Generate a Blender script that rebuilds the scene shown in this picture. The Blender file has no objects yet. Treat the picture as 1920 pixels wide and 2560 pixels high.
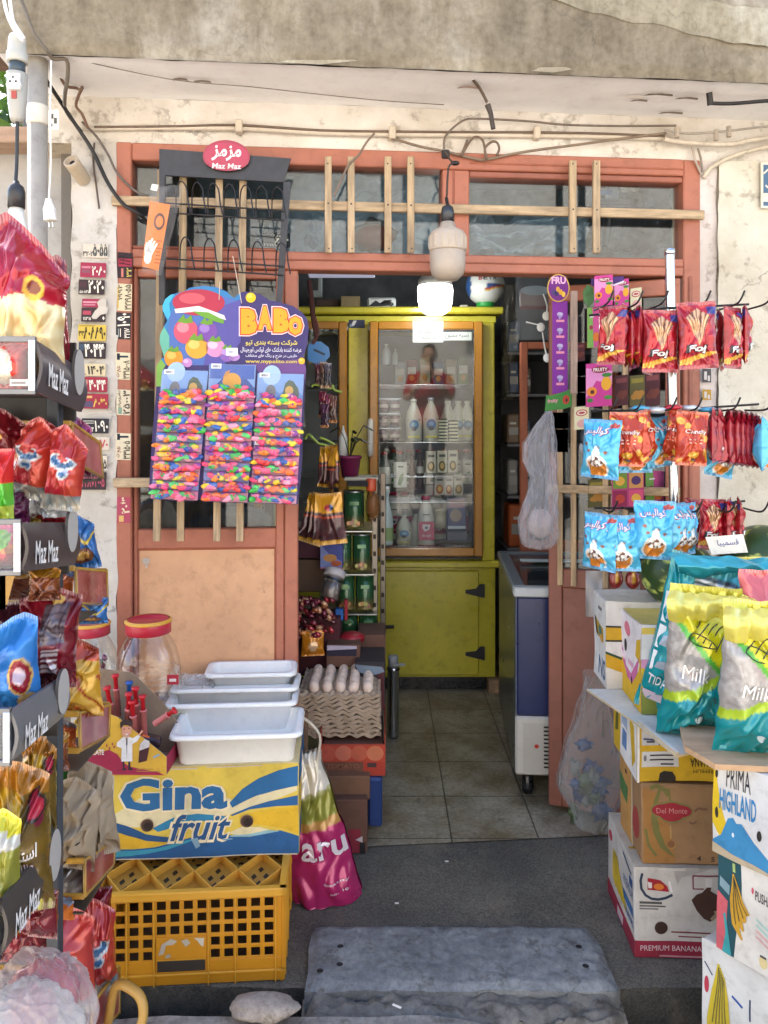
import bpy, bmesh, math, random
from mathutils import Vector as V, Matrix, noise
random.seed(7)
SC = bpy.context.scene
COL = SC.collection
F, HY, CX, H = 1910., 1065., 960., 1.47      # focal length, horizon and centre in photo pixels; eye height in metres
TH = math.atan(.085); CT, ST = math.cos(TH), math.sin(TH)
def P(x, y, Y): return V(((x-CX)*Y/F, Y, H-(y-HY)*Y/F))
def YF(x, w=0): return (2.69-w/CT)/(1-.085*(x-CX)/F)          # depth of the shop front (w metres in front of it)
def FP(x, y, w=0): return P(x, y, YF(x, w))
FM = Matrix(((CT, ST, 0, 0), (ST, -CT, 0, 2.69), (0, 0, 1, 0), (0, 0, 0, 1)))   # shop-front frame: u along, w outward, z up
def fu(x, w=0):
    X = (x-CX)*YF(x, w)/F
    return (X-ST*w)/CT
def fz(x, y, w=0): return H-(y-HY)*YF(x, w)/F
def s2l(c): return c/12.92 if c <= .04045 else ((c+.055)/1.055)**2.4
_hc = {}
def hx(c):
    if not isinstance(c, str): return tuple(c)[:3]
    if c not in _hc: _hc[c] = tuple(s2l(int(c[i:i+2], 16)/255) for i in (1, 3, 5))
    return _hc[c]
def mixc(a, b, t):
    a, b = hx(a), hx(b); return tuple(a[i]*(1-t)+b[i]*t for i in range(3))
def ns(x, y, z=0): return noise.noise(V((x, y, z)))
def sst(a, b, x):
    t = min(1, max(0, (x-a)/(b-a))); return t*t*(3-2*t)
# ---------------------------------------------------------------- materials
MATS = {}
def nmat(name):
    m = bpy.data.materials.new(name); m.use_nodes = True
    MATS[name] = m; nt = m.node_tree
    b = nt.nodes['Principled BSDF']; o = nt.nodes['Material Output']
    def N(t, **k):
        n = nt.nodes.new('ShaderNode'+t)
        for a, v in k.items(): setattr(n, a, v)
        return n
    return m, nt, b, o, N, nt.links.new
def noi(N, L, vec, scale, det=4, rough=.6):
    n = N('TexNoise'); n.inputs['Scale'].default_value = scale; n.inputs['Detail'].default_value = det; n.inputs['Roughness'].default_value = rough
    L(vec, n.inputs['Vector']); return n
def ramp(N, L, fac, *st):
    r = N('ValToRGB'); e = r.color_ramp.elements
    while len(e) < len(st): e.new(.5)
    for i, (p, c) in enumerate(st):
        e[i].position = p; c = hx(c); e[i].color = (c[0], c[1], c[2], 1)
    L(fac, r.inputs[0]); return r
def mul(N, L, a, b, fac=1, mode='MULTIPLY'):
    m = N('Mix', data_type='RGBA', blend_type=mode); m.inputs[0].default_value = fac
    L(a, m.inputs[6]); L(b, m.inputs[7]); return m
def pmat(name, rough=.6, var=.12, vs=9, bump=.1, bs=60, metal=0, coat=0, spec=.5, stretch=None, dirt=0, sss=0, chips=None):
    m, nt, b, o, N, L = nmat(name)
    at = N('Attribute', attribute_name='Col'); tc = N('TexCoord'); vec = tc.outputs['Object']
    if stretch:
        mp = N('Mapping'); mp.inputs['Scale'].default_value = stretch; L(vec, mp.inputs[0]); vec = mp.outputs[0]
    n = noi(N, L, vec, vs, 6)
    r = ramp(N, L, n.outputs['Fac'], (.3, (1-var*1.6,)*3), (.7, (1+var*.5,)*3))
    c = mul(N, L, at.outputs['Color'], r.outputs[0])
    if dirt:
        n3 = noi(N, L, tc.outputs['Object'], 23, 8, .7)
        r3 = ramp(N, L, n3.outputs['Fac'], (.52, (1, 1, 1)), (.72, (1-dirt, 1-dirt*1.05, 1-dirt*1.15)))
        c = mul(N, L, c.outputs[2], r3.outputs[0])
    if chips:
        n4 = noi(N, L, tc.outputs['Object'], chips[0], 9, .72); r4 = ramp(N, L, n4.outputs['Fac'], (chips[1], (0, 0, 0)), (chips[1]+.02, (1, 1, 1)))
        c4 = N('Mix', data_type='RGBA'); L(r4.outputs[0], c4.inputs[0]); L(c.outputs[2], c4.inputs[6]); c4.inputs[7].default_value = (*hx(chips[2]), 1); c = c4
    L(c.outputs[2], b.inputs['Base Color'])
    b.inputs['Roughness'].default_value = rough; b.inputs['Metallic'].default_value = metal
    b.inputs['Coat Weight'].default_value = coat; b.inputs['Coat Roughness'].default_value = .12
    b.inputs['Specular IOR Level'].default_value = spec
    if sss: b.inputs['Subsurface Weight'].default_value = sss; b.inputs['Subsurface Radius'].default_value = (.02, .012, .008)
    n2 = noi(N, L, vec, bs, 5); bp = N('Bump'); bp.inputs['Strength'].default_value = bump; bp.inputs['Distance'].default_value = .004
    L(n2.outputs['Fac'], bp.inputs['Height']); L(bp.outputs[0], b.inputs['Normal'])
    rr = N('MapRange'); L(n.outputs['Fac'], rr.inputs[0]); rr.inputs[3].default_value = max(.03, rough-.12); rr.inputs[4].default_value = min(1, rough+.12); L(rr.outputs[0], b.inputs['Roughness'])
    return m
pmat('paper', .75, .07, 12, .05, 80)
pmat('card', .85, .16, 7, .22, 22, dirt=.24, chips=(26, .70, '#b09a7c'))
pmat('foil', .24, .05, 14, .10, 35, coat=.5, metal=.22)
pmat('limewash', .85, .07, 3, .2, 30, dirt=.10)
pmat('plas', .38, .06, 8, .04, 70)
pmat('white_plas', .32, .05, 8, .04, 50, dirt=.10, sss=.1)
pmat('paint', .55, .15, 4, .2, 45, dirt=.22, chips=(17, .69, '#8f7a68'))
pmat('gloss_paint', .3, .12, 4, .05, 25, coat=.25, dirt=.28)
pmat('wire', .42, .2, 30, .1, 90, spec=.4)
pmat('chrome', .16, .05, 10, .01, 60, metal=1)
pmat('alu', .33, .1, 10, .1, 60, metal=1)
pmat('wood', .75, .34, 14, .3, 60, stretch=(5, 5, .35), dirt=.2)
pmat('wood_h', .75, .34, 14, .3, 60, stretch=(.35, 5, 5), dirt=.2)
pmat('board', .72, .2, 6, .2, 30, stretch=(.4, 5, 5), dirt=.2)
pmat('pulp', .95, .18, 30, .5, 150)
pmat('egg', .55, .06, 60, .05, 300, sss=.15)
pmat('fruit', .38, .12, 12, .05, 60)
pmat('rubber', .28, .08, 30, .02, 90, coat=.3)
pmat('leaf', .55, .3, 30, .1, 60)
pmat('cloth', .9, .15, 25, .3, 200)
pmat('skin', .5, .08, 20, .05, 200, sss=.2)
pmat('dark_inner', .8, .35, 6, .1, 30)
def cracks(N, L, v, scale, lo, width, seed=0):
    n = noi(N, L, v, scale*1.7, 5, .6); ad = N('Vector'+'Math', operation='MULTIPLY_ADD'); L(n.outputs['Color'], ad.inputs[0]); ad.inputs[1].default_value = (.35/scale*2,)*3; L(v, ad.inputs[2])
    vo = N('TexVoronoi', feature='DISTANCE_TO_EDGE'); vo.inputs['Scale'].default_value = scale; L(ad.outputs[0], vo.inputs['Vector'])
    r = ramp(N, L, vo.outputs['Distance'], (0, (0, 0, 0)), (width, (1, 1, 1))); mk = noi(N, L, v, scale*.55, 3); rm = ramp(N, L, mk.outputs['Fac'], (lo, (1, 1, 1)), (lo+.06, (0, 0, 0)))
    m = N('Mix', data_type='RGBA', blend_type='LIGHTEN'); m.inputs[0].default_value = 1; L(r.outputs[0], m.inputs[6]); L(rm.outputs[0], m.inputs[7]); return m.outputs[2]
def special(name, fn): fn(*nmat(name))
def _plaster(m, nt, b, o, N, L):
    at = N('Attribute', attribute_name='Col'); tc = N('TexCoord'); v = tc.outputs['Object']
    n1 = noi(N, L, v, 2.3, 8, .65); n2 = noi(N, L, v, 14, 8, .7); n3 = noi(N, L, v, 5.5, 10, .75)
    r1 = ramp(N, L, n1.outputs['Fac'], (.35, '#dcd6cc'), (.65, '#ffffff'))
    c = mul(N, L, at.outputs['Color'], r1.outputs[0])
    r2 = ramp(N, L, n2.outputs['Fac'], (.36, '#9a9084'), (.45, '#ffffff'))
    c = mul(N, L, c.outputs[2], r2.outputs[0], .55)
    r3 = ramp(N, L, n3.outputs['Fac'], (.655, '#000000'), (.69, '#ffffff'))
    mx = N('Mix', data_type='RGBA'); L(r3.outputs[0], mx.inputs[0]); L(c.outputs[2], mx.inputs[6]); mx.inputs[7].default_value = (.47, .43, .38, 1)
    ck = cracks(N, L, v, 2.2, .52, .012); cm = mul(N, L, mx.outputs[2], ck, .55); L(cm.outputs[2], b.inputs['Base Color']); b.inputs['Roughness'].default_value = .9
    bp = N('Bump'); bp.inputs['Strength'].default_value = .55; bp.inputs['Distance'].default_value = .012
    sm = N('Math', operation='ADD'); L(r3.outputs[0], sm.inputs[0]); L(n2.outputs['Fac'], sm.inputs[1]); L(sm.outputs[0], bp.inputs['Height']); L(bp.outputs[0], b.inputs['Normal'])
special('plaster', _plaster)
def _concrete(m, nt, b, o, N, L):
    at = N('Attribute', attribute_name='Col'); tc = N('TexCoord'); v = tc.outputs['Object']
    mp = N('Mapping'); mp.inputs['Scale'].default_value = (1.6, 1.6, .55); L(v, mp.inputs[0])
    n1 = noi(N, L, mp.outputs[0], 1.9, 9, .62); n2 = noi(N, L, mp.outputs[0], 7, 9, .7); n3 = noi(N, L, v, 40, 6)
    r1 = ramp(N, L, n1.outputs['Fac'], (.34, '#ada598'), (.5, '#cdc5b8'), (.66, '#ffffff'))
    c = mul(N, L, at.outputs['Color'], r1.outputs[0])
    r2 = ramp(N, L, n2.outputs['Fac'], (.35, '#b5aca0'), (.6, '#ffffff'))
    c = mul(N, L, c.outputs[2], r2.outputs[0], .55)
    r3 = ramp(N, L, n3.outputs['Fac'], (.3, '#bdb6ab'), (.6, '#ffffff')); c = mul(N, L, c.outputs[2], r3.outputs[0], .6)
    ck = cracks(N, L, v, 1.5, .5, .006); c = mul(N, L, c.outputs[2], ck, .22); n5 = noi(N, L, v, 9, 10, .8); r5 = ramp(N, L, n5.outputs['Fac'], (.66, (1, 1, 1)), (.70, (.62, .6, .56))); c = mul(N, L, c.outputs[2], r5.outputs[0], .8)
    L(c.outputs[2], b.inputs['Base Color']); b.inputs['Roughness'].default_value = .92
    bp = N('Bump'); bp.inputs['Strength'].default_value = .5; bp.inputs['Distance'].default_value = .008; L(n3.outputs['Fac'], bp.inputs['Height']); L(bp.outputs[0], b.inputs['Normal'])
special('concrete', _concrete)
def _asphalt(m, nt, b, o, N, L):
    at = N('Attribute', attribute_name='Col'); tc = N('TexCoord'); v = tc.outputs['Object']
    n1 = noi(N, L, v, 3, 7, .6); n2 = noi(N, L, v, 160, 3); n3 = noi(N, L, v, 420, 2)
    r1 = ramp(N, L, n1.outputs['Fac'], (.35, (.7,)*3), (.68, (1.35, 1.3, 1.2)))
    c = mul(N, L, at.outputs['Color'], r1.outputs[0])
    r2 = ramp(N, L, n2.outputs['Fac'], (.35, (.62,)*3), (.75, (1.5,)*3)); c = mul(N, L, c.outputs[2], r2.outputs[0])
    ck = cracks(N, L, v, 2.6, .47, .010); c = mul(N, L, c.outputs[2], ck, .3); n6 = noi(N, L, v, 5, 9, .7); r6 = ramp(N, L, n6.outputs['Fac'], (.5, (0, 0, 0)), (.72, (.55, .55, .55))); dm = N('Mix', data_type='RGBA'); L(r6.outputs[0], dm.inputs[0]); L(c.outputs[2], dm.inputs[6]); dm.inputs[7].default_value = (*hx('#857a68'), 1); c = dm
    L(c.outputs[2], b.inputs['Base Color']); b.inputs['Roughness'].default_value = .82
    bp = N('Bump'); bp.inputs['Strength'].default_value = .5; bp.inputs['Distance'].default_value = .003; L(n2.outputs['Fac'], bp.inputs['Height']); L(bp.outputs[0], b.inputs['Normal'])
special('asphalt', _asphalt)
def _stone(m, nt, b, o, N, L):
    at = N('Attribute', attribute_name='Col'); tc = N('TexCoord'); v = tc.outputs['Object']
    n1 = noi(N, L, v, 9, 9, .65); n2 = noi(N, L, v, 55, 7, .7)
    r1 = ramp(N, L, n1.outputs['Fac'], (.32, (.6, .6, .62)), (.55, (1, 1, 1)), (.7, (1.35, 1.35, 1.33)))
    c = mul(N, L, at.outputs['Color'], r1.outputs[0])
    r2 = ramp(N, L, n2.outputs['Fac'], (.35, (.7,)*3), (.65, (1.15,)*3)); c = mul(N, L, c.outputs[2], r2.outputs[0])
    n6 = noi(N, L, v, 16, 9, .75); r6 = ramp(N, L, n6.outputs['Fac'], (.54, (1, 1, 1)), (.62, (.6, .58, .55))); c = mul(N, L, c.outputs[2], r6.outputs[0]); ck = cracks(N, L, v, 3.5, .42, .012); c = mul(N, L, c.outputs[2], ck, .25)
    L(c.outputs[2], b.inputs['Base Color']); b.inputs['Roughness'].default_value = .7
    bp = N('Bump'); bp.inputs['Strength'].default_value = .6; bp.inputs['Distance'].default_value = .004; L(n2.outputs['Fac'], bp.inputs['Height']); L(bp.outputs[0], b.inputs['Normal'])
special('stone', _stone)
def _tile(m, nt, b, o, N, L):
    tc = N('TexCoord'); mp = N('Mapping'); mp.inputs['Location'].default_value = (-.25, -3.73+.31*12, 0); L(tc.outputs['Object'], mp.inputs[0])
    br = N('TexBrick', offset=0, squash=1); L(mp.outputs[0], br.inputs['Vector'])
    br.inputs['Scale'].default_value = 1; br.inputs['Brick Width'].default_value = .31; br.inputs['Row Height'].default_value = .31
    br.inputs['Mortar Size'].default_value = .0035; br.inputs['Mortar Smooth'].default_value = .3; br.inputs['Bias'].default_value = -.2
    br.inputs['Color1'].default_value = (*hx('#bab4a4'), 1); br.inputs['Color2'].default_value = (*hx('#b0aa99'), 1); br.inputs['Mortar'].default_value = (*hx('#6e695e'), 1)
    n1 = noi(N, L, tc.outputs['Object'], 4, 7, .65); r1 = ramp(N, L, n1.outputs['Fac'], (.35, '#b7aa92'), (.65, '#ffffff'))
    n2 = noi(N, L, tc.outputs['Object'], 70, 4); r2 = ramp(N, L, n2.outputs['Fac'], (.3, '#c9c4b8'), (.7, '#ffffff'))
    n7 = noi(N, L, tc.outputs['Object'], 11, 9, .75); r7 = ramp(N, L, n7.outputs['Fac'], (.52, '#ffffff'), (.7, '#a39a8a')); c = mul(N, L, br.outputs['Color'], r1.outputs[0]); c = mul(N, L, c.outputs[2], r7.outputs[0], .8); c = mul(N, L, c.outputs[2], r2.outputs[0])
    L(c.outputs[2], b.inputs['Base Color']); b.inputs['Roughness'].default_value = .42
    bp = N('Bump', invert=True); bp.inputs['Strength'].default_value = .4; bp.inputs['Distance'].default_value = .003; L(br.outputs['Fac'], bp.inputs['Height']); L(bp.outputs[0], b.inputs['Normal'])
special('tile', _tile)
def _glass(rough, base, edge, tint, bump, bs):
    def fn(m, nt, b, o, N, L):
        tr = N('BsdfTransparent'); tr.inputs[0].default_value = (*tint, 1); gl = N('BsdfGlossy'); gl.inputs['Roughness'].default_value = rough
        lw = N('LayerWeight'); lw.inputs[0].default_value = .25
        mr = N('MapRange'); L(lw.outputs['Facing'], mr.inputs[0]); mr.inputs[3].default_value = base; mr.inputs[4].default_value = edge
        mx = N('MixShader'); L(mr.outputs[0], mx.inputs[0]); L(tr.outputs[0], mx.inputs[1]); L(gl.outputs[0], mx.inputs[2]); L(mx.outputs[0], o.inputs[0])
        tc = N('TexCoord'); n = noi(N, L, tc.outputs['Object'], bs, 4); bp = N('Bump'); bp.inputs['Strength'].default_value = bump; bp.inputs['Distance'].default_value = .01
        L(n.outputs['Fac'], bp.inputs['Height']); L(bp.outputs[0], gl.inputs['Normal']); L(bp.outputs[0], lw.inputs['Normal'])
        nt.nodes.remove(b)
    return fn
special('glass', _glass(.04, .035, .45, (.92, .95, .95), .05, 2))
special('fridge_glass', _glass(.03, .062, .45, (.90, .93, .93), .03, 3))
special('clear_plas', _glass(.06, .06, .55, (.97, .97, .97), .12, 25))
def _film(white, base, edge, bump, bs):
    def fn(m, nt, b, o, N, L):
        at = N('Attribute', attribute_name='Col')
        tr = N('BsdfTransparent'); tr.inputs[0].default_value = (.97, .97, .97, 1)
        b.inputs['Roughness'].default_value = .22; L(at.outputs['Color'], b.inputs['Base Color']); b.inputs['Coat Weight'].default_value = .5; b.inputs['Coat Roughness'].default_value = .1
        tl = N('BsdfTranslucent'); L(at.outputs['Color'], tl.inputs[0]); m0 = N('MixShader'); m0.inputs[0].default_value = .35; L(b.outputs[0], m0.inputs[1]); L(tl.outputs[0], m0.inputs[2])
        lw = N('LayerWeight'); lw.inputs[0].default_value = .3
        mr = N('MapRange'); L(lw.outputs['Facing'], mr.inputs[0]); mr.inputs[3].default_value = base; mr.inputs[4].default_value = edge
        tc = N('TexCoord'); n = noi(N, L, tc.outputs['Object'], bs, 5, .6); bp = N('Bump'); bp.inputs['Strength'].default_value = bump; bp.inputs['Distance'].default_value = .02
        n.inputs['Distortion'].default_value = 1.2
        L(n.outputs['Fac'], bp.inputs['Height']); L(bp.outputs[0], b.inputs['Normal'])
        mx = N('MixShader'); L(mr.outputs[0], mx.inputs[0]); L(tr.outputs[0], mx.inputs[1]); L(m0.outputs[0], mx.inputs[2]); L(mx.outputs[0], o.inputs[0])
    return fn
special('film', _film(1, .22, .8, .6, 18))
special('thick_film', _film(1, .50, .95, .7, 14))
special('sheet_film', _film(1, .58, .95, .9, 9))
special('thin_film', _film(1, .10, .6, .5, 30))
def _lamp(m, nt, b, o, N, L):
    b.inputs['Base Color'].default_value = (.9, .9, .9, 1); b.inputs['Emission Color'].default_value = (1, .985, .95, 1); b.inputs['Emission Strength'].default_value = 6
special('lamp', _lamp)
def _lume(m, nt, b, o, N, L):
    at = N('Attribute', attribute_name='Col'); L(at.outputs['Color'], b.inputs['Base Color']); L(at.outputs['Color'], b.inputs['Emission Color']); b.inputs['Emission Strength'].default_value = .10
special('tube_light', _lume)
# ---------------------------------------------------------------- mesh builder
class Fr:                                    # a face frame: o + a*u + b*v + n*off
    def __init__(s, o, u, v):
        s.o, s.u, s.v = V(o), V(u), V(v); s.n = s.u.cross(s.v).normalized()
    def at(s, a, b, off=0): return s.o+s.u*a+s.v*b+s.n*off
FORMS = {}
for ch, base, n in (('ا',0xfe8d,2),('ب',0xfe8f,4),('پ',0xfb56,4),('ت',0xfe95,4),('ج',0xfe9d,4),('چ',0xfb7a,4),('ح',0xfea1,4),('خ',0xfea5,4),('د',0xfea9,2),('ذ',0xfeab,2),('ر',0xfead,2),('ز',0xfeaf,2),
    ('س',0xfeb1,4),('ش',0xfeb5,4),('ص',0xfeb9,4),('ض',0xfebd,4),('ط',0xfec1,4),('ظ',0xfec5,4),('ع',0xfec9,4),('غ',0xfecd,4),('ف',0xfed1,4),('ق',0xfed5,4),('ک',0xfb8e,4),('گ',0xfb92,4),('ل',0xfedd,4),
    ('م',0xfee1,4),('ن',0xfee5,4),('ه',0xfee9,4),('و',0xfeed,2),('ی',0xfbfc,4)):
    FORMS[ch] = [chr(base+i) for i in range(n)]
def fa(s):                                   # Persian letters joined and laid out right to left
    out = []
    for i, ch in enumerate(s):
        f = FORMS.get(ch)
        if not f: out.append(ch); continue
        pj = i > 0 and len(FORMS.get(s[i-1], [])) == 4
        nj = len(f) == 4 and i+1 < len(s) and s[i+1] in FORMS
        out.append(f[3] if pj and nj else f[1] if pj else f[2] if nj else f[0])
    return ''.join(reversed(out))
_tc = {}
def text_mesh(s, bold, shear, res=2):
    k = (s, bold, shear)
    if k not in _tc:
        c = bpy.data.curves.new('lettering', 'FONT'); c.body = s; c.size = 1; c.offset = bold; c.shear = shear; c.resolution_u = res
        o = bpy.data.objects.new('lettering', c); me = bpy.data.meshes.new_from_object(o)
        vs = [(v.co.x, v.co.y) for v in me.vertices]; fs = [tuple(p.vertices) for p in me.polygons]
        bpy.data.objects.remove(o); bpy.data.curves.remove(c); bpy.data.meshes.remove(me)
        x0 = min(v[0] for v in vs); x1 = max(v[0] for v in vs); y0 = min(v[1] for v in vs); y1 = max(v[1] for v in vs)
        _tc[k] = ([((v[0]-x0)/max(x1-x0, 1e-6), (v[1]-y0)/max(y1-y0, 1e-6)) for v in vs], fs)
    return _tc[k]
class MB:
    def __init__(s, mat='plas'):
        s.v = []; s.f = []; s.c = []; s.mi = []; s.sm = []; s.mats = []; s.M = None; s.mat = mat
    def _mi(s, mat):
        mat = mat or s.mat
        if mat not in s.mats: s.mats.append(mat)
        return s.mats.index(mat)
    def add(s, vs, fs, col, mat=None, smooth=False, vcol=False):
        b = len(s.v); mi = s._mi(mat)
        if s.M is not None: vs = [s.M @ V(v) for v in vs]
        s.v += [tuple(v) for v in vs]
        if not vcol: col = hx(col)
        for f in fs:
            s.f.append(tuple(b+i for i in f)); s.mi.append(mi); s.sm.append(smooth)
            s.c.append([col[i] for i in f] if vcol else [col]*len(f))
    def quad(s, a, b, c, d, col, mat=None): s.add([a, b, c, d], [(0, 1, 2, 3)], col, mat)
    def box(s, lo, hi, col, b=.0015, mat=None):
        lo = [min(p, q) for p, q in zip(lo, hi)] if True else lo; hi2 = [max(p, q) for p, q in zip(lo, hi)]
        d = [hi2[i]-lo[i] for i in range(3)]; b = min(b, min(d)*.45)
        c = [(lo[i]+hi2[i])/2 for i in range(3)]
        vs = []; idx = {}
        for sx in (-1, 1):
            for sy in (-1, 1):
                for sz in (-1, 1):
                    for ax in range(3):
                        sg = (sx, sy, sz); p = [c[i]+sg[i]*(d[i]/2-(0 if i == ax else b)) for i in range(3)]
                        idx[(sx, sy, sz, ax)] = len(vs); vs.append(p)
        fs = []
        for ax in range(3):
            o1, o2 = (ax+1) % 3, (ax+2) % 3
            for sg in (-1, 1):
                q = []
                for a, bb in ((-1, -1), (1, -1), (1, 1), (-1, 1)):
                    t = [0, 0, 0]; t[ax] = sg; t[o1] = a; t[o2] = bb; q.append(idx[(*t, ax)])
                fs.append(tuple(q if sg > 0 else q[::-1]))
        for ax in range(3):                    # edges parallel to ax
            o1, o2 = (ax+1) % 3, (ax+2) % 3
            for a in (-1, 1):
                for bb in (-1, 1):
                    t0 = [0, 0, 0]; t1 = [0, 0, 0]; t0[ax] = -1; t1[ax] = 1
                    for t in (t0, t1): t[o1] = a; t[o2] = bb
                    q = [idx[(*t0, o1)], idx[(*t1, o1)], idx[(*t1, o2)], idx[(*t0, o2)]]
                    fs.append(tuple(q if a*bb < 0 else q[::-1]))
        for sx in (-1, 1):
            for sy in (-1, 1):
                for sz in (-1, 1):
                    q = [idx[(sx, sy, sz, a)] for a in range(3)]; fs.append(tuple(q if sx*sy*sz > 0 else q[::-1]))
        s.add(vs, fs, col, mat)
    def poly(s, pts, fr, col, off=.0006, mat=None):
        s.add([fr.at(a, b, off) for a, b in pts], [tuple(range(len(pts)))], col, mat)
    def rect(s, x0, y0, x1, y1, fr, col, off=.0006, mat=None): s.poly([(x0, y0), (x1, y0), (x1, y1), (x0, y1)], fr, col, off, mat)
    def disc(s, cx, cy, rx, ry, fr, col, off=.0006, n=24, mat=None, a0=0): s.poly([(cx+rx*math.cos(a0+i*6.2832/n), cy+ry*math.sin(a0+i*6.2832/n)) for i in range(n)], fr, col, off, mat)
    def line(s, pts, w, fr, col, off=.0008, mat=None):      # a printed stroke of width w (u units at unit aspect)
        lu, lv = fr.u.length, fr.v.length
        q = [(a*lu, b*lv) for a, b in pts]; L = []; R = []
        for i, p in enumerate(q):
            a = q[max(i-1, 0)]; b = q[min(i+1, len(q)-1)]; dx, dy = b[0]-a[0], b[1]-a[1]; d = math.hypot(dx, dy) or 1
            ww = w[i] if isinstance(w, (list, tuple)) else w
            L.append(((p[0]-dy/d*ww/2)/lu, (p[1]+dx/d*ww/2)/lv)); R.append(((p[0]+dy/d*ww/2)/lu, (p[1]-dx/d*ww/2)/lv))
        for i in range(len(q)-1):
            s.poly([R[i], R[i+1], L[i+1], L[i]], fr, col, off, mat)
    def prism(s, pts, fr, t, col, side=None, mat=None):      # outline with thickness t behind the frame plane
        n = len(pts); vs = [fr.at(a, b, 0) for a, b in pts]+[fr.at(a, b, -t) for a, b in pts]
        s.add(vs, [tuple(range(n)), tuple(range(2*n-1, n-1, -1))], col, mat)
        s.add(vs, [(i, n+i, n+(i+1) % n, (i+1) % n) for i in range(n)], side or col, mat)
    def tube(s, pts, r, col, n=6, mat=None, sub=0):
        pts = [V(p) for p in pts]
        if sub:
            o = []
            for i in range(len(pts)-1):
                p0 = pts[max(i-1, 0)]; p1 = pts[i]; p2 = pts[i+1]; p3 = pts[min(i+2, len(pts)-1)]
                for k in range(sub):
                    t = k/sub; o.append(.5*((2*p1)+(p2-p0)*t+(2*p0-5*p1+4*p2-p3)*t*t+(3*p1-p0-3*p2+p3)*t**3))
            pts = o+[pts[-1]]
        vs = []; fs = []; up = None
        for i, p in enumerate(pts):
            d = (pts[min(i+1, len(pts)-1)]-pts[max(i-1, 0)]).normalized()
            if up is None: up = d.orthogonal().normalized()
            up = (up-d*up.dot(d)); up = up.normalized() if up.length > 1e-6 else d.orthogonal().normalized()
            si = d.cross(up); rr = r
            if isinstance(r, (list, tuple)):
                q = i/(len(pts)-1)*(len(r)-1); j = min(int(q), len(r)-2); rr = r[j]+(r[j+1]-r[j])*(q-j)
            for k in range(n):
                a = 6.28318*k/n; vs.append(p+(up*math.cos(a)+si*math.sin(a))*rr)
        m = len(pts)
        for i in range(m-1):
            for k in range(n): fs.append((i*n+k, i*n+(k+1) % n, (i+1)*n+(k+1) % n, (i+1)*n+k))
        s.add(vs, fs, col, mat, True); s.add(vs, [tuple(range(n-1, -1, -1)), tuple((m-1)*n+k for k in range(n))], col, mat)
    def lathe(s, prof, col, c=(0, 0, 0), n=20, mat=None, A=None, cap=True):   # prof: (r, z) or (r, z, colour)
        c = V(c); vs = []; cs = []
        for p in prof:
            cc = hx(p[2]) if len(p) > 2 else hx(col)
            for k in range(n):
                a = 6.28318*k/n; q = V((p[0]*math.cos(a), p[0]*math.sin(a), p[1]))
                if A is not None: q = A @ q
                vs.append(c+q); cs.append(cc)
        fs = [(i*n+k, i*n+(k+1) % n, (i+1)*n+(k+1) % n, (i+1)*n+k) for i in range(len(prof)-1) for k in range(n)]
        if cap: fs += [tuple(range(n-1, -1, -1)), tuple((len(prof)-1)*n+k for k in range(n))]
        s.add(vs, fs, cs, mat, True, vcol=True)
    def ball(s, c, r, col, nu=14, nv=9, mat=None, A=None, fn=None, cf=None):
        r = (r, r, r) if not isinstance(r, (tuple, list)) else r; c = V(c); vs = []; cs = []
        for j in range(nv+1):
            ph = math.pi*j/nv
            for i in range(nu):
                a = 6.28318*i/nu; d = V((math.sin(ph)*math.cos(a), math.sin(ph)*math.sin(a), -math.cos(ph))); k = fn(d) if fn else 1
                q = V((d.x*r[0]*k, d.y*r[1]*k, d.z*r[2]*k))
                if A is not None: q = A @ q
                vs.append(c+q); cs.append(hx(cf(d)) if cf else hx(col))
        fs = [(j*nu+i, j*nu+(i+1) % nu, (j+1)*nu+(i+1) % nu, (j+1)*nu+i) for j in range(nv) for i in range(nu)]
        s.add(vs, fs, cs, mat, True, vcol=True)
    def grid(s, fn, nu, nv, cf, mat=None, smooth=True, flip=False):
        vs = [fn(i/nu, j/nv) for j in range(nv+1) for i in range(nu+1)]
        cs = [hx(cf(i/nu, j/nv)) for j in range(nv+1) for i in range(nu+1)] if callable(cf) else [hx(cf)]*len(vs)
        w = nu+1; fs = [(j*w+i, j*w+i+1, (j+1)*w+i+1, (j+1)*w+i) for j in range(nv) for i in range(nu)]
        if flip: fs = [f[::-1] for f in fs]
        s.add(vs, fs, cs, mat, smooth, vcol=True)
    def text(s, t, fr, x0, y0, x1, y1, col, bold=0, shear=0, off=.001, mat=None, rot=0):
        vs, fs = text_mesh(t, bold, shear); q = []
        for a, b in vs:
            if rot == 90: a, b = 1-b, a
            elif rot == -90: a, b = b, 1-a
            elif rot == 180: a, b = 1-a, 1-b
            q.append(fr.at(x0+(x1-x0)*a, y0+(y1-y0)*b, off))
        s.add(q, fs, col, mat)
    def stext(s, t, surf, x0, y0, x1, y1, col, bold=0, shear=0, off=.002, mat=None):   # lettering laid on a curved surface
        vs, fs = text_mesh(t, bold, shear)
        s.add([surf(x0+(x1-x0)*a, y0+(y1-y0)*b)+V((0, -off, 0)) for a, b in vs], fs, col, mat)
    def build(s, name, parent=None, label=None, cat=None, group=None, kind=None, origin=None, local=False, warp=0):
        me = bpy.data.meshes.new(name); vs = [V(v) for v in s.v]
        if parent is not None:
            o3 = V((0, 0, 0)) if local else _wl(parent); loc = V((0, 0, 0))
        elif origin is not None: o3 = V(origin); loc = o3
        else:
            mn = [min(v[i] for v in vs) for i in range(3)]; mx = [max(v[i] for v in vs) for i in range(3)]
            o3 = V(((mn[0]+mx[0])/2, (mn[1]+mx[1])/2, mn[2])); loc = o3
        me.from_pydata([v-o3 for v in vs], [], s.f)
        at = me.color_attributes.new('Col', 'FLOAT_COLOR', 'CORNER'); buf = []
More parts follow.
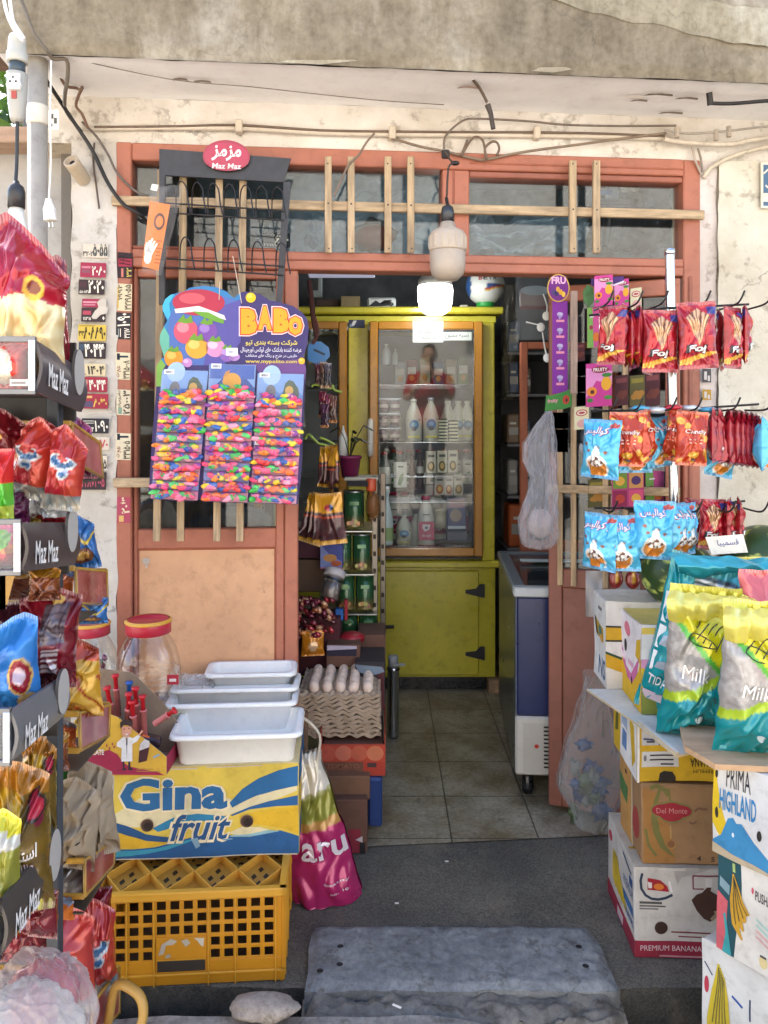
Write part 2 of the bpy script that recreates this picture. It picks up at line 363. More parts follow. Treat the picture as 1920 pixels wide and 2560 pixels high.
        for c in s.c:
            for q in c: buf += (q[0], q[1], q[2], 1)
        at.data.foreach_set('color', buf)
        for m in s.mats: me.materials.append(MATS[m])
        me.polygons.foreach_set('material_index', s.mi); me.polygons.foreach_set('use_smooth', s.sm); me.update()
        if warp:                                   # knocked about cardboard: cut finer, then bend faces, edges and print together
            bm = bmesh.new(); bm.from_mesh(me); bmesh.ops.triangulate(bm, faces=bm.faces[:])
            for k in range(4):
                es = [e for e in bm.edges if e.calc_length() > .035]
                if not es: break
                bmesh.ops.subdivide_edges(bm, edges=es, cuts=1); bmesh.ops.triangulate(bm, faces=[f for f in bm.faces if len(f.verts) > 3])
            sd = V((len(s.v)*.37 % 9, len(s.f)*.73 % 7, 1.3))
            for v in bm.verts: v.co += warp*(noise.noise_vector(v.co*5.5+sd)+.5*noise.noise_vector(v.co*13+sd))
            bm.to_mesh(me); bm.free()
        o = bpy.data.objects.new(name, me); COL.objects.link(o); o.location = loc
        if parent is not None: o.parent = parent
        tag(o, label, cat, group, kind); return o
def _wl(o):
    l = V(o.location)
    while o.parent: o = o.parent; l += V(o.location)
    return l
def tag(o, label=None, cat=None, group=None, kind=None):
    for k, v in (('label', label), ('category', cat), ('group', group), ('kind', kind)):
        if v: o[k] = v
    return o
def thing(name, label, cat, loc, group=None, kind=None):
    o = bpy.data.objects.new(name, None); COL.objects.link(o); o.location = loc; o.empty_display_size = .05
    return tag(o, label, cat, group, kind)
def kids(o): return [c for c in COL.objects if c.parent == o]
def dup(o, loc=None, rot=None, label=None, parent=None, scale=None):
    c = o.copy(); COL.objects.link(c)
    if parent is not None: c.parent = parent
    for ch in kids(o): dup(ch, parent=c)
    if loc is not None: c.location = loc
    if rot is not None: c.rotation_euler = rot
    if scale is not None: c.scale = (scale,)*3 if not isinstance(scale, (tuple, list)) else scale
    if label: c['label'] = label
    return c
def el(u, v, cu, cv, ru, rv): return ((u-cu)/ru)**2+((v-cv)/rv)**2 < 1
def boxf(w, d, h, M=None):                    # the printed faces of a w x d x h box in its own frame
    f = lambda o, u, v: Fr(o, u, v)
    return {'front': f((0, 0, 0), (w, 0, 0), (0, 0, h)), 'left': f((0, d, 0), (0, -d, 0), (0, 0, h)), 'right': f((w, 0, 0), (0, d, 0), (0, 0, h)),
            'top': f((0, 0, h), (w, 0, 0), (0, d, 0)), 'back': f((w, d, 0), (-w, 0, 0), (0, 0, h))}
def pouch(mb, w, h, t, paint, nu=30, nv=40, seed=0, wr=.006, seal=.05, pinch=.07, back=None, mat='foil', sag=0, pw=.55, zig=0, curl=0, peak=0, pk=.5, fan_=1):
    """A filled bag: flat seals top and bottom, swollen middle, creases; stands at z 0..h, front towards -y. Returns its front surface."""
    rg = random.Random(seed*7+1); lines = []
    for k in range(18):
        c_ = rg.choice(((0, 1), (1, 1), (0, 0), (1, 0), (rg.random(), 1-seal), (rg.random(), seal), (rg.random(), rg.random())))
        a_ = math.atan2(.5-c_[1]+rg.uniform(-.35, .35), .5-c_[0]+rg.uniform(-.35, .35)); lines.append((c_[0], c_[1], math.cos(a_), math.sin(a_), rg.uniform(.25, .7), rg.uniform(.03, .10), rg.choice((1, -.8))*rg.uniform(.5, 1.3)))
    ar = h/w
    def core(u, v, sd):
        s = min(v, 1-v); q = sst(0, 1, (s-seal)/.28) if s > seal else 0
        vb = q**.75*(1+sag*(.5-v)*1.6)
        eu = max(0, 1-(2*u-1)**2)**pw
        edge = min(1, 7*min(u, 1-u))*min(1, s/.04)
        fold = 0
        for (px, py, dx, dy, ln, wd, am) in lines:
            ru, rv = u-px, (v-py); al = ru*dx+rv*dy
            if al < -.05 or al > ln: continue
            d = abs(ru*dy-rv*dx)*(1+.8*al)
            if d < wd: fold += am*(1-d/wd)*min(1, (al+.05)*9)*(1-al/ln)**.5
        if sd: fold *= -.7
        rid = 1-2.2*abs(ns(u*2.6+seed, v*2.6*ar, seed*1.7+sd))
        fan = math.sin(u*38+seed+3*ns(u*4, v*3, seed))*math.exp(-max(0, s-seal)/.07)*(.55 if s > seal else .15)
        y = t/2*vb*eu+wr*edge*(rid*.7*q+fold*1.25+fan*.6*fan_)
        x = w*((u-.5)*(1-pinch*q)+.028*ns(v*5, seed)+.020*ns(v*11, seed+9)*(2*u-1)+.02*ns(u*4, v*4, seed+2)*edge)
        z = h*(v+(.016*ns(u*4, seed+5)+.03*(u-.5)*ns(seed*3.1, 7))*sst(.6, 1, v)-2*peak*abs(u-pk)**1.2*sst(.35, 1, v)*v)+(h*.008*math.sin(u*60) if zig and (v < .001 or v > .999) else 0)
        return x, y, z, q
    def front(u, v):
        x, y, z, q = core(u, v, 0); return V((x, -y if y > 0 else -y*.5, z))+V((0, curl*(v-.5)**2*-1, 0))
    def rear(u, v):
        x, y, z, q = core(u, v, 5); return V((x, max(y, -.001)*.9, z))+V((0, curl*(v-.5)**2*-1, 0))
    p0 = paint
    def paint(u, v):
        c = p0(u, v); s = min(v, 1-v)
        return mixc(c, '#ffffff' if round(u*nu) % 2 else '#000000', .16) if s < seal*.9 else c  # crimp ribs: their light and shade painted as alternating stripes on the seals
    mb.grid(front, nu, nv, paint, mat)
    mb.grid(rear, nu, nv, back if back is not None else (lambda u, v: paint(1-u, v)), mat, flip=True)
    return lambda u, v: front(min(max(u, 0), 1), min(max(v, 0), 1))
def R3(rx=0, ry=0, rz=0): return Matrix.Rotation(math.radians(rz), 4, 'Z') @ Matrix.Rotation(math.radians(ry), 4, 'Y') @ Matrix.Rotation(math.radians(rx), 4, 'X')
def place(o, loc, rx=0, ry=0, rz=0, s=None):
    o.location = loc; o.rotation_euler = (math.radians(rx), math.radians(ry), math.radians(rz))
    if s: o.scale = (s, s, s)
    return o
# ================================================================ the setting
# street: apron in front of the door, the drain channel, the kerb, the road
def bumpy(x0, x1, y0, y1, z, nx, ny, amp, sc, seed, edge=.0):
    def fn(u, v):
        x = x0+(x1-x0)*u; y = y0+(y1-y0)*v
        e = edge*ns(x*9, y*9, seed+3) if (v in (0., 1.) or u in (0., 1.)) else 0
        return V((x+(e if u in (0., 1.) else 0), y+(e if v in (0., 1.) else 0), z+amp*ns(x*sc, y*sc, seed)))
    return fn
m = MB('asphalt'); m.grid(bumpy(-2.6, 2.6, 2.0, 2.9, 0, 90, 30, .004, 6, 1, .018), 110, 24, '#636059')
f0 = bumpy(-2.6, 2.6, 2.0, 2.9, 0, 90, 30, .004, 6, 1, .018)
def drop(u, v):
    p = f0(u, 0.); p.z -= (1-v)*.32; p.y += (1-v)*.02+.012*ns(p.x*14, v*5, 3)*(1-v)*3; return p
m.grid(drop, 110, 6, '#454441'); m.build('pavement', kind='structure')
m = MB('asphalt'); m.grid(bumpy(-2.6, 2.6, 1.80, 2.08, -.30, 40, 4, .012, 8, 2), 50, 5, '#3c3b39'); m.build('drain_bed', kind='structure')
m = MB('stone')
def kerb(u, v):
    x = -2.6+5.2*u; zt = .045-.11*sst(.15, .5, x)+.008*ns(x*7, 1, 4)
    prof = [(1.86, -.32), (1.855, zt-.012), (1.843, zt), (1.66, zt+.004), (1.645, zt-.01), (1.64, -.1)]
    y, z = prof[round(v*5)]; return V((x, y+.006*ns(x*11, v*3, 8), z))
m.grid(kerb, 90, 5, '#8c8a86', smooth=False, flip=True); m.build('kerb', kind='structure')
m = MB('asphalt'); m.grid(lambda u, v: V((-40+80*u, -60+61.66*v, -.09)), 4, 4, '#b3ada3'); m.build('road', kind='structure')
m = MB('tile'); m.grid(lambda u, v: V((-1.5+3.6*u, 2.69+.085*(-1.5+3.6*u)-.02+2.5*v, .004)), 2, 2, '#ffffff'); m.build('floor', kind='structure')
ob_ = thing('street_building', 'plain sunlit cream building across the road, added to bounce light, seen only in reflections', 'building', (0, -8, -.09))
m = MB('plaster'); m.box((-16, -14, -.09), (16, -8, 6.5), '#cbc8c2'); m.build('wall', ob_)  # out of view, added to bounce warm sunlight onto the shop front
for k in range(8):
    m = MB('glass'); m.box((-14+3.6*k, -8.02, 1.2), (-12.4+3.6*k, -8.0, 2.6), '#ffffff'); m.build('window', ob_)
# stone slab bridging the drain
m = MB('stone')
def slab(u, v):
    c = [(-.42+.01, 2.207), (.595, 2.207), (.612, 1.955), (-.425, 1.955)]
    xl = c[0][0]*v+(c[3][0]+.215*0)*(1-v); xr = c[1][0]*v+c[2][0]*(1-v)
    x = (-.212 if 0 else -.208*v-.204*(1-v))+((.597*v+.600*(1-v))+.208)*u; y = 1.955+.252*v
    e = .005*ns(x*13, y*13, 5) if (u in (0., 1.) or v in (0., 1.)) else 0
    corner = .012*sst(.93, 1, u)*sst(.8, 1, v)+.012*sst(.95, 1, 1-u)*sst(.85, 1, v)
    d = min(u, 1-u, v*.4, (1-v)*.4)
    return V((x+e-corner*(1 if u > .5 else -1), y+e*.6-corner*.5, .035+.004*ns(x*9, y*9, 2)-.012*sst(.035, 0, d)+.004*ns(x*30, y*30, 7)-.012*max(0, ns(x*22, y*22, 9)-.25)*(1 if u > .75 and v < .4 else .2)))
m.grid(slab, 90, 34, '#7f8284')
def rim(u, v):                                # the sides, all round
    t = u*4; k = int(min(t, 3.999)); a = t-k
    p = slab(*[(a, 0.), (1., a), (1-a, 1.), (0., 1-a)][k]); p.z -= (1-v)*.06; p.y += .004*ns(p.x*30, v*9, 1); return p
m.grid(rim, 160, 3, '#7d8081')
for k, (x, y) in enumerate(((851, 2363), (849, 2408), (800, 2424), (1447, 2364), (1464, 2412))):
    Y = 1.43*F/(y-HY); c = P(x, y, Y); m.disc(0, 0, .009, .008, Fr((c.x, c.y, .0375), (1, 0, 0), (0, 1, 0)), '#191b1d', 0, 12)
m.build('stone_slab', None, 'worn blue grey stone slab laid across the drain as a step', 'slab')
m = MB('stone')
def sub(u, v):
    x = -.212+.83*u; a = v*2.2
    r = .02*ns(x*9, v*6, 3)+.013*ns(x*28, v*15, 5)+.006*ns(x*60, v*40, 6)
    k = sst(0, .05, u)*sst(0, .07, 1-u)
    prof = [(1.985, -.03), (1.963, .012), (1.925, .012), (1.885, .004), (1.862, -.03), (1.855, -.14), (1.86, -.30)]
    i = v*6; j = int(min(i, 5.999)); t = i-j; y = prof[j][0]*(1-t)+prof[j+1][0]*t; z = prof[j][1]*(1-t)+prof[j+1][1]*t
    return V((x, y+r*.8+.05*(1-k), z+r*.9*sst(0, .15, v)-.05*(1-k)))
m.grid(sub, 110, 36, '#76736d', flip=True); m.build('concrete_block', None, 'rough broken concrete lump under the front edge of the stone slab', 'concrete block')
m = MB('stone')
def cob(d): return 1+.2*ns(d.x*1.6, d.y*1.6, d.z*1.6+4)+.06*ns(d.x*5, d.y*5, d.z*5)
Y = 1.80; c = P(652, 2520, Y); m.ball((c.x, c.y+.03, .078), (.082, .036, .021), '#a0968d', 34, 18, fn=lambda d: cob(d)*(max(abs(d.x), .72)**-.25))
m.build('loose_stone', None, 'flat pale loose stone lying on the kerb left of the slab', 'stone')
for k, (x, y, a) in enumerate(((992, 2505, -30), (992, 2262, 5), (1117, 2157, 0))):
    Y = 1.43*F/(y-HY) if k == 0 else 1.468*F/(y-HY); c = P(x, y, Y); m = MB('paper'); z = .002 if k else -.02
    m.M = Matrix.Translation(c+V((0, -.02 if k == 0 else 0, .004))) @ R3(0, 0, a); m.box((-.012+.006*(k > 0), -.003, 0), (.012-.006*(k > 0), .003, .002), '#e8e6e0', .0005)
    m.build('paper_scrap', None, ('white paper scrap on the concrete below the slab edge', 'tiny white scrap on the grey pavement nearest the slab', 'tiny white scrap on the grey pavement near the doorstep')[k], 'litter', 'scraps of litter')
# ---------------------------------------------------------------- the building
bld = thing('shop_building', 'cream plastered shop building with a stained concrete beam over its entrance', 'building', (0, 2.69, 0))
ZB = 2.588; UL, UR = -1.19, 2.6
m = MB('concrete'); m.M = FM
def beam(u, v):
    x = UL+(UR-UL)*u; z = ZB+1.4*v
    return V((x+(.05*ns(z*7, 2)+.03*ns(z*23, 1) if u == 0 else 0), .315+.006*ns(x*3, z*3)+.003*ns(x*14, z*14, 3)-.012*sst(.012, 0, v), z+(.003*ns(x*5, 5)+.0015*ns(x*30, 2) if v == 0 else 0)))
m.grid(beam, 150, 60, lambda u, v: mixc('#aaa395', '#bdb7a8', .5+.5*ns(u*9, v*5)), flip=True)
m.box((UL, .0, ZB+1.39), (UR, .31, 4.3), '#a99c88')
m.box((UL, .02, ZB+.02), (UR, .30, ZB+1.39), '#a99c88')
m.box((UL, -5, ZB+.3), (UL+.2, .0, 4.3), '#a99c88'); m.box((UL+.2, -5, 4.1), (UR, 0, 4.3), '#a99c88')
# pale patch where the top coat survives at the right
pts = []
for i in range(41):
    t = i/40; x = .50+1.35*t; z = 2.735+.04*ns(x*3, 1)+.03*ns(x*9, 2)+.012*ns(x*30, 5)+(.09*(1-sst(0, .25, t)))-.05*math.exp(-((t-.62)/.2)**2)+.08*sst(.7, 1, t); pts.append((x, z))
top = [(x, z+.12+.02*ns(x*6, 3)+.03*t0*0) for t0, (x, z) in enumerate(pts)]
fr = Fr((0, .325, 0), (1, 0, 0), (0, 0, 1))
for i in range(40): m.poly([pts[i], pts[i+1], top[i+1], top[i]], Fr((0, .3203, 0), (1, 0, 0), (0, 0, 1)), '#cfccbc', 0)
for x0, x1, y0, y1 in ((1330, 1432, 168, 178), (700, 900, 150, 156)):
    m.poly([(fu(x0, .32), fz(x0, y1, .32)), (fu((x0+x1)/2, .32), fz(x0, y1-1, .32)-.004), (fu(x1, .32), fz(x1, y1-4, .32)), (fu(x1-20, .32), fz(x1, y0+1, .32)), (fu(x0+20, .32), fz(x0, y0, .32))], Fr((0, .3225, 0), (1, 0, 0), (0, 0, 1)), '#dcd8c8', 0)
m.build('beam', bld)
m = MB('limewash'); m.M = FM
m.grid(lambda u, v: V((UL+(UR-UL)*u, -.01+.325*v, ZB+.004*ns(u*40, v*3)-.008*sst(.93, 1, v)+.006*ns(u*90, v*9, 4)*sst(.6, .9, u))), 160, 14, '#f4f1ee', flip=True)
for (x, y, w, l, c) in ((450, 226, .20, .05, '#8d8071'), (505, 236, .19, .06, '#92867a'), (1590, 232, .2, .07, '#efe8dc'), (1650, 228, .22, .10, '#7a6d5f'), (1720, 238, .2, .08, '#85786a'), (1600, 262, .17, .06, '#94887a'), (1680, 290, .08, .09, '#8a7b6b'), (1170, 200, .22, .07, '#b79e8c')):
    u0 = fu(x, w)
    m.poly([(u0-l/2, w-.015), (u0-l*.1, w-.006), (u0+l/2, w-.012), (u0+l*.42, w+.004), (u0, w+.008), (u0-l*.4, w+.001)], Fr((0, 0, ZB), (1, 0, 0), (0, 1, 0)), c, -.012)
m.build('soffit', bld)
m = MB('plaster'); m.M = FM
ul, ur = fu(297), fu(1741); zt = fz(900, 381)
def wl(x0, x1, z0, z1, w, nx, nz, col, seed):
    def fn(u, v):
        x = x0+(x1-x0)*u; z = z0+(z1-z0)*v; e = .006*ns(z*12, x*12, seed)
        return V((x+(e*1.6 if u in (0., 1.) else 0), w+.006*ns(x*5, z*5, seed)+.004*ns(x*17, z*17, seed+1), z+(e if v == 0. else 0)))
    m.grid(fn, nx, nz, col, flip=True)
wl(UL, UR, zt-.004, ZB, .012, 160, 16, '#e3ddd5', 1)                     # over the door
wl(fu(186), ul+.002, -.02, zt, .03, 12, 110, '#d3cdc4', 2)                # left pier
m.box((fu(186), -.2, -.02), (ul-.004, .022, zt), '#cfc3b3')
wl(ur-.002, fu(1786), -.02, zt, .018, 8, 110, '#d8cdc6', 3)
wl(fu(1786), UR, -.02, zt, .03, 60, 110, '#d8d1c0', 4)
m.box((ur+.004, -.2, -.02), (UR, .01, zt), '#cfc3b3'); m.box((UL, -.2, zt), (UR, .0, 3.2), '#cfc3b3')
m.build('wall', bld)
m = MB('dark_inner')
for lo, hi, c in (((-1.3, 4.95, 0), (2.2, 5.05, 2.5), '#6a7078'), ((-1.3, 4.95, 2.5), (2.2, 5.05, 3), '#a6bac8'), ((-1.30, 2.75, 0), (-1.2, 4.95, 3), '#7b7d82'), ((2.1, 2.95, 0), (2.2, 4.95, 3), '#7b7d82')): m.box(lo, hi, c)
m.build('inner_wall', bld)
m = MB('paint'); m.box((-1.3, 2.62, 3.0), (2.2, 5.05, 3.08), '#b3c0ca'); m.build('ceiling', bld)
# ---------------------------------------------------------------- door frame, transom, leaves
TC, TD = '#ae6b53', '#9c5d48'
sf = thing('shopfront', 'terracotta painted wooden shopfront with barred transom windows and a peach lower panel', 'shopfront', (fu(1020)*CT, 2.7, 0))
def fbox(m, x0, y0, x1, y1, w0, w1, col, yr=None, b=.003, z0=None):
    xm = (x0+x1)/2 if yr is None else yr
    m.box((fu(x0), w0, z0 if z0 is not None else fz(xm, y1)), (fu(x1), w1, fz(xm, y0)), col, b)
XR = 950; ZT = fz(XR, 382); ZH0, ZH1 = fz(XR, 681), fz(XR, 637)
m = MB('paint'); m.M = FM
fbox(m, 296, 0, 334, 1, -.06, .030, TC, XR); m.v.clear(); m.f.clear(); m.c.clear(); m.mi.clear(); m.sm.clear()
U = fu
def fb(x0, x1, z0, z1, w0=-.05, w1=.03, col=TC, b=.004): m.box((U(x0), w0, z0), (U(x1), w1, z1), col, b)
zg0, zg1 = ZH1, fz(905, 423)
fb(296, 334, .0, ZT)
fb(334, 1701, zg1, ZT, w1=.028); fb(1170, 1701, fz(1435, 454), zg1-.001, w1=.02, col=TD)
fb(1170, 1701, zg1+.02, zg1+.026, w1=.033)
fb(1103, 1170, ZH1, zg1-.001, w1=.025); fb(1128, 1134, ZH1, zg1, w1=.029, col=TD)
fb(334, 1701, ZH0, ZH1, w1=.027); fb(334, 1701, ZH0+.030, ZH0+.036, w1=.031, col=TD)
fb(1701, 1743, .0, ZT, w1=.024); fb(1712, 1722, .0, ZH0, w1=.03, col=TD)
fb(712, 745, .0, ZH0-.001, w1=.018, w0=-.07)
fb(334, 690, ZH1, ZH1+.012, w1=.022, col=TD)
m.build('frame', sf)
m = MB('paint'); m.M = FM
zl0, zl1, zp = fz(500, 1321), ZH0-.001, fz(500, 1370)
fb(335, 345, .0, zl1, w1=.012, w0=-.035); fb(690, 711, .0, zl1, w1=.012, w0=-.035)
fb(345, 690, zp, zl0, w1=.012, w0=-.035); fb(345, 690, 0.01, .14, w1=.012, w0=-.035); fb(345, 690, zl1-.03, zl1, w1=.011, w0=-.035)
m.box((U(345), -.03, .14), (U(690), .004, zp), '#d8a67e', .004)
for (a, b, c, d) in ((345, 349, .14, zp), (686, 690, .14, zp), (349, 686, zp-.006, zp)): m.box((U(a), -.02, c), (U(b), .0065, d), '#9c5236', .001)
pf = Fr((U(366), .005, fz(366, 1402)), (1, 0, 0), (0, 0, 1)); pf.n = V((0, 1, 0))
m.poly([(.012*math.cos(a)*(1+.3*ns(a, 1)), .012*math.sin(a)*(1+.3*ns(a, 4))) for a in [i*.45 for i in range(14)]], pf, '#c9bfb4', .0008); m.rect(-.002, -.024, .004, -.008, pf, '#c9bfb4', .0008)
leafl = m.build('door_leaf', sf, 'fixed leaf with a peach lower panel')
m = MB('glass'); m.M = FM
m.box((U(343), -.018, zl0-.002), (U(692), -.013, zl1-.028), '#ffffff', .0005); m.build('pane', leafl)
for x0, x1, za in ((334, 1103, zg1), (1170, 1701, fz(1435, 454))):
    m = MB('glass'); m.M = FM; m.box((U(x0), -.02, ZH1), (U(x1), -.015, za), '#ffffff', .0005); m.build('pane', sf)
m = MB('wood_h'); m.M = FM; zs = fz(XR, 527); m.box((U(288), .0335, zs-.016), (U(1745), .050, zs+.016), '#bda380', .002); m.build('slat', sf)
for x in (820, 876, 966, 1022, 1418, 1476):
    m = MB('wood'); m.M = FM; d = random.uniform(-.004, .004); m.box((U(x-8.5), .0505, fz(x, 642)), (U(x+8.5), .066, fz(x, 407 if x < 1200 else 416)), mixc('#c0a684', '#ac936f', random.random()), .002)
    m.ball((U(x), .066, zs+.003), (.0035, .0012, .0035), '#4a4038', 8, 5, 'wire'); m.ball((U(x+2), .066, fz(x, 632)), (.003, .0012, .003), '#4a4038', 8, 5, 'wire'); m.ball((U(x-1), .066, fz(x, 425)), (.003, .0012, .003), '#4a4038', 8, 5, 'wire'); m.build('slat', sf)
for xa, xb in ((412, 401), (466, 459), (554, 548), (612, 604)):
    m = MB('wood'); m.M = FM; za, zb = fz(xa, 440), fz(xb, 1346); ua, ub = U(xa), U(xb); h = .0115
    m.add([(ua-h, .0505, za), (ua+h, .0505, za), (ub+h, .0505, zb), (ub-h, .0505, zb), (ua-h, .065, za), (ua+h, .065, za), (ub+h, .065, zb), (ub-h, .065, zb)],
          [(0, 1, 2, 3), (7, 6, 5, 4), (0, 4, 5, 1), (1, 5, 6, 2), (2, 6, 7, 3), (3, 7, 4, 0)], mixc('#c0a684', '#ac936f', random.random())); m.build('slat', sf)
m = MB('wood_h'); m.M = FM; zs2 = fz(500, 1203); m.box((U(292), .0335, zs2-.016), (U(728), .050, zs2+.016), '#c4ab88', .002); m.build('slat', sf)
# the open right leaf, swung in
hl, fl = V((1.06, 2.735, 0)), V((.625, 2.905, 0)); dv = (hl-fl); L = dv.length; dv.normalize(); nv = V((dv.y, -dv.x, 0))
LM = Matrix(((dv.x, -nv.x, 0, fl.x), (dv.y, -nv.y, 0, fl.y), (0, 0, 1, 0), (0, 0, 0, 1)))   # u along leaf from free edge, v away from viewer
m = MB('paint'); m.M = LM
for lo, hi, c in (((0, 0, .03), (.05, .04, ZH0-.01), '#8f5846'), ((L-.05, 0, .03), (L, .04, ZH0-.01), TC), ((.05, 0, ZH0-.07), (L-.05, .04, ZH0-.01), TC), ((.05, 0, .86), (L-.05, .04, .93), '#8f5846'), ((.05, 0, .03), (L-.05, .04, .13), '#8f5846'), ((.05, .01, .13), (L-.05, .03, .86), '#8c5746')): m.box(lo, hi, c, .004)
leafr = m.build('door_leaf', sf, 'brownish terracotta leaf standing open into the shop')
m = MB('glass'); m.M = LM; m.box((.045, .018, .925), (L-.045, .023, ZH0-.065), '#ffffff', .0005); m.build('pane', leafr)
for u in (.035, .085, .20, .27): 
    m = MB('wood'); m.M = LM; m.box((u, -.016, .87), (u+.02, -.001, 1.75), '#cbab82', .002); m.build('slat', leafr)
m = MB('wood_h'); m.M = LM; m.box((.0, -.032, 1.22), (L, -.017, 1.25), '#c5a67e', .002); m.build('slat', leafr)
# inner folded frame
m = MB('paint'); YI = 3.92; a = P(1302, 855, YI); b = P(1440, 1600, YI)
for lo, hi in (((a.x, YI, .02), (a.x+.036, YI+.04, a.z)), ((a.x+.036, YI, a.z-.035), (a.x+.5, YI+.04, a.z)), ((a.x+.036, YI, .8), (a.x+.5, YI+.04, .88)), ((a.x+.036, YI+.01, .1), (a.x+.5, YI+.03, .8)), ((a.x+.464, YI, .02), (a.x+.5, YI+.04, a.z-.036))): m.box(lo, hi, '#b4694d', .003)
m.build('divider', None, 'narrow terracotta wooden frame standing inside behind the open leaf', 'divider')
# ---------------------------------------------------------------- next door, sky gap
m = MB('paint')
gx0, gx1 = P(-420, 0, 2.75).x, P(186, 0, 2.72).x
for i in range(6):
    x0 = gx0+(gx1-gx0)*i/6; x1 = gx0+(gx1-gx0)*(i+1)/6
    m.box((x0, 2.74, -.05), (x1-.006, 2.77, 1.12), '#9b958c', .003); m.box((x0, 2.74, 1.13), (x1-.006, 2.77, 1.78), '#a39d94', .003); m.box((x0, 2.742, 1.79), (x1-.006, 2.772, P(0, 370, 2.75).z), '#aba69f', .003)
m.box((gx1-.04, 2.70, -.05), (gx1+.0, 2.74, 2.45), '#6b6359', .004)
m.build('metal_gate', None, 'grey sheet metal gate of flat panels beside the shop wall', 'gate')
m = MB('board'); a = P(-300, 326, 2.66); b = P(176, 366, 2.66); m.box((a.x, 2.62, b.z), (b.x, 2.74, a.z), '#a98b74', .004); m.build('timber_lintel', None, 'weathered brown timber lintel above the grey gate', 'beam')
m = MB('board'); a = P(-500, 60, 2.95); b = P(66, 134, 2.95); m.box((a.x, 2.9, b.z), (b.x, 3.1, a.z), '#8a6d58', .004); m.box((a.x, 2.85, a.z), (b.x+.03, 3.3, a.z+.03), '#6d6a68', .004)
m.build('eave', None, 'weathered brown boarded eave over the gate beside the beam end', 'eave')
tr = thing('tree', 'small leafy tree showing in the gap above the timber lintel', 'tree', (-3.0, 6.0, -.1))
m = MB('leaf'); r = random.Random(3)
for i in range(1500):
    c = V((-3.0, 6.0, 3.75))+V((r.gauss(0, .55), r.gauss(0, .45), r.gauss(0, .40))); d = V((r.gauss(0, 1), r.gauss(0, 1), r.gauss(0, 1))).normalized(); e = d.orthogonal().normalized(); s = r.uniform(.05, .10)
    m.add([c-d*s, c+e*s*.4, c+d*s, c-e*s*.4], [(0, 1, 2, 3)], mixc('#3d5a22', '#7fa040', r.random()))
m.build('crown', tr)
m = MB('board'); m.tube([(-3.0, 6.0, -.1), (-2.97, 6.0, 1.5), (-3.05, 6.02, 2.6), (-3, 6, 3.6)], [.08, .07, .05, .02], '#5b4a3a', 8, sub=3); m.tube([(-3.04, 6.01, 2.4), (-2.7, 5.9, 3.3)], [.04, .015], '#5b4a3a', 6); m.build('trunk', tr)
m = MB('paint'); a = P(94, 0, 2.33); m.lathe([(.029, 0), (.029, 1.56), (.034, 1.565), (.034, 1.61), (.029, 1.615), (.029, 2.586)], '#aba295', (a.x, 2.33, 0), 20)
zt2 = P(0, 258, 2.30).z
m.lathe([(.031, zt2-.055), (.0325, zt2-.05), (.0318, zt2), (.030, zt2+.004)], '#d9cfbd', (a.x, 2.33, 0), 20)
m.build('drain_pipe', None, 'thick grey plastic drain pipe rising to the beam end', 'pipe')
# ---------------------------------------------------------------- wires
def wire(name, label, pts, r, col, cat='cable', mat='wire', w=.02, n=6, grp=None, extra=None, sub=4):
    m = MB(mat); q = []
    for p in pts:
        q.append(FP(p[0], p[1], p[2] if len(p) > 2 else w))
    m.tube(q, r, col, n, sub=sub)
    if extra: extra(m)
    return m.build(name, None, label, cat, grp)
def clips(m):
    for x, y in ((598, 318), (980, 334), (1341, 334)):
        m.M = FM; u, z = fu(x, .03), fz(x, y, .03); m.box((u-.012, .012, z-.022), (u+.012, .048, z+.022), '#cdbfab', .004); m.M = None
wire('conduit', 'cream plastic conduit clipped along the wall above the door', [(207, 322), (400, 320), (598, 322), (800, 333), (980, 337), (1200, 338), (1341, 340), (1500, 342), (1660, 347)], .0085, '#cfc2b0', 'conduit', 'paint', .026, 8, extra=clips)
wire('electric_cable', 'brown cable running along the top of the cream conduit', [(236, 318), (450, 316), (598, 313), (800, 326), (980, 329), (1200, 331), (1341, 331), (1500, 334), (1662, 341)], .0045, '#6d5a4b', w=.033)
wire('electric_cable', 'thin cable arching from the bulb connector to the right end of the conduit', [(1110, 372), (1112, 345), (1130, 322), (1163, 299), (1200, 297), (1254, 299), (1332, 304), (1414, 312), (1550, 315), (1690, 314)], .004, '#75665a', w=.045)
wire('electric_cable', 'short brown cable dropping from the conduit over the left transom', [(936, 333), (915, 358), (895, 390), (873, 410), (852, 452), (835, 490)], .0042, '#7b6a5b', w=.07)
wire('electric_cable', 'slack cable sagging below the conduit to its right end', [(980, 345), (1045, 365), (1110, 378), (1182, 396), (1215, 399), (1303, 381), (1448, 361), (1560, 346), (1665, 333)], .0045, '#84725f', w=.04)
wire('electric_cable', 'curled loop of brown cable above the middle mullion', [(1168, 350), (1160, 372), (1153, 390), (1182, 345), (1206, 350), (1214, 385), (1217, 398), (1212, 372), (1228, 355), (1242, 356), (1248, 372), (1242, 388)], .0045, '#6f5c4c', w=.05)
wire('electric_cable', 'brown cable stub with a black taped end hanging from the soffit', [(1183, 200, .25), (1200, 222, .22), (1218, 256, .2)], .005, '#5d4d40', extra=lambda m: m.tube([FP(1219, 262, .2), FP(1227, 285, .2), FP(1233, 322, .2)], [.010, .008, .008], '#453a33', 8))
wire('electric_cable', 'very thin wire stretched along the white soffit', [(150, 140, .27), (424, 198, .22), (627, 217, .18), (800, 236, .13), (960, 252, .1), (1110, 262, .1)], .0016, '#7a6f64', n=5)
wire('electric_cable', 'thick black cable slanting down the pier to the left door stile', [(92, 164, .25), (174, 289, .1), (231, 376, .05), (270, 458, .05), (309, 511, .05), (340, 530, .05), (362, 548, .02), (380, 575, -.1)], .0065, '#2b2827', n=8)
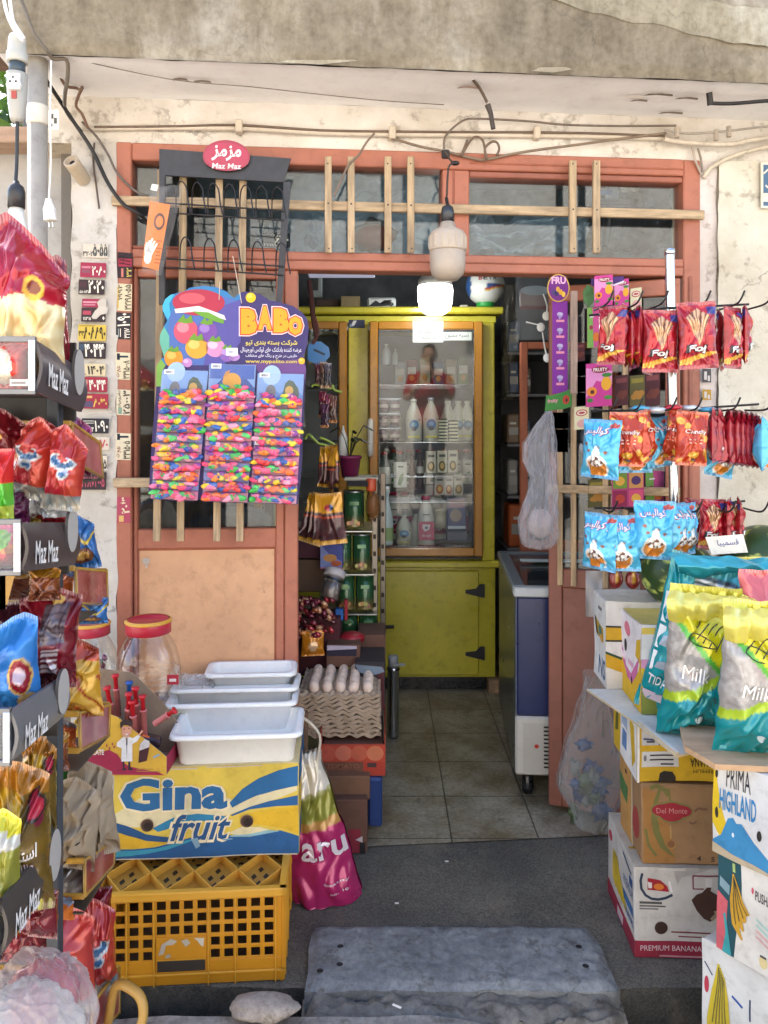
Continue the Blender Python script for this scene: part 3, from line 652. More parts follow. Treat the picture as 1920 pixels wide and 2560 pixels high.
wire('electric_cable', 'grey cable slanting from the wall corner behind the wire rack', [(205, 305), (240, 340), (270, 386), (294, 434), (338, 477), (370, 492)], .0045, '#6a5f56', w=.045)
wire('electric_cable', 'thin brown cable hanging straight down the left pier', [(236, 357), (233, 400), (240, 460), (248, 521)], .0035, '#5c4a3d', w=.04)
wire('electric_cable', 'grey cable climbing over the beam corner beside the socket', [(42, -30, .36), (68, 39, .36), (85, 85, .35), (116, 125, .33), (133, 147, .30), (166, 150, .29), (169, 193, .25), (162, 241, .2), (166, 280, .08), (205, 330, .04)], .006, '#6f6558')
wire('electric_cable', 'rusty bundle of twisted wire ends at the wall corner', [(150, 190, .15), (165, 215, .12), (190, 220, .1), (200, 225, .12), (206, 218, .14), (196, 240, .1), (190, 265, .06), (205, 285, .05), (220, 320, .05)], .005, '#7d5f4c')
def whites(m):
    m.tube([FP(1730, 367, .03), FP(1738, 400, .04), FP(1752, 435, .03)], .004, '#b7aa9b', 6); m.tube([FP(1745, 372, .03), FP(1752, 395, .05), FP(1756, 430, .03)], .004, '#8c7f70', 6)
    m.tube([FP(1758, 445, .03), FP(1775, 420, .04), FP(1811, 399, .04), FP(1860, 380, .04), FP(1990, 352, .04)], .008, '#c5b8a3', 8)
wire('electric_cable', 'thick cream cables spreading over the right corner of the wall', [(1660, 348), (1700, 355), (1768, 360), (1832, 360), (1880, 350), (1990, 335)], .009, '#cabdab', w=.045, n=8, extra=whites)
wire('electric_cable', 'grey twin wire strung through insulators above the right wall', [(1662, 325), (1720, 334), (1790, 330), (1824, 327), (1900, 318), (1990, 310)], .004, '#a49a8d', w=.06, extra=lambda m: [m.tube([FP(x, y-13, .055), FP(x, y+13, .055)], .009, '#b5a797', 8) for x, y in ((1692, 331), (1822, 329), (1790, 338))])
wire('electric_cable', 'short thick black cable fixed under the soffit at the right', [(1775, 258, .24), (1830, 259, .24), (1920, 252, .24), (2000, 250, .24)], .0065, '#1f1c1b', n=8, extra=lambda m: m.tube([FP(1773, 231, .25), FP(1776, 263, .24)], .010, '#25211f', 6))
m = MB('paint'); c = FP(195, 428, .06); A = R3(62, 0, -12).to_3x3()
m.lathe([(.024, -.04), (.025, .03), (.026, .045), (.020, .047), (.019, .036), (.0, .034)], '#c0ad93', c, 16, A=A, cap=False); m.lathe([(.010, .0365), (.0, .038)], '#2a2522', c, 12, A=A); m.box((c.x-.008, c.y+.0, c.z+.01), (c.x+.008, c.y+.07, c.z+.028), '#a8967f')
m.build('security_camera', None, 'small beige tube shaped camera fixed high on the left pier', 'camera')
# plug on a white cord
cd = thing('extension_cord', 'white cord hanging along the pipe with a two pin plug at its end', 'cord', P(126, 565, 2.24))
m = MB('white_plas'); m.tube([P(128, 152, 2.24), P(126, 289, 2.24), P(127, 410, 2.24), P(122, 500, 2.24)], .0028, '#e9e3d6', 6, sub=4); m.build('cable', cd)
m = MB('white_plas'); a = P(121, 498, 2.24); b = P(126, 552, 2.24); m.tube([a, a+(b-a)*.2, a+(b-a)*.45, b], [.009, .012, .018, .019], '#efeae0', 10); m.build('plug', cd)
m = MB('chrome'); 
for dx in (-4, 5): m.tube([P(126+dx, 552, 2.24), P(128+dx, 568, 2.24)], .003, '#c9c4b8', 6)
m.build('prong', cd)
m = MB('paper'); fr = Fr(P(121, 324, 2.25), V((.030, 0, 0)), V((0, 0, .058))); m.prism([(0, 0), (1, 0), (1, 1), (0, 1)], fr, .001, '#e9e4d8')
for q in ((.2, .55, .5, .8), (.55, .3, .85, .6), (.15, .15, .4, .3)): m.rect(*q, fr, '#5d5a50')
m.build('tag', None, 'small white printed tag tied on the cord by the pipe', 'tag')
# hanging multi socket and lamp holder
sk = thing('hanging_socket', 'grey cable connector hanging on white twin cord in front of the pipe', 'socket', P(42, 305, 1.78))
m = MB('plas')
def zz(y): return P(0, y, 1.78).z
cx = P(43, 0, 1.78).x
m.lathe([(.013, zz(305)), (.016, zz(295)), (.020, zz(262)), (.022, zz(230)), (.0225, zz(192)), (.0235, zz(185))], '#a8a69e', (cx, 1.78, 0), 18)
m.lathe([(.018, zz(186)), (.018, zz(158))], '#3d4a52', (cx, 1.78, 0), 18)
m.lathe([(.0225, zz(157)), (.0235, zz(155)), (.0235, zz(134)), (.0205, zz(131)), (.019, zz(98)), (.016, zz(90)), (.0, zz(88))], '#b7b5aa', (cx, 1.78, 0), 18)
m.build('body', sk)
m = MB('plas'); fr = Fr(P(14, 222, 1.753), V((.034, 0, 0)), V((0, 0, .036))); m.prism([(.1, 0), (.9, 0), (1, .3), (.9, .6), (.95, 1), (.1, 1), (.15, .6), (0, .3)], fr, .008, '#e9e7df')
for a, b in ((.5, .75), (.3, .48), (.7, .48)): m.disc(a, b, .08, .08, fr, '#2b2926', n=10)
fr2 = Fr(P(28, 245, 1.757), V((.011, 0, 0)), V((0, 0, .017))); m.prism([(0, 0), (1, 0), (1, 1), (0, 1)], fr2, .004, '#a5433a'); m.build('face_plate', sk)
m = MB('white_plas'); m.tube([P(5, -40, 1.74), P(14, 20, 1.74), P(28, 60, 1.75), P(48, 92, 1.757), P(58, 102, 1.757)], .0042, '#f4f2ec', 8, sub=4); m.tube([P(20, -40, 1.78), P(30, 40, 1.765), P(40, 66, 1.757), P(60, 96, 1.757)], .0042, '#f4f2ec', 8, sub=4); m.build('cord', sk)
lh = thing('lamp_holder', 'black lamp holder with a white bulb neck hanging below the grey socket', 'lamp', P(42, 590, 1.78))
m = MB('plas'); cx2 = P(41, 0, 1.78).x
m.lathe([(.019, zz(520)), (.0195, zz(480)), (.016, zz(466)), (.008, zz(460)), (.006, zz(452))], '#2d2d2e', (cx2, 1.78, 0), 16); m.build('holder', lh)
m = MB('white_plas'); m.lathe([(.028, zz(615)), (.027, zz(580)), (.019, zz(545)), (.015, zz(521))], '#e6e3da', (cx2, 1.78, 0), 16); m.build('bulb', lh)
m = MB('wire'); m.tube([P(43, 304, 1.78), P(42, 400, 1.785), P(39, 455, 1.78)], .0042, '#2f3336', 8, sub=4); m.build('cord', lh)
# wall sign right edge
m = MB('gloss_paint'); fr = Fr(FP(1903, 520, .045), V((CT, ST, 0))*.16, V((0, 0, .165))); m.prism([(0, 0), (1, 0), (1, 1), (0, 1)], fr, .006, '#d9d3bf')
m.rect(.05, .33, .95, .95, fr, '#2f5878'); m.rect(.05, .05, .95, .14, fr, '#2f5878'); m.line([(.05, .75), (.2, .88), (.35, .9)], .006, fr, '#d9d3bf'); m.line([(.1, .5), (.2, .42)], .006, fr, '#d9d3bf'); m.text(fa('پلاک'), fr, .3, .42, .85, .8, '#e8e4d4', .01)
m.build('number_plate', None, 'small blue enamel plate fixed on the cream wall at the right', 'plate')
# ================================================================ stickers on the pier and stile
def sticker(x0, y0, x1, y1, w, bg, label, items, skew=0, nm='sticker'):
    a, b = FP(x0, y1, w), FP(x1, y0, w); m = MB('paper')
    fr = Fr(a, V((CT, ST, 0))*((b.x-a.x)/CT), V((0, 0, b.z-a.z)))
    if bg: m.prism([(0, .02), (.98, 0), (1, .97), (.02, 1)], fr, .0008, bg)
    for it in items: it(m, fr)
    m.build(nm, None, label, 'sticker', 'phone number stickers')
T = lambda s, x0, y0, x1, y1, c, b=.02, rot=0: (lambda m, fr: m.text(s, fr, x0, y0, x1, y1, c, b, rot=rot))
B = lambda x0, y0, x1, y1, c: (lambda m, fr: m.rect(x0, y0, x1, y1, fr, c, .0003))
kx, ky, K = 0, 500, .2712
def st(c, *a): sticker(c[0]*K, 500+c[1]*K, c[2]*K, 500+c[3]*K, .040, *a)
CRM, DRK, WH = '#a2304a', '#3a2a28', '#f3ead8'
st((760, 405, 995, 530), '#d8cbb8', 'topmost phone number, black digits straight on the cream pier', [T('۵۰۵۵', .42, .12, .98, 1, '#2c3a3c', .03), T('۳۲۰۲', .02, .1, .42, .5, '#3c3a36')])
st((738, 578, 980, 712), CRM, 'crimson sticker reading 2080 near the top of the pier', [T('۲۰۸۰', .45, .12, .97, .75, WH, .03), B(.06, .6, .4, .75, '#c77d8c'), B(.06, .3, .38, .5, '#8b5360')])
st((722, 735, 966, 870), DRK, 'dark brown sticker with big white 2020', [T('۲۰۲۰', .38, .1, .97, .95, WH, .03), T('۵۵۰۸۳۵', .05, .08, .42, .32, WH), B(.05, .5, .3, .85, '#4e2c33')])
st((755, 912, 980, 988), CRM, 'half torn pink red sticker under the dark 2020 one', [B(.05, .5, .6, .7, '#d99aa5'), B(.05, .2, .55, .38, '#c77d8c'), (lambda m, fr: m.poly([(.68, 0), (1, 0), (1, 1), (.78, 1), (.62, .6)], fr, '#c9bfb0', .001))])
st((748, 994, 975, 1122), '#3b2b2c', 'dark torn sticker with a pink bar and a ragged pale patch', [B(.07, .5, .4, .78, '#b5485a'), T('۱۱۳۵', .08, .12, .4, .38, WH), (lambda m, fr: m.poly([(.42, .35), (.55, .75), (.75, 1.1), (1.1, 1.05), (1.05, .6), (.8, .5), (.62, .2), (.48, .2)], fr, '#cbc1b3', .0012)), T('۰', .86, .12, .96, .4, WH)])
st((718, 1148, 980, 1298), '#d6b64c', 'yellow sticker with jagged black digits on the pier', [T('۸۰۸۸۹۰', .2, .1, .97, .85, '#26221c', .03), T('۳۳', .03, .3, .22, .65, '#26221c'), B(.05, .88, .6, .95, '#a88c34')])
st((722, 1312, 978, 1462), '#34282a', 'dark sticker reading 4044 in white below the yellow one', [T('۴۰۴۴', .22, .12, .95, .9, WH, .03), B(.03, .5, .2, .9, '#3f4f60')])
st((735, 1508, 975, 1622), '#d9c79f', 'cream sticker with black digits 404 and dots', [T('۱۴۰۴', .3, .12, .95, .8, '#2b2722', .02), T('...', .04, .1, .25, .18, '#2b2722')])
st((762, 1630, 992, 1770), '#9f2d3f', 'crimson sticker with smaller white 4044', [T('۴۰۴۴', .25, .12, .94, .8, WH, .03), B(.05, .5, .2, .8, '#c98c7a')])
st((758, 1784, 1000, 1925), '#a02c3e', 'crimson sticker reading 8030 in yellow digits', [T('۸۰۳۰', .42, .1, .95, .8, '#e8c860', .03), B(.04, .7, .38, .85, '#d9b06a'), B(.04, .1, .4, .5, '#5a4a66')])
st((750, 2012, 1005, 2152), '#2e2a2e', 'black sticker reading 1090 with small lines at its left', [T('۱۰۹۰', .48, .12, .97, .85, WH, .02), T('۴۵۵۲۴', .08, .12, .45, .42, WH), B(.05, .8, .45, .84, WH), B(.05, .66, .45, .7, WH)])
def st2(c, *a): sticker(c[0]*.2486, 1000+c[1]*.2486, c[2]*.2486, 1000+c[3]*.2486, .040, *a)
st2((960, 370, 1100, 505), '#d8cab6', 'cream scrap with red digits 70 beside the red basket panel', [T('۷۰', .3, .1, .9, .8, '#c23a4a', .02)])
st2((960, 548, 1078, 708), '#d9ccb8', 'cream scrap with black digits 55 beside the red basket panel', [T('۵۵', .3, .1, .95, .7, '#2a2a28', .02), B(.3, .93, .95, .97, '#2a2a28')])
st2((800, 722, 1072, 905), '#3a2a2e', 'lowest dark sticker with pink digits on the pier', [T('۲۲۸۷۲۰۰۵', .08, .15, .92, .75, '#c9586a', .02)])
def st3(c, *a, o=(0, 500, K)): sticker(o[0]+c[0]*o[2], o[1]+c[1]*o[2], o[0]+c[2]*o[2], o[1]+c[3]*o[2], .0315, *a)
L1 = (0, 1000, .2486)
st3((1082, 482, 1222, 722), '#332226', 'upright black and crimson sticker at the top of the door stile', [B(.06, .45, .95, .75, '#a02c44'), T('۸۸۸۰', .1, .5, .9, .95, '#1b1416', .03, 90), B(.25, .05, .4, .38, '#c9786a'), T('۳۲', .55, .05, .95, .4, '#d8c060', .02, 90)])
st3((1080, 770, 1216, 1024), '#dccdaa', 'upright cream sticker with black writing, second on the door stile', [T('۳۲۱۹۸۰۵۵', .45, .05, .95, .95, '#2c2620', .02, 90), T('۱۹۹۲', .08, .4, .35, .95, '#4a4238', .02, 90), B(.02, .1, .1, .9, '#c9a940')])
st3((1068, 1035, 1206, 1286), '#332a2c', 'upright black sticker reading 109 in white on the door stile', [T('۱۰۹۰', .1, .48, .95, .97, WH, .03, 90), T('۳۲۱۷', .5, .05, .95, .42, WH, .02, 90), B(.15, .1, .2, .4, '#8fa09a'), B(.28, .1, .33, .4, WH)])
st3((1064, 1402, 1202, 1658), '#ddd0ae', 'upright cream sticker with a wrench mark, fourth on the door stile', [T('۳۳۱۵۰۰۸', .45, .04, .95, .7, '#2b2620', .02, 90), T('تعمیر', .08, .1, .38, .5, '#7c2c36', .02, 90), B(.1, .8, .85, .87, '#2a3340'), B(.1, .72, .3, .95, '#2a3340')])
st3((1070, 1745, 1204, 1985), '#d9ccb0', 'upright cream sticker with green streaks, fifth on the door stile', [T('۲۵۰۰۳', .42, .04, .95, .95, '#2b2620', .02, 90), T('تاسیسات', .08, .3, .35, .95, '#4a4238', .02, 90), B(.15, .05, .4, .3, '#7d9a84')])
st3((1160, 330, 1316, 606), '#dfd2b4', 'upright cream sticker just above the short wooden slat', [T('۳۳۱۵۰۵', .45, .04, .95, .7, '#241f1a', .02, 90), T('تعمیر', .08, .1, .38, .5, '#7c2c36', .02, 90), B(.12, .82, .85, .89, '#222b38'), B(.12, .74, .3, .97, '#222b38')], o=L1)
st3((1176, 970, 1312, 1238), '#b14a5e', 'upright pink sticker with cream digits at the bottom of the door stile', [T('۲۰۳', .2, .35, .95, .97, '#e9d8b4', .03, 90), B(.15, .05, .5, .28, '#d9b06a')], o=L1)
# ================================================================ wire display rack on the left leaf
rk = thing('display_rack', 'black metal display rack with a red oval sign and empty wire hooks', 'display rack', FP(560, 700, .12))
def fp3(x, y, w): return FP(x, y, w)
m = MB('wire'); bk = '#3a3a3e'; W0 = .10
def fquad(m, q, w, t, col, mat=None):
    f = [FP(x, y, w) for x, y in q]; n = V((ST, -CT, 0))*-t
    g = [p+n for p in f]; m.add(f+g, [(0, 1, 2, 3), (7, 6, 5, 4), (0, 4, 5, 1), (1, 5, 6, 2), (2, 6, 7, 3), (3, 7, 4, 0)], col, mat)
fquad(m, [(398, 437), (709, 455), (727, 396), (398, 372)], W0, .012, bk); m.build('header', rk)
for q in ([(397, 760), (411, 760), (412, 437), (398, 437)], [(690, 760), (705, 760), (727, 455), (709, 455)]):
    m = MB('wire'); fquad(m, q, W0, .02, bk); m.build('upright', rk)
for y0, y1 in ((507, 546), (646, 690)):
    m = MB('wire')
    for y in (y0, y1-22 if y0 > 600 else y1-15): m.tube([FP(405, y, W0+.004), FP(710, y+20, W0+.004)], .0028, '#2c2a2c', 6)
    m.build('crossbar', rk)
    for k in range(7 if y0 < 600 else 5):
        x = 440+k*40 if y0 < 600 else 450+k*60; m = MB('wire'); yb = y0+12+(x-405)*.06; d = .03
        m.tube([FP(x, yb+14, W0), FP(x, yb-30, W0+.02), FP(x+4, yb-58, W0+.05), FP(x+14, yb-68, W0+.06), FP(x+26, yb-52, W0+.065), FP(x+30, yb-20, W0+.07), FP(x+36, yb+10, W0+.075)], .0024, '#242226', 6, sub=3); m.build('hook', rk)
m = MB('gloss_paint'); c = FP(566, 393, W0+.014); fr = Fr(c, V((CT, ST, 0))*.0785, V((0, 0, .057)))
m.prism([(math.cos(a)*(1 if abs(math.cos(a)) < .9 else .98), math.sin(a)*(1 if math.sin(a) > 0 else .8)) for a in [i*6.2832/40 for i in range(40)]], fr, .012, '#a3213f', '#2a2426')
m.disc(0, .03, .9, .82, fr, '#b0294a', .0005, 40); m.text(fa('مزمز'), fr, -.62, -.22, .62, .68, '#f3e9e6', .03, .15, off=.001); m.text('Maz Maz', fr, -.6, -.68, .62, -.36, '#f1e4e2', .02, .1, off=.001)
m.build('sign', rk)
# orange glove packet hanging over the rack corner
gp = thing('glove_packet', 'clear packet with an orange card and white glove print hanging on the rack corner', 'packet', FP(405, 680, .2))
q = [(352, 678), (402, 688), (460, 459), (376, 466)]
def bil(q, w): return lambda u, v: FP((q[0][0]*(1-u)+q[1][0]*u)*(1-v)+(q[3][0]*(1-u)+q[2][0]*u)*v, (q[0][1]*(1-u)+q[1][1]*u)*(1-v)+(q[3][1]*(1-u)+q[2][1]*u)*v, w)
m = MB('paper'); a, b, c = FP(354, 672, .195), FP(396, 676, .195), FP(368, 508, .195)
fr = Fr(a, b-a, (FP(372, 506, .195)-a)); m.prism([(0, .04), (1, 0), (1.28, 1.0), (.05, 1.02)], fr, .001, '#ee7f2b')
m.disc(.75, .73, .32, .13, fr, '#4a2c22', n=18); m.disc(.75, .73, .22, .085, fr, '#ee7f2b', .0009, 18); m.line([(.5, .66), (.7, .78), (.95, .72), (.72, .68)], .006, fr, '#4a2c22')
for k in range(5): m.line([(.24+.02*k, .16), (.12+.12*k, .32+.04*(2-abs(k-2))), (.16+.15*k, .40+.035*(2-abs(k-2)))], [.012, .008, .005], fr, '#f2efe8')
m.disc(.3, .17, .22, .09, fr, '#f2efe8', n=16, off=.0012)
for k in range(7): m.rect(.72, .10+.055*k, .72+random.uniform(.2, .34), .118+.055*k, fr, '#b5501c')
m.build('card', gp)
m = MB('thin_film'); f1 = bil(q, .21); f2 = bil(q, .18)
m.grid(lambda u, v: f1(u, v)+V((0, -.006*ns(u*4, v*6, 2)-.01*(1-(2*u-1)**2)*math.sin(v*3.1)+.008, 0)), 16, 30, '#f2f0ec'); m.build('wrap', gp)
m = MB('paper'); fquad(m, [(376, 474), (392, 478), (396, 462), (380, 460)], .215, .001, '#efece4'); m.build('label', gp)
# ================================================================ balloon display card
bc = thing('balloon_card', 'purple shaped display card lettered BABO with fruit pictures hanging on the left leaf', 'display card', FP(560, 1260, .12))
E0 = (330, 650, .3165)
def ep(cx, cy): return (E0[0]+cx*E0[2], E0[1]+cy*E0[2])
o = FP(330, 650, .125); e1 = FP(1330, 650, .125)
sx = ((FP(830, 1000, .125)-FP(330, 1000, .125)).length)/500      # metres per photo pixel
BF = Fr(o, V((CT, ST, 0))*sx*E0[2]*1, V((0, 0, -sx*E0[2])))       # coordinates in the crop's own pixels, y down
BF.n = V((ST, -CT, 0))
out = [(130, 1840), (150, 1500), (190, 1000), (190, 840), (225, 780), (250, 770), (215, 650), (218, 590), (250, 520), (272, 480), (240, 400), (236, 360), (260, 305), (300, 270), (400, 245), (450, 213), (560, 195), (660, 205), (740, 240), (775, 275), (800, 290), (830, 258), (870, 238), (930, 238), (1010, 260), (1080, 305), (1160, 318), (1270, 350), (1340, 400), (1380, 450), (1392, 520), (1382, 650), (1352, 750), (1372, 850), (1362, 1000), (1335, 1650), (1305, 1945), (900, 1925), (500, 1900)]
m = MB('paper'); m.prism(out[::-1], BF, -.004 if 0 else .004, '#43386a', '#d9d4cc')
def bp(pts, c, k=1): m.poly([(a, b) for a, b in pts][::-1], BF, c, .0006*k)
bp([(236, 360), (260, 305), (300, 270), (400, 245), (450, 213), (560, 195), (660, 205), (740, 240), (775, 275), (800, 290), (830, 258), (850, 246), (850, 620), (700, 830), (250, 830), (225, 780), (250, 770), (215, 650), (218, 590), (250, 520), (272, 480), (240, 400)], '#3d7fb4')
bp([(300, 420), (420, 300), (640, 260), (800, 300), (850, 330), (850, 640), (700, 830), (300, 830), (260, 700)], '#5570b0', 2)
bp([(640, 380), (850, 300), (850, 640), (720, 830), (560, 830)], '#5d559c', 3)
bp([(236, 360), (260, 305), (300, 272), (330, 268), (290, 340), (300, 430), (280, 470), (240, 400)], '#49b0d8', 3)
bp([(190, 1000), (190, 840), (225, 784), (262, 830), (240, 870), (235, 1000)], '#7fae4c', 2)
bp([(215, 650), (218, 590), (250, 525), (290, 600), (290, 700), (250, 770)], '#6cb39a', 3)
bp([(800, 830), (1340, 770), (1372, 850), (1366, 930), (985, 880), (970, 825)], '#6d4a82', 1)
def fruit(cx, cy, rx, ry, c, hi, leaf=True, k=4):
    m.disc(cx, cy, rx, ry, BF, c, .0006*k, 26); m.disc(cx-rx*.25, cy-ry*.3, rx*.5, ry*.42, BF, hi, .0006*(k+.5), 20)
    if leaf: m.poly([(cx-rx*.7, cy-ry*.75), (cx-rx*.2, cy-ry*1.35), (cx, cy-ry*.95), (cx+rx*.45, cy-ry*1.3), (cx+rx*.6, cy-ry*.7), (cx, cy-ry*.6)][::-1], BF, '#6f9a35', .0006*(k+1))
fruit(520, 330, 205, 105, '#b5384c', '#cf5c66', False); bp([(330, 385), (520, 358), (720, 430), (735, 468), (520, 402), (340, 418)], '#efe9e0', 5.5)
bp([(470, 400), (600, 408), (720, 470), (716, 498), (640, 478), (540, 440)], '#6fa03a', 6)
fruit(420, 560, 95, 100, '#d9576a', '#e98a94'); fruit(585, 560, 80, 85, '#7d4fa0', '#a17cc0'); fruit(505, 690, 90, 88, '#e2a23a', '#f0c468'); fruit(650, 690, 78, 74, '#d98fb8', '#ecc0d6'); fruit(325, 775, 72, 76, '#e8932e', '#f2b95c'); fruit(745, 740, 62, 60, '#8a62ac', '#b492cc'); fruit(430, 810, 40, 36, '#c48ac0', '#dcb2d8', False); fruit(800, 760, 44, 34, '#b98cc6', '#d8b8e0', False)
fruit(930, 285, 40, 40, '#e8c020', '#f3dc60', False, 3); fruit(1335, 790, 27, 27, '#e0b030', '#ecc860', False, 3)
m.rect(735, 690, 828, 752, BF, '#f0eef0', .005); m.text('8801', BF, 760, 732, 800, 712, '#8a80a0', .01, off=.0056)
LT = [('B', 850, 372, 985, 582), ('A', 985, 350, 1100, 545), ('B', 1108, 365, 1240, 566), ('O', 1225, 428, 1345, 585)]
for k, (bo, c, of) in enumerate(((.16, '#f6d9dc', .0030), (.125, '#d9562e', .0036), (.075, '#f0a52c', .0042))):
    for s, x0, y0, x1, y1 in LT:
        e = (.0, 8, 18)[k]; m.text(s, BF, x0-14+e, y1+14-e, x1+14-e, y0-14+e, c, bo, off=of)
m.text(fa('شرکت بسته بندی تیو'), BF, 890, 672, 1300, 622, '#e9d36a', .02, off=.003)
m.text(fa('عرضه کننده بادکنک های لوکس اورجینال'), BF, 850, 728, 1335, 682, '#e6e0ea', .012, off=.003)
m.text(fa('خارجی در طرح و رنگ های مختلف'), BF, 890, 772, 1300, 732, '#e6e0ea', .012, off=.003)
m.text('www.mypolito.com', BF, 888, 818, 1298, 780, '#e3c95e', .015, off=.003)
m.build('card', bc)
m = MB('cloth')
for xa, ya, xb, yb in ((790, -40, 860, 335), (690, 160, 682, 310)): m.tube([BF.at(xa, ya, .01), BF.at(xb, yb, .012)], .0014, '#d8c9b4', 5)
m.build('string', bc)
# packs of balloons, three strips
BAL = ['#e8467c', '#f0557f', '#e9403c', '#f07028', '#f08a2c', '#f0c428', '#e8d83c', '#3fb54a', '#5ad06a', '#2f58a8', '#3a6fc0', '#8a3f94', '#f27aa0', '#ef5a8a', '#ee3f6c', '#f2a0b8']
cols = [((240, 870), (595, 872), (150, 1885), (512, 1905), 'left'), ((607, 822), (975, 824), (552, 1908), (905, 1925), 'middle'), ((987, 892), (1356, 895), (930, 1925), (1292, 1940), 'right')]
for ci, (tl, tr_, bl, br, nm) in enumerate(cols):
    rb = random.Random(20+ci); n = 12
    def at(u, v, off=.006): return BF.at((tl[0]*(1-v)+bl[0]*v)*(1-u)+(tr_[0]*(1-v)+br[0]*v)*u, (tl[1]*(1-v)+bl[1]*v)*(1-u)+(tr_[1]*(1-v)+br[1]*v)*u, off)
    px = sx*E0[2]
    for k in range(n):
        v0 = 0 if k == 0 else .195+(k-1)*.0735; v1 = .195+k*.0735 if k else .245
        if k == 0: v0, v1 = 0, .25
        pk = thing('balloon_pack', f'clear pack of bright rubber balloons, one of the overlapping packs in the {nm} strip' if k else f'top balloon pack of the {nm} strip, with its picture header showing', 'balloon pack', at(.5, v1, .01), 'balloon packs on the display card')
        zo = .006+.0022*(n-k)*0+.0035
        m = MB('paper'); q = [at(0, min(1, v1+.01), zo-.002), at(1, min(1, v1+.01), zo-.002), at(1, v0, zo-.002), at(0, v0, zo-.002)]
        fr = Fr(q[0], q[1]-q[0], q[3]-q[0])
        if k == 0:
            m.prism([(0, 0), (1, 0), (1, 1), (0, 1)], fr, .001, '#7fa3d6'); m.poly([(0, .2), (.3, .62), (.5, .4), (.75, .7), (1, .35), (1, .1), (0, .1)], fr, '#5c86c4' if ci != 1 else '#34539a', .0003)
            m.disc(.3, .95, .2, .3, fr, '#a9c6e8', .0004, 16) if ci != 1 else m.rect(.02, .6, .98, .99, fr, '#3d5fae', .0004)
            if ci == 1: m.disc(.5, .52, .2, .25, fr, '#e0a02e', .0006, 18); m.poly([(.3, .62), (.42, .7), (.45, .85), (.36, .8)], fr, '#d0902a', .0006)
            else:
                m.disc(.3, .45, .11, .22, fr, '#6d6a6c', .0006, 18); m.poly([(.55, .3), (.6, .7), (.68, .82), (.78, .78), (.9, .55), (.92, .3)], fr, '#4c5a44', .0006); m.disc(.7, .5, .09, .14, fr, '#c9a04c', .0009, 16)
            m.rect(.04, .88, .26, 1.02, fr, '#f2f2f0', .0012); m.text('8801', fr, .08, .91, .22, .98, '#555555', .02, off=.0016)
        else:
            m.prism([(0, 0), (1, 0), (1, 1), (0, 1)], fr, .001, rb.choice(['#d87aa0', '#e08a9a', '#7a86c8', '#d890b0', '#e0a0b8']))
            if rb.random() < .3: m.rect(.02, .2, .16, .9, fr, '#efe9e6', .002); m.rect(.05, .4, .12, .7, fr, '#c0304a', .0024)
        m.build('backing_card', pk)
        m = MB('rubber'); lay = 17 if k else 16
        for i in range(lay):
            u = (.06+.88*((i+.5)/lay)+rb.uniform(-.07, .07)); vv = v0+(v1-v0)*(rb.uniform(.18, .74) if k else rb.uniform(.64, .92)); c = at(u, vv, zo+rb.uniform(.003, .007)+.009*(vv-v0)/(v1-v0))
            ang = rb.uniform(-26, 26); A = (R3(0, ang, 0)).to_3x3(); w = rb.uniform(.014, .026); hgt = rb.uniform(.0075, .0125)
            col = rb.choice(BAL); sd = rb.uniform(0, 50)
            m.ball(c, (w, .006, hgt), col, 11, 7, A=A, fn=lambda d: .85+.3*ns(d.x*1.4+sd, d.y*1.4, d.z*1.4)-.25*max(0, d.x-.5), cf=lambda d: mixc(col, '#ffffff', .0+.12*max(0, d.z)*0))
            if rb.random() < .35: m.lathe([(.0035, -.002), (.0022, 0), (.0035, .002)], col, c+V((rb.uniform(-.01, .01), -.007, rb.uniform(-.003, .003))), 8, A=R3(90, 0, 0).to_3x3())
        m.build('balloons', pk)
        m = MB('plas'); q0, q1 = at(.0, v1-.004, zo+.012), at(1., v1-.004, zo+.012); m.tube([q0, (q0+q1)/2+V((0, 0, rb.uniform(-.002, .002))), q1], .0011, '#5a3454', 5); m.build('gap_shade_line', pk)  # dark line standing in for the shade between overlapping packs
        m = MB('thin_film'); m.grid(lambda u, v: at(u*1.02-.01, v0+(v1-v0)*(1-v), zo+.004+.013*math.sin(math.pi*min(1, max(0, v)))**.5*(1-(2*u-1)**6)+.002*ns(u*9, v*5, k)), 12, 5, '#f6f4f8'); m.build('wrapper', pk)
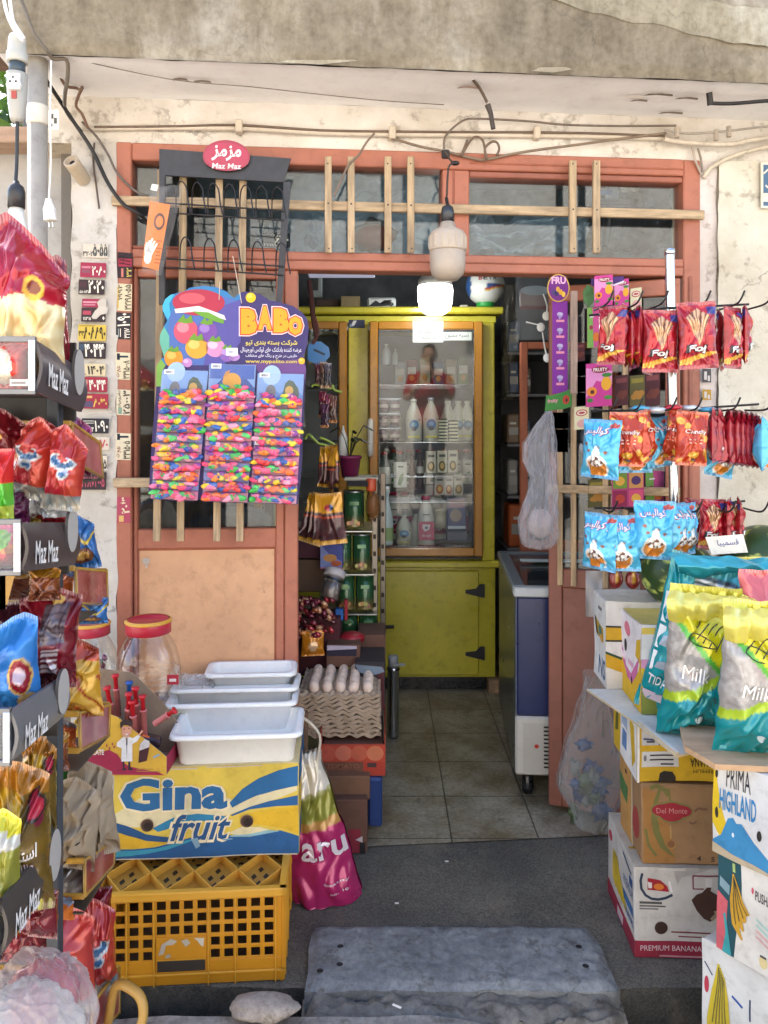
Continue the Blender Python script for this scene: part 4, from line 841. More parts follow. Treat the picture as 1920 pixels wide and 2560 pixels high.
# ================================================================ crate, fruit box, trays
cr = thing('plastic_crate', 'yellow plastic crate with square holes standing at the front left', 'crate', (-.5, 2.0, .003))
CW, CD, CHT = .505, .36, .247; cx0 = P(711, 0, 2.0).x-CW; m = MB('plas'); yc = '#c78a22'; yl = '#d39c33'; CM = Matrix.Translation((cx0, 1.985, .003)) @ R3(0, 0, 4)
m.M = CM
def side(M, w, hh, nc, label):
    m.M = CM @ M
    pw = (w-.05)/nc; z0, ph = .062, .0325
    m.box((0, .004, 0), (w, .012, .028), yc); m.box((0, 0, .026), (w, .014, .032), yl)
    m.box((0, .004, .032), (w, .009, z0), yc); m.box((0, .004, z0+ph*5), (w, .009, hh-.02), yc); m.box((-.004, -.004, hh-.022), (w+.004, .016, hh), yl, .003)
    m.box((0, .004, z0), (.025, .009, z0+ph*5), yc); m.box((w-.025, .004, z0), (w, .009, z0+ph*5), yc)
    for i in range(nc+1): m.box((.025+i*pw-.006, .0045, z0), (.025+i*pw+.006, .0085, z0+ph*5), yc, .001)
    for j in range(6): m.box((.025, .0048, z0+j*ph-.0055), (w-.025, .0082, z0+j*ph+.0055), yc, .001)
    for i in (0, 2, 4, 8, 10, nc):
        if i <= nc: m.box((.025+i*pw-.0017, -.002, 0), (.025+i*pw+.0017, .004, hh-.02), yl, .0006)
    if label:
        x0 = .025+4*pw+.004; x1 = .025+8*pw-.004; m.box((x0, .0015, z0-.028), (x1, .0095, z0+ph*2), yc, .001)
        fr = Fr((x0, .0014, z0-.028), (x1-x0, 0, 0), (0, 0, .028+ph*2)); m.rect(.03, .04, .97, .36, fr, '#3b3632', .0005); m.rect(.03, .36, .97, .39, fr, yl, .002)
        m.poly([(.05, .5), (.12, .82), (.3, .97), (.42, .9), (.35, .8), (.2, .78), (.16, .55)], fr, '#b7ae9e', .0006); m.poly([(.5, .9), (.62, .95), (.68, .82), (.58, .72)], fr, '#b7ae9e', .0006); m.poly([(.74, .96), (.95, .95), (.93, .7), (.86, .78), (.82, .88)], fr, '#c9c2b4', .0006); m.poly([(.18, .42), (.3, .44), (.28, .55), (.2, .52)], fr, '#a59b8b', .0006)
side(Matrix(), CW, CHT, 13, True)
side(Matrix.Translation((CW, 0, 0)) @ R3(0, 0, 90), CD, CHT, 9, False)
side(Matrix.Translation((0, CD, 0)) @ R3(0, 0, -90), CD, CHT, 9, False)
side(Matrix.Translation((CW, CD, 0)) @ R3(0, 0, 180), CW, CHT, 13, False)
m.M = CM; m.box((.01, .01, .004), (CW-.01, CD-.01, .01), '#4a4038')
m.build('body', cr)
m = MB('plas'); m.M = CM      # latticed lid: ribs in a diamond pattern over a pierced sheet
zl = CHT-.026
m.box((.012, .012, zl-.004), (CW-.012, CD-.012, zl), '#b98a3a')
nx, ny = 4, 2; dx, dy = (CW-.03)/nx, (CD-.03)/ny
for i in range(nx):
    for j in range(ny):
        x0, y0 = .015+i*dx, .015+j*dy; c = [(x0+dx/2, y0), (x0+dx, y0+dy/2), (x0+dx/2, y0+dy), (x0, y0+dy/2)]
        for k in range(4):
            a, b = c[k], c[(k+1) % 4]; d = V((b[0]-a[0], b[1]-a[1], 0)); nn = V((-d.y, d.x, 0)).normalized()*.0015
            A, Bq = V((a[0], a[1], 0)), V((b[0], b[1], 0))
            vs = [A-nn, Bq-nn, Bq+nn, A+nn]; m.add([v+V((0, 0, zl)) for v in vs]+[v+V((0, 0, CHT-.002)) for v in vs], [(4, 5, 6, 7), (0, 1, 5, 4), (1, 2, 6, 5), (2, 3, 7, 6), (3, 0, 4, 7)], '#d7a040')
        fr = Fr((x0, y0, zl), (dx, 0, 0), (0, dy, 0))
        for (u, v) in ((.5, .3), (.36, .5), (.64, .5), (.5, .7)): m.poly([(u-.07, v), (u, v-.09), (u+.07, v), (u, v+.09)], fr, '#2b2622', .0008)
        for (u, v) in ((0.03, .12), (.97, .12), (.03, .9), (.97, .9), (.16, .05), (.84, .05)): m.poly([(u-.05, v), (u, v-.05), (u+.05, v), (u, v+.05)], fr, '#2b2622', .0008)
m.build('lid', cr)
# fruit carton
gx = P(288, 0, 2.157).x; GW, GD, GH = .517, .40, .256; GZ = .2515
GM = Matrix.Translation((gx, 2.145, GZ)) @ R3(0, 0, 4)
m = MB('card'); m.M = GM; m.box((0, 0, 0), (GW, GD, GH), '#dccb9c', .004)
fr = boxf(GW, GD, GH)['front']
def G(cx, cy): return ((cx-212)/1083, (1508-cy)/530)      # crop pixels to face
def gp_(pts, c, k): m.poly([G(a, b) for a, b in pts], fr, c, .0005*k)
m.rect(.002, .004, .998, .996, fr, '#dcbf4e', .0004)
gp_([(215, 1240), (420, 1120), (700, 1100), (900, 1180), (1285, 1080), (1285, 1140), (1100, 1200), (900, 1260), (600, 1330), (230, 1320)][::-1], '#dccfa4', 1.5)
gp_([(884, 1196), (960, 1120), (1060, 1060), (1170, 1020), (1290, 995), (1290, 1110), (1160, 1130), (1040, 1160), (940, 1205), (900, 1225)][::-1], '#2a6596', 3)
gp_([(890, 1268), (1000, 1225), (1120, 1190), (1290, 1165), (1290, 1222), (1150, 1222), (1000, 1240), (900, 1275)][::-1], '#2a5f92', 3)
gp_([(940, 1275), (1110, 1240), (1292, 1225), (1288, 1395), (1200, 1360), (1050, 1330), (950, 1330)][::-1], '#dcb12c', 2.5)
gp_([(215, 1345), (300, 1370), (400, 1405), (530, 1415), (420, 1440), (320, 1448), (216, 1440)][::-1], '#d8ab2a', 2.5)
gp_([(215, 1280), (290, 1310), (400, 1365), (530, 1385), (620, 1370), (600, 1395), (520, 1412), (400, 1402), (300, 1370), (215, 1335)][::-1], '#27507e', 3)
gp_([(440, 1330), (520, 1290), (580, 1265), (700, 1255), (880, 1275), (840, 1300), (620, 1300), (520, 1340), (470, 1352)][::-1], '#2d7da3', 3)
gp_([(220, 1450), (330, 1452), (450, 1440), (600, 1405), (720, 1380), (800, 1372), (900, 1392), (1050, 1385), (1180, 1368), (1292, 1405), (1292, 1503), (218, 1505)][::-1], '#27598c', 3.5)
gp_([(222, 1458), (330, 1460), (460, 1447), (620, 1410), (740, 1385), (640, 1420), (520, 1455), (400, 1478), (300, 1490), (224, 1492)][::-1], '#3b93ab', 4)
gp_([(880, 1398), (1000, 1402), (1180, 1372), (1080, 1362), (950, 1375)][::-1], '#8fb7bd', 4)
gp_([(880, 1375), (960, 1340), (1060, 1345), (1120, 1362), (1000, 1385), (930, 1390)][::-1], '#dccfa4', 4.5)
for dx_, dy_ in ((0, 0),):
    m.text('Gina', fr, *G(238, 1240), *G(886, 1024), '#e6d9b4', .06, off=.0028); m.text('Gina', fr, *G(252, 1228), *G(872, 1036), '#2a6393', .04, off=.0034)
m.text('fruit', fr, *G(520, 1425), *G(905, 1240), '#e6d9b4', .055, .35, off=.0030); m.text('fruit', fr, *G(538, 1408), *G(892, 1256), '#27507e', .018, .35, off=.0037)
for cx, cy in ((408, 1310), (985, 1306)):
    a, b = G(cx, cy); m.disc(a, b, .036, .073, fr, '#8a6f55', .0040, 26); m.disc(a+.002, b-.002, .032, .066, fr, '#4a352a', .0043, 26); m.disc(a+.006, b-.012, .022, .045, fr, '#2c1f1a', .0045, 20)
for (a, b, c, d) in ((.02, .975, .45, .99), (.5, .98, .8, .992), (.0, .0, .99, .012)): m.rect(a, b, c, d, fr, '#cfc3ac', .004)
gp_([(660, 1400), (700, 1392), (715, 1440), (690, 1455), (675, 1425)][::-1], '#7fa0b4', 8); gp_([(840, 1408), (900, 1404), (905, 1412), (850, 1416)][::-1], '#6f97b4', 8)
fr = boxf(GW, GD, GH)['right']; m.rect(.01, .01, .99, .99, fr, '#d8b43c', .0005); m.poly([(.01, .01), (.99, .01), (.99, .3), (.01, .25)], fr, '#27598c', .001); m.poly([(.01, .75), (.99, .5), (.99, .95), (.01, .99)], fr, '#2a6596', .001); m.disc(.5, .4, .05, .09, fr, '#3a2a22', .0015)
m.M = None; m.build('fruit_carton', None, warp=.0035, label= 'yellow and blue fruit carton lettered Gina fruit on the yellow crate', cat='carton')
# white trays
def tray(w, d, h, fl=.012):
    m = MB('white_plas'); col = '#efefec'; t = .004; a = .012
    def ring(x, y, z, r, n=6):
        o = []
        for sx_, sy_, a0 in ((1, 1, 0), (-1, 1, 90), (-1, -1, 180), (1, -1, 270)):
            for i in range(n+1):
                q = math.radians(a0+90*i/n); o.append(V(((x-r)*sx_+r*math.cos(q), (y-r)*sy_+r*math.sin(q), z)))
        return o
    x, y = w/2, d/2
    rings = [ring(x-a, y-a, 0, .02), ring(x-a+.003, y-a+.003, .004, .022), ring(x, y, h-.008, .025), ring(x+fl, y+fl, h-.006, .03), ring(x+fl+.002, y+fl+.002, h-.012, .03), ring(x+fl+.0045, y+fl+.0045, h-.010, .03), ring(x+fl+.002, y+fl+.002, h, .03), ring(x-.002, y-.002, h, .024), ring(x-t, y-t, h-.006, .022), ring(x-a-t, y-a-t, t+.004, .018), ring(x-a-t-.004, y-a-t-.004, t, .016)]
    n = len(rings[0]); vs = [p for r_ in rings for p in r_]; fs = [(i*n+k, i*n+(k+1) % n, (i+1)*n+(k+1) % n, (i+1)*n+k) for i in range(len(rings)-1) for k in range(n)]
    m.add(vs, fs, col, None, True); m.add(vs, [tuple(range(n-1, -1, -1)), tuple((len(rings)-1)*n+k for k in range(n))], col)
    return m
tc_ = P(584, 0, 2.16).x; zt_ = GZ+GH+.001
TL = [('white plastic tray nearest the front on the fruit carton', tc_-.002, 2.262, 0, 0, .345, .19, 4), ('white plastic tray just behind the front one, second of the row', -.474, 2.42, .013, 3, .372, .18, 4), ('third white plastic tray of the row, mostly hidden', -.480, 2.505, .026, 4, .375, .17, 3), ('rearmost white plastic tray, set up against the door leaf', -.445, 2.575, .052, 14, .272, .10, 4)]
for i, (lb, x, y, dz, tilt, w, d, rz) in enumerate(TL):
    if i == 3: zz_ = zt_+dz
    o = tray(w, d, .088).build('plastic_tray', None, lb, 'tray', 'white trays on the fruit carton', origin=(0, 0, 0)); place(o, (x, y, zt_+dz+(.0 if not tilt else .01)), -tilt if i < 3 else 3, 0, rz)
m = MB('plas'); m.M = Matrix.Translation((-.42, 2.575, zt_+.075)) @ R3(0, 0, 8); m.box((-.04, -.006, 0), (.04, .006, .01), '#2c2b2e'); m.box((.01, -.004, .01), (.05, .004, .016), '#3a393c'); m.build('marker_pen', None, 'black pen lying in the rearmost white tray', 'pen')
# support behind the carton
m = MB('card'); m.box((gx+.03, 2.56, .0), (gx+.50, 2.60, GZ+GH-.004), '#7b5d44'); m.build('flat_carton', None, 'flattened brown carton standing between the fruit carton and the door', 'carton')
# ---------------------------------------------------------------- sweet jars
def jar(nm, label, c, r, hh, lidc, body='clear_plas', full=None):
    t = thing(nm, label, 'jar', c); m = MB(body); c = V(c)
    pr = [(r*.62, 0), (r*.80, .003), (r*.86, .02), (r*.95, hh*.16), (r*1.02, hh*.30), (r*1.05, hh*.42), (r*1.02, hh*.54), (r*.93, hh*.65), (r*.78, hh*.75), (r*.66, hh*.81), (r*.62, hh*.86)]
    m.lathe(pr, '#ffffff', c, 32, cap=False); 0
    for zf in (.30, .36, .42): m.lathe([(r*1.03, hh*zf-.003), (r*1.05+.002, hh*zf), (r*1.03, hh*zf+.003)], '#ffffff', c, 32, cap=False)
    m.build('body', t)
    m = MB('plas'); m.lathe([(r*.70, hh*.84), (r*.74, hh*.845), (r*.74, hh*.96), (r*.70, hh*.985), (r*.60, hh*.99), (r*.58, hh*.975), (0, hh*.975)], lidc, c, 32)
    m.build('lid', t)
    m = MB('plas'); m.lathe([(r*.75, hh*.955), (r*.765, hh*.96), (r*.765, hh*.975), (r*.70, hh*.992)], '#d8a23a', c, 32, cap=False); m.build('lid_band', t)
    if full:
        rr = random.Random(5); m = MB('foil')
        for i in range(60):
            a = rr.uniform(0, 6.28); q = r*.75*rr.random()**.5; z = rr.uniform(.015, hh*.58); k = 1 if z < hh*.45 else .8
            m.ball(c+V((q*math.cos(a)*k, q*math.sin(a)*k, z)), (.012, .009, .008), rr.choice(full), 8, 5, A=R3(rr.uniform(0, 90), rr.uniform(0, 90), 0).to_3x3())
        m.build('sweets', t)
    return t
zj = .515
c = P(361, 1600, 2.36); jr = .094; jar('sweet_jar', 'empty clear bulging jar with a red lid beside the white trays', (c.x, 2.40, P(0, 1775, 2.40).z), jr, .29, '#b8283c')
c = P(212, 1600, 2.36); jar('sweet_jar', 'clear red lidded jar of dark sweets behind the yellow snack bag', (c.x-.005, 2.42, P(0, 1765, 2.42).z), .080, .27, '#b33248', full=['#3a2228', '#5a2430', '#7a3040', '#8a3a5a', '#2c1c20'])
m = MB('paper'); c = P(434, 1695, 2.33); fr = Fr(c-V((.02, .0, .02)), V((.035, 0, 0)), V((0, 0, .03))); m.prism([(0, 0), (1, 0), (1, 1), (0, 1)], fr, .001, '#b02a3a'); m.rect(.2, .3, .8, .6, fr, '#ead9d4'); m.build('price_tag', None, 'small red tag leaning beside the empty jar', 'tag')
m = MB('film'); c = P(480, 1708, 2.50)
m.ball((c.x, c.y, c.z-.02), (.085, .05, .05), '#e6ded6', 26, 14, fn=lambda d: .8+.5*ns(d.x*2.5, d.y*2.5, d.z*2.5)+.25*ns(d.x*6, d.y*6, d.z*6)); m.build('plastic_wrap', None, 'crumpled clear plastic wrap between the empty jar and the trays', 'plastic wrap')
m = MB('card'); m.box((c.x-.14, 2.34, GZ+GH+.001), (c.x+.02, 2.58, c.z-.055), '#8d7760'); m.build('small_carton', None, 'small brown carton under the crumpled plastic and the jar', 'carton')
# ---------------------------------------------------------------- chocolate display box
YA = 2.10
cb = thing('chocolate_box', 'open yellow and crimson display box printed with a doctor, on the fruit carton', 'display box', (-.63, 2.13, zt_))
X0, X1, Z0 = P(184, 0, YA).x, P(416, 0, YA).x, zt_
m = MB('card'); t = .003
fr = Fr((X0, YA, Z0), (X1-X0, 0, 0), (0, 0, .20))
prof = [(0, 0), (1, 0), (1, .26), (.48, .80), (.40, .84), (.38, .84), (0, .70)]
m.prism(prof, fr, t, '#dcae3e', '#b79a78'); m.poly([(0, .02), (.98, .01), (.92, .05), (.75, .09), (.6, .13), (.53, .19), (.47, .30), (.38, .36), (.2, .28), (0, .28)], fr, '#a5274a', .0006)
m.poly([(0, .30), (.35, .38), (.38, .84), (0, .70)], fr, '#d8ab3c', .0006)
m.text('CHOCOLATE', fr, .02, .29, .33, .365, '#efe6e2', .03, off=.0016)
DX, DZ = .52, .08                                                # the printed doctor
def dp(pts, c, k=2): m.poly([(DX+a, DZ+b) for a, b in pts], fr, c, .0005*k)
dp([(0, 0), (.05, 0), (.05, .02), (.03, .03), (.03, .13), (.01, .13), (.012, .02), (0, .01)], '#2f2a33'); dp([(.07, 0), (.12, 0), (.12, .02), (.095, .03), (.09, .13), (.07, .13)], '#2f2a33')
dp([(-.005, .12), (.115, .12), (.115, .36), (.17, .40), (.20, .47), (.185, .49), (.12, .44), (.08, .46), (.02, .46), (-.05, .38), (-.055, .33), (.0, .30)], '#eceaea', 3); dp([(.055, .13), (.06, .42), (.05, .42)], '#5a6272', 4); dp([(.035, .46), (.075, .46), (.055, .34)], '#d8c9bd', 4); dp([(.05, .45), (.06, .45), (.063, .36), (.055, .33), (.048, .36)], '#2f3a5c', 5)
dp([(.0, .50), (.02, .46), (.08, .46), (.105, .52), (.11, .60), (.0, .60)], '#e3a58b', 4); dp([(-.01, .57), (-.015, .66), (.03, .70), (.09, .69), (.12, .66), (.112, .58), (.10, .62), (.02, .62)], '#3a2a2a', 5); dp([(.03, .50), (.075, .51), (.06, .48)], '#f4f0ee', 6); dp([(.02, .56), (.04, .565), (.04, .575), (.02, .57)], '#2a2022', 6); dp([(.07, .57), (.09, .565), (.09, .575), (.07, .58)], '#2a2022', 6)
dp([(.19, .47), (.23, .53), (.22, .56), (.18, .49)], '#e3a58b', 3); dp([(.18, .10), (.27, .13), (.30, .32), (.24, .36), (.19, .27)], '#4a262a', 4); dp([(.19, .27), (.30, .32), (.30, .40), (.25, .43), (.20, .36)], '#d9d4d6', 5); dp([(.22, .47), (.30, .44), (.30, .47), (.23, .50)], '#c8602e', 5); dp([(.34, .16), (.42, .21), (.40, .23), (.34, .19)], '#9fb3bd', 5)
for i in range(2): m.rect(.68, .06+.03*i, .94-.08*i, .07+.03*i, fr, '#b58a44', .0012)
for a, b in ((.36, .42), (.39, .38), (.42, .44), (.44, .40)): m.disc(a, b, .008, .02, fr, '#a5274a', .002, 8)
m.build('front_panel', cb)
m = MB('card'); D = .15
fr2 = Fr((X1-.002, YA+D, Z0), (-(X1-X0), 0, 0), (0, 0, .20)); m.prism([(0, 0), (1, 0), (1, 1.25), (.55, 1.18), (.2, .75), (0, .4)], fr2, t, '#8d7a68', '#a8937c')
m.box((X0, YA+.003, Z0), (X1, YA+D-.003, Z0+.003), '#8a7460'); m.box((X1-.003, YA+.003, Z0+.003), (X1, YA+D-.003, Z0+.05), '#a5274a'); m.box((X0, YA+.003, Z0+.003), (X0+.003, YA+D-.003, Z0+.15), '#dcae3e')
m.build('carton_body', cb)
def syringe(label, base, tip, col):
    t = thing('candy_syringe', label, 'toy syringe', base, 'candy syringes in the chocolate box'); a, b = V(base), V(tip); d = (b-a).normalized(); A = d.to_track_quat('Z', 'Y').to_matrix(); L = (b-a).length
    m = MB('plas'); m.lathe([(.0085, 0), (.0085, L*.62), (.010, L*.62), (.010, L*.66), (.0085, L*.66)], mixc(col, '#e8e0dc', .25), a, 12, A=A); m.build('barrel', t)
    m = MB('plas'); m.lathe([(.0062, L*.3), (.0062, L*.93), (.0105, L*.94), (.0105, L), (.0, L)], col, a, 12, A=A); m.build('plunger', t)
RD = '#c8202c'
SY = [('red candy syringe standing at the left of the upright bunch', (318, 1850), (322, 1732), .03, RD), ('red candy syringe standing in the middle of the upright bunch', (346, 1840), (338, 1718), .05, RD), ('red candy syringe standing at the right of the upright bunch', (362, 1845), (356, 1738), .035, RD), ('short red candy syringe lying out over the tray corner', (386, 1810), (438, 1775), -.01, RD), ('lone red candy syringe at the left behind the cartoon panel', (290, 1840), (267, 1716), .06, RD), ('red candy syringe leaning at the back near the jar', (296, 1790), (288, 1686), .11, RD), ('blue candy syringe behind the red bunch', (322, 1800), (323, 1704), .10, '#2a5fae'), ('shorter red candy syringe in front of the upright bunch', (338, 1862), (330, 1752), .02, RD)]
for lb, a, b, dy, c in SY: syringe(lb, P(a[0], a[1], YA+dy), P(b[0], b[1], YA+dy), c)
m = MB('foil')
m.M = Matrix.Translation(P(376, 1850, YA+.04)) @ R3(0, 20, 12); m.box((-.03, -.02, -.012), (.03, .02, .012), '#2e2230', .006); m.build('wrapped_chocolate', None, 'dark wrapped chocolate lying in the display box', 'chocolate')
# ---------------------------------------------------------------- pink shopping bag
bg = thing('shopping_bag', 'pink shopping bag with olive and white bands slumped by the fruit carton', 'shopping bag', (-.17, 2.40, .003))
def bagpt(u, v, s=-1):
    z = .40*v+.05*v*v; w = .232*(1-.05*math.sin(v*3))*(1-.68*sst(.3, 1, v)); xc = -.184-.062*v-.012*math.sin(v*5)
    lean = -.01*v; t = (.07*(1-v)**.5*(1-abs(2*u-1)**3)+.012)
    x = xc+w*(u-.5)+.006*ns(u*5, v*7, 3); y = 2.40+lean+s*t+.012*ns(u*4+v, v*5, s)+.009*(1-2*abs(ns(u*5, v*6, 9)))
    return V((x, y, max(.004, z+.03*(u-.5)*(v > .02)*(1-v)+(.012*ns(u*6, 3) if v > .9 else 0))))
def bagc(u, v):
    k = v+.05*(u-.5)*-1
    return '#b02a66' if k < .53 else '#b98a4a' if k < .585 else '#8a8a34' if k < .74 else '#a7a46a' if k < .765 else '#dcd6c8'
m = MB('foil'); m.mats = []; m.grid(lambda u, v: bagpt(u, v, -1), 40, 70, bagc, 'foil'); m.grid(lambda u, v: bagpt(u, v, 1), 20, 40, bagc, 'foil', flip=True)
fs = lambda u, v: bagpt(min(u, .985), v, -1)
m.stext('aru', fs, .34, .34, 1.0, .465, '#e9dfe6', .02, off=.006); m.stext('beauty', fs, .60, .16, .92, .182, '#dcc4d0', .015, off=.006); m.stext('no. 10', fs, .66, .10, .88, .118, '#dcc4d0', .015, off=.006)
m.build('body', bg)
m = MB('cloth'); a = bagpt(.2, .97); b = bagpt(.85, .97); m.tube([a, a+V((-.012, 0, .07)), (a+b)/2+V((-.028, -.005, .135)), b+V((.008, 0, .08)), b], .0045, '#cfc3b0', 6, sub=4); m.build('handle', bg)
# ring handle at the bottom left
m = MB('plas'); c = P(318, 2530, 1.70); m.tube([c+V((-.06, .05, -.06)), c+V((-.035, .03, .035)), c+V((.01, .01, .042)), c+V((.034, 0, .02)), c+V((.034, -.01, -.02)), c+V((.0, -.03, -.07)), c+V((-.05, -.05, -.12))], .011, '#b99047', 8, sub=5); m.build('crate_handle', None, 'curved tan plastic handle standing up by the lowest snack basket', 'handle')
# ================================================================ inside: tall yellow fridge
YG = 4.2; S4 = F/YG
def fx(x, Y=YG): return (x-CX)*Y/F
def fzz(y, Y=YG): return H-(y-HY)*Y/F
frg = thing('display_fridge', 'tall lime yellow display fridge with amber framed glass doors at the back', 'fridge', (fx(1040), 4.5, .004))
YC, YD = '#cbc33c', '#b0a832'
m = MB('gloss_paint'); XL, XRt = fx(640), fx(1240)
m.box((XL, YG+.03, fzz(1697)), (XRt, YG+.06, fzz(1416)), YC); m.box((XL, YG+.66, .08), (XRt, YG+.70, fzz(790)), YD); m.box((XL, YG+.03, fzz(800)), (XL+.03, YG+.66, .08), YC); m.box((XRt-.03, YG+.06, .08), (XRt, YG+.66, fzz(800)), YC)
m.box((XL, YG+.06, fzz(1416)), (XRt, YG+.66, fzz(1400)), '#8f8f92'); m.box((XL, YG+.0, fzz(806)), (XRt, YG+.66, fzz(790)), '#c4c03c')
m.box((fx(1205), YG, fzz(1402)), (fx(1237), YG+.06, fzz(806)), YC, .006); m.box((fx(870), YG, fzz(1402)), (fx(922), YG+.06, fzz(806)), YC, .006)
m.box((XL-.02, YG-.05, fzz(787)), (fx(1257), YG+.68, fzz(770)), '#cdc53e', .008); m.box((XL, YG-.03, fzz(1418)), (fx(1253), YG+.05, fzz(1401)), '#cbc23c', .008)
m.build('cabinet', frg)
m = MB('gloss_paint'); m.box((fx(940), YG+.008, fzz(1690)), (fx(1198), YG+.032, fzz(1428)), '#c9c03a', .006); lowd = m.build('door', frg, 'solid lower door with black strap hinges')
for y in (1478, 1634):
    m = MB('wire'); z = fzz(y); m.add([(fx(1164), YG+.001, z-.012), (fx(1196), YG+.001, z-.03), (fx(1212), YG+.001, z-.038), (fx(1212), YG+.001, z+.036), (fx(1200), YG+.001, z+.036), (fx(1190), YG+.001, z+.012), (fx(1164), YG+.001, z+.006)]+[(fx(1164), YG+.012, z-.012), (fx(1196), YG+.012, z-.03), (fx(1212), YG+.012, z-.038), (fx(1212), YG+.012, z+.036), (fx(1200), YG+.012, z+.036), (fx(1190), YG+.012, z+.012), (fx(1164), YG+.012, z+.006)], [tuple(range(6, -1, -1))]+[(i, (i+1) % 7, 7+(i+1) % 7, 7+i) for i in range(7)], '#2f3033'); m.build('hinge', lowd)
m = MB('wire'); m.box((fx(955), YG-.02, fzz(1570)), (fx(986), YG+.004, fzz(1562)), '#232426', .004); m.build('handle', lowd)
m = MB('rubber'); m.box((XL, YG+.06, .005), (fx(1219), YG+.6, fzz(1698)), '#1e1f22'); m.build('base', frg)
m = MB('stone'); m.box((fx(1221), YG-.02, .005), (fx(1252), YG+.12, .075), '#b09272', .004); m.build('brick', None, 'lone pale brick under the right corner of the yellow fridge', 'brick')
def gdoor(x0, x1, y0, y1, fw, hand):
    am = '#b27a22'; m = MB('wood'); m.mat = 'gloss_paint'; Y0, Y1 = YG-.072, YG-.002; w = fw*YG/F
    a, b, c, d = fx(x0), fx(x1), fzz(y1), fzz(y0)
    m.box((a, Y0, c), (a+w, Y1, d), am, .006); m.box((b-w, Y0, c), (b, Y1, d), am, .006); m.box((a+w, Y0, d-w), (b-w, Y1, d), am, .006); m.box((a+w, Y0, c), (b-w, Y1, c+w), am, .006)
    dr = m.build('door', frg)
    m = MB('rubber'); g = .006
    for lo, hi in (((a+w, Y0+.005, c+w), (a+w+g, Y1, d-w)), ((b-w-g, Y0+.005, c+w), (b-w, Y1, d-w)), ((a+w+g, Y0+.008, d-w-g), (b-w-g, Y1, d-w)), ((a+w+g, Y0+.005, c+w), (b-w-g, Y1, c+w+g))): m.box(lo, hi, '#1c1d20', .001)
    m.build('seal', dr)
    m = MB('fridge_glass'); xm, zm, hx_, hz_ = (a+b)/2, (c+d)/2, (b-a)/2-w-.001, (d-c)/2-w-.001
    pc = lambda i, j: V((xm+i*hx_, (Y0+Y1)/2-.0795*j*hz_*.93-.055*i*hx_, zm+j*hz_))     # the pane is tilted in its deepened frame to steer the reflection
    m.quad(pc(-1, -1), pc(1, -1), pc(1, 1), pc(-1, 1), '#ffffff'); m.build('pane', dr)
    m = MB('white_plas')
    if hand: m.tube([(fx(hand), Y0, fzz(1052)), (fx(hand), Y0-.045, fzz(1060)), (fx(hand), Y0-.05, fzz(1092)), (fx(hand), Y0-.045, fzz(1128)), (fx(hand), Y0, fzz(1136))], [.014, .016, .016, .016, .014], '#dcdcd8', 10, sub=4); m.build('handle', dr)
gdoor(924, 1203, 807, 1386, 21, 927); gdoor(640, 868, 807, 1386, 20, 0)
m = MB('plas'); fr = Fr((fx(872), YG-.001, fzz(820)), (fx(912)-fx(872), 0, 0), (0, 0, .045)); m.prism([(0, 0), (1, 0), (1, 1), (0, 1)], fr, .004, '#2a3352'); m.poly([(.1, .2), (.3, .9), (.5, .9), (.35, .3)], fr, '#dfe4ea'); m.poly([(.05, .1), (.3, .2), (.1, .5)], fr, '#9ab4cf'); m.build('badge', frg)
m = MB('chrome'); SHY = (960, 1107, 1195, 1260)
for y in SHY:
    m.mats = m.mats or []
    for k in range(9): m.tube([(XL+.04, YG+.08+k*.06, fzz(y)), (XRt-.04, YG+.08+k*.06, fzz(y))], .003, '#b8bcc0', 5)
m.build('shelf', frg)
m = MB('tube_light'); m.box((XL+.05, YG+.10, fzz(818)), (XRt-.05, YG+.13, fzz(810)), '#eef4f6'); m.build('light_strip', frg)
m = MB('white_plas'); m.box((XL+.031, YG+.63, .3), (XRt-.031, YG+.655, fzz(806)), '#8b9094'); m.build('liner', frg)
# notes on the door
def note(x0, y0, x1, y1, Y, label, lines, col='#e3e8e4', grp=None):
    m = MB('paper'); fr = Fr((fx(x0, Y), Y, fzz(y1, Y)), (fx(x1, Y)-fx(x0, Y), 0, 0), (0, 0, fzz(y0, Y)-fzz(y1, Y))); m.prism([(0, 0), (1, 0), (1, 1), (0, 1)], fr, .001, col)
    for q in lines: m.text(fa(q[0]), fr, *q[1:5], '#3c4248', .004)
    m.build('paper_note', None, label, 'note', grp)
note(1032, 803, 1108, 856, YG-.076, 'square handwritten paper note taped at the top of the fridge glass', [('لطفا درب یخچال', .12, .68, .9, .9), ('را ببندید', .2, .4, .8, .62), ('متشکریم', .3, .1, .75, .32)])
note(1106, 830, 1179, 851, YG-.0745, 'long narrow paper note beside the square one on the fridge glass', [('نسیه ممنوع', .1, .2, .9, .8)])
# goods in the fridge
YB = YG+.15
def lbottle(name, label, x, y0, y1, w, prof, col, capc, lab=None, cat='bottle', Y=YB, mat='white_plas', grp=None, artfn=None):
    z0, z1 = fzz(y1, Y), fzz(y0, Y); r = w*Y/F/2; hgt = z1-z0; t = thing(name, label, cat, (fx(x, Y), Y, z0), grp)
    m = MB(mat); m.lathe([(r*a, hgt*b) for a, b in prof], col, (fx(x, Y), Y, z0), 20)
    if lab:
        m.lathe([(r*1.02, hgt*lab[0]), (r*1.02, hgt*lab[1])], lab[2], (fx(x, Y), Y, z0), 20, cap=False, mat='paper')
    if artfn: artfn(m, Fr((fx(x, Y)-r, Y-r*1.03, z0), (2*r, 0, 0), (0, 0, hgt)))
    m.build('body', t)
    m = MB('plas'); rt = r*prof[-1][0]; m.lathe([(rt*1.15, hgt*.93), (rt*1.15, hgt*.995), (rt*.9, hgt)], capc, (fx(x, Y), Y, z0), 16); m.build('cap', t); return t
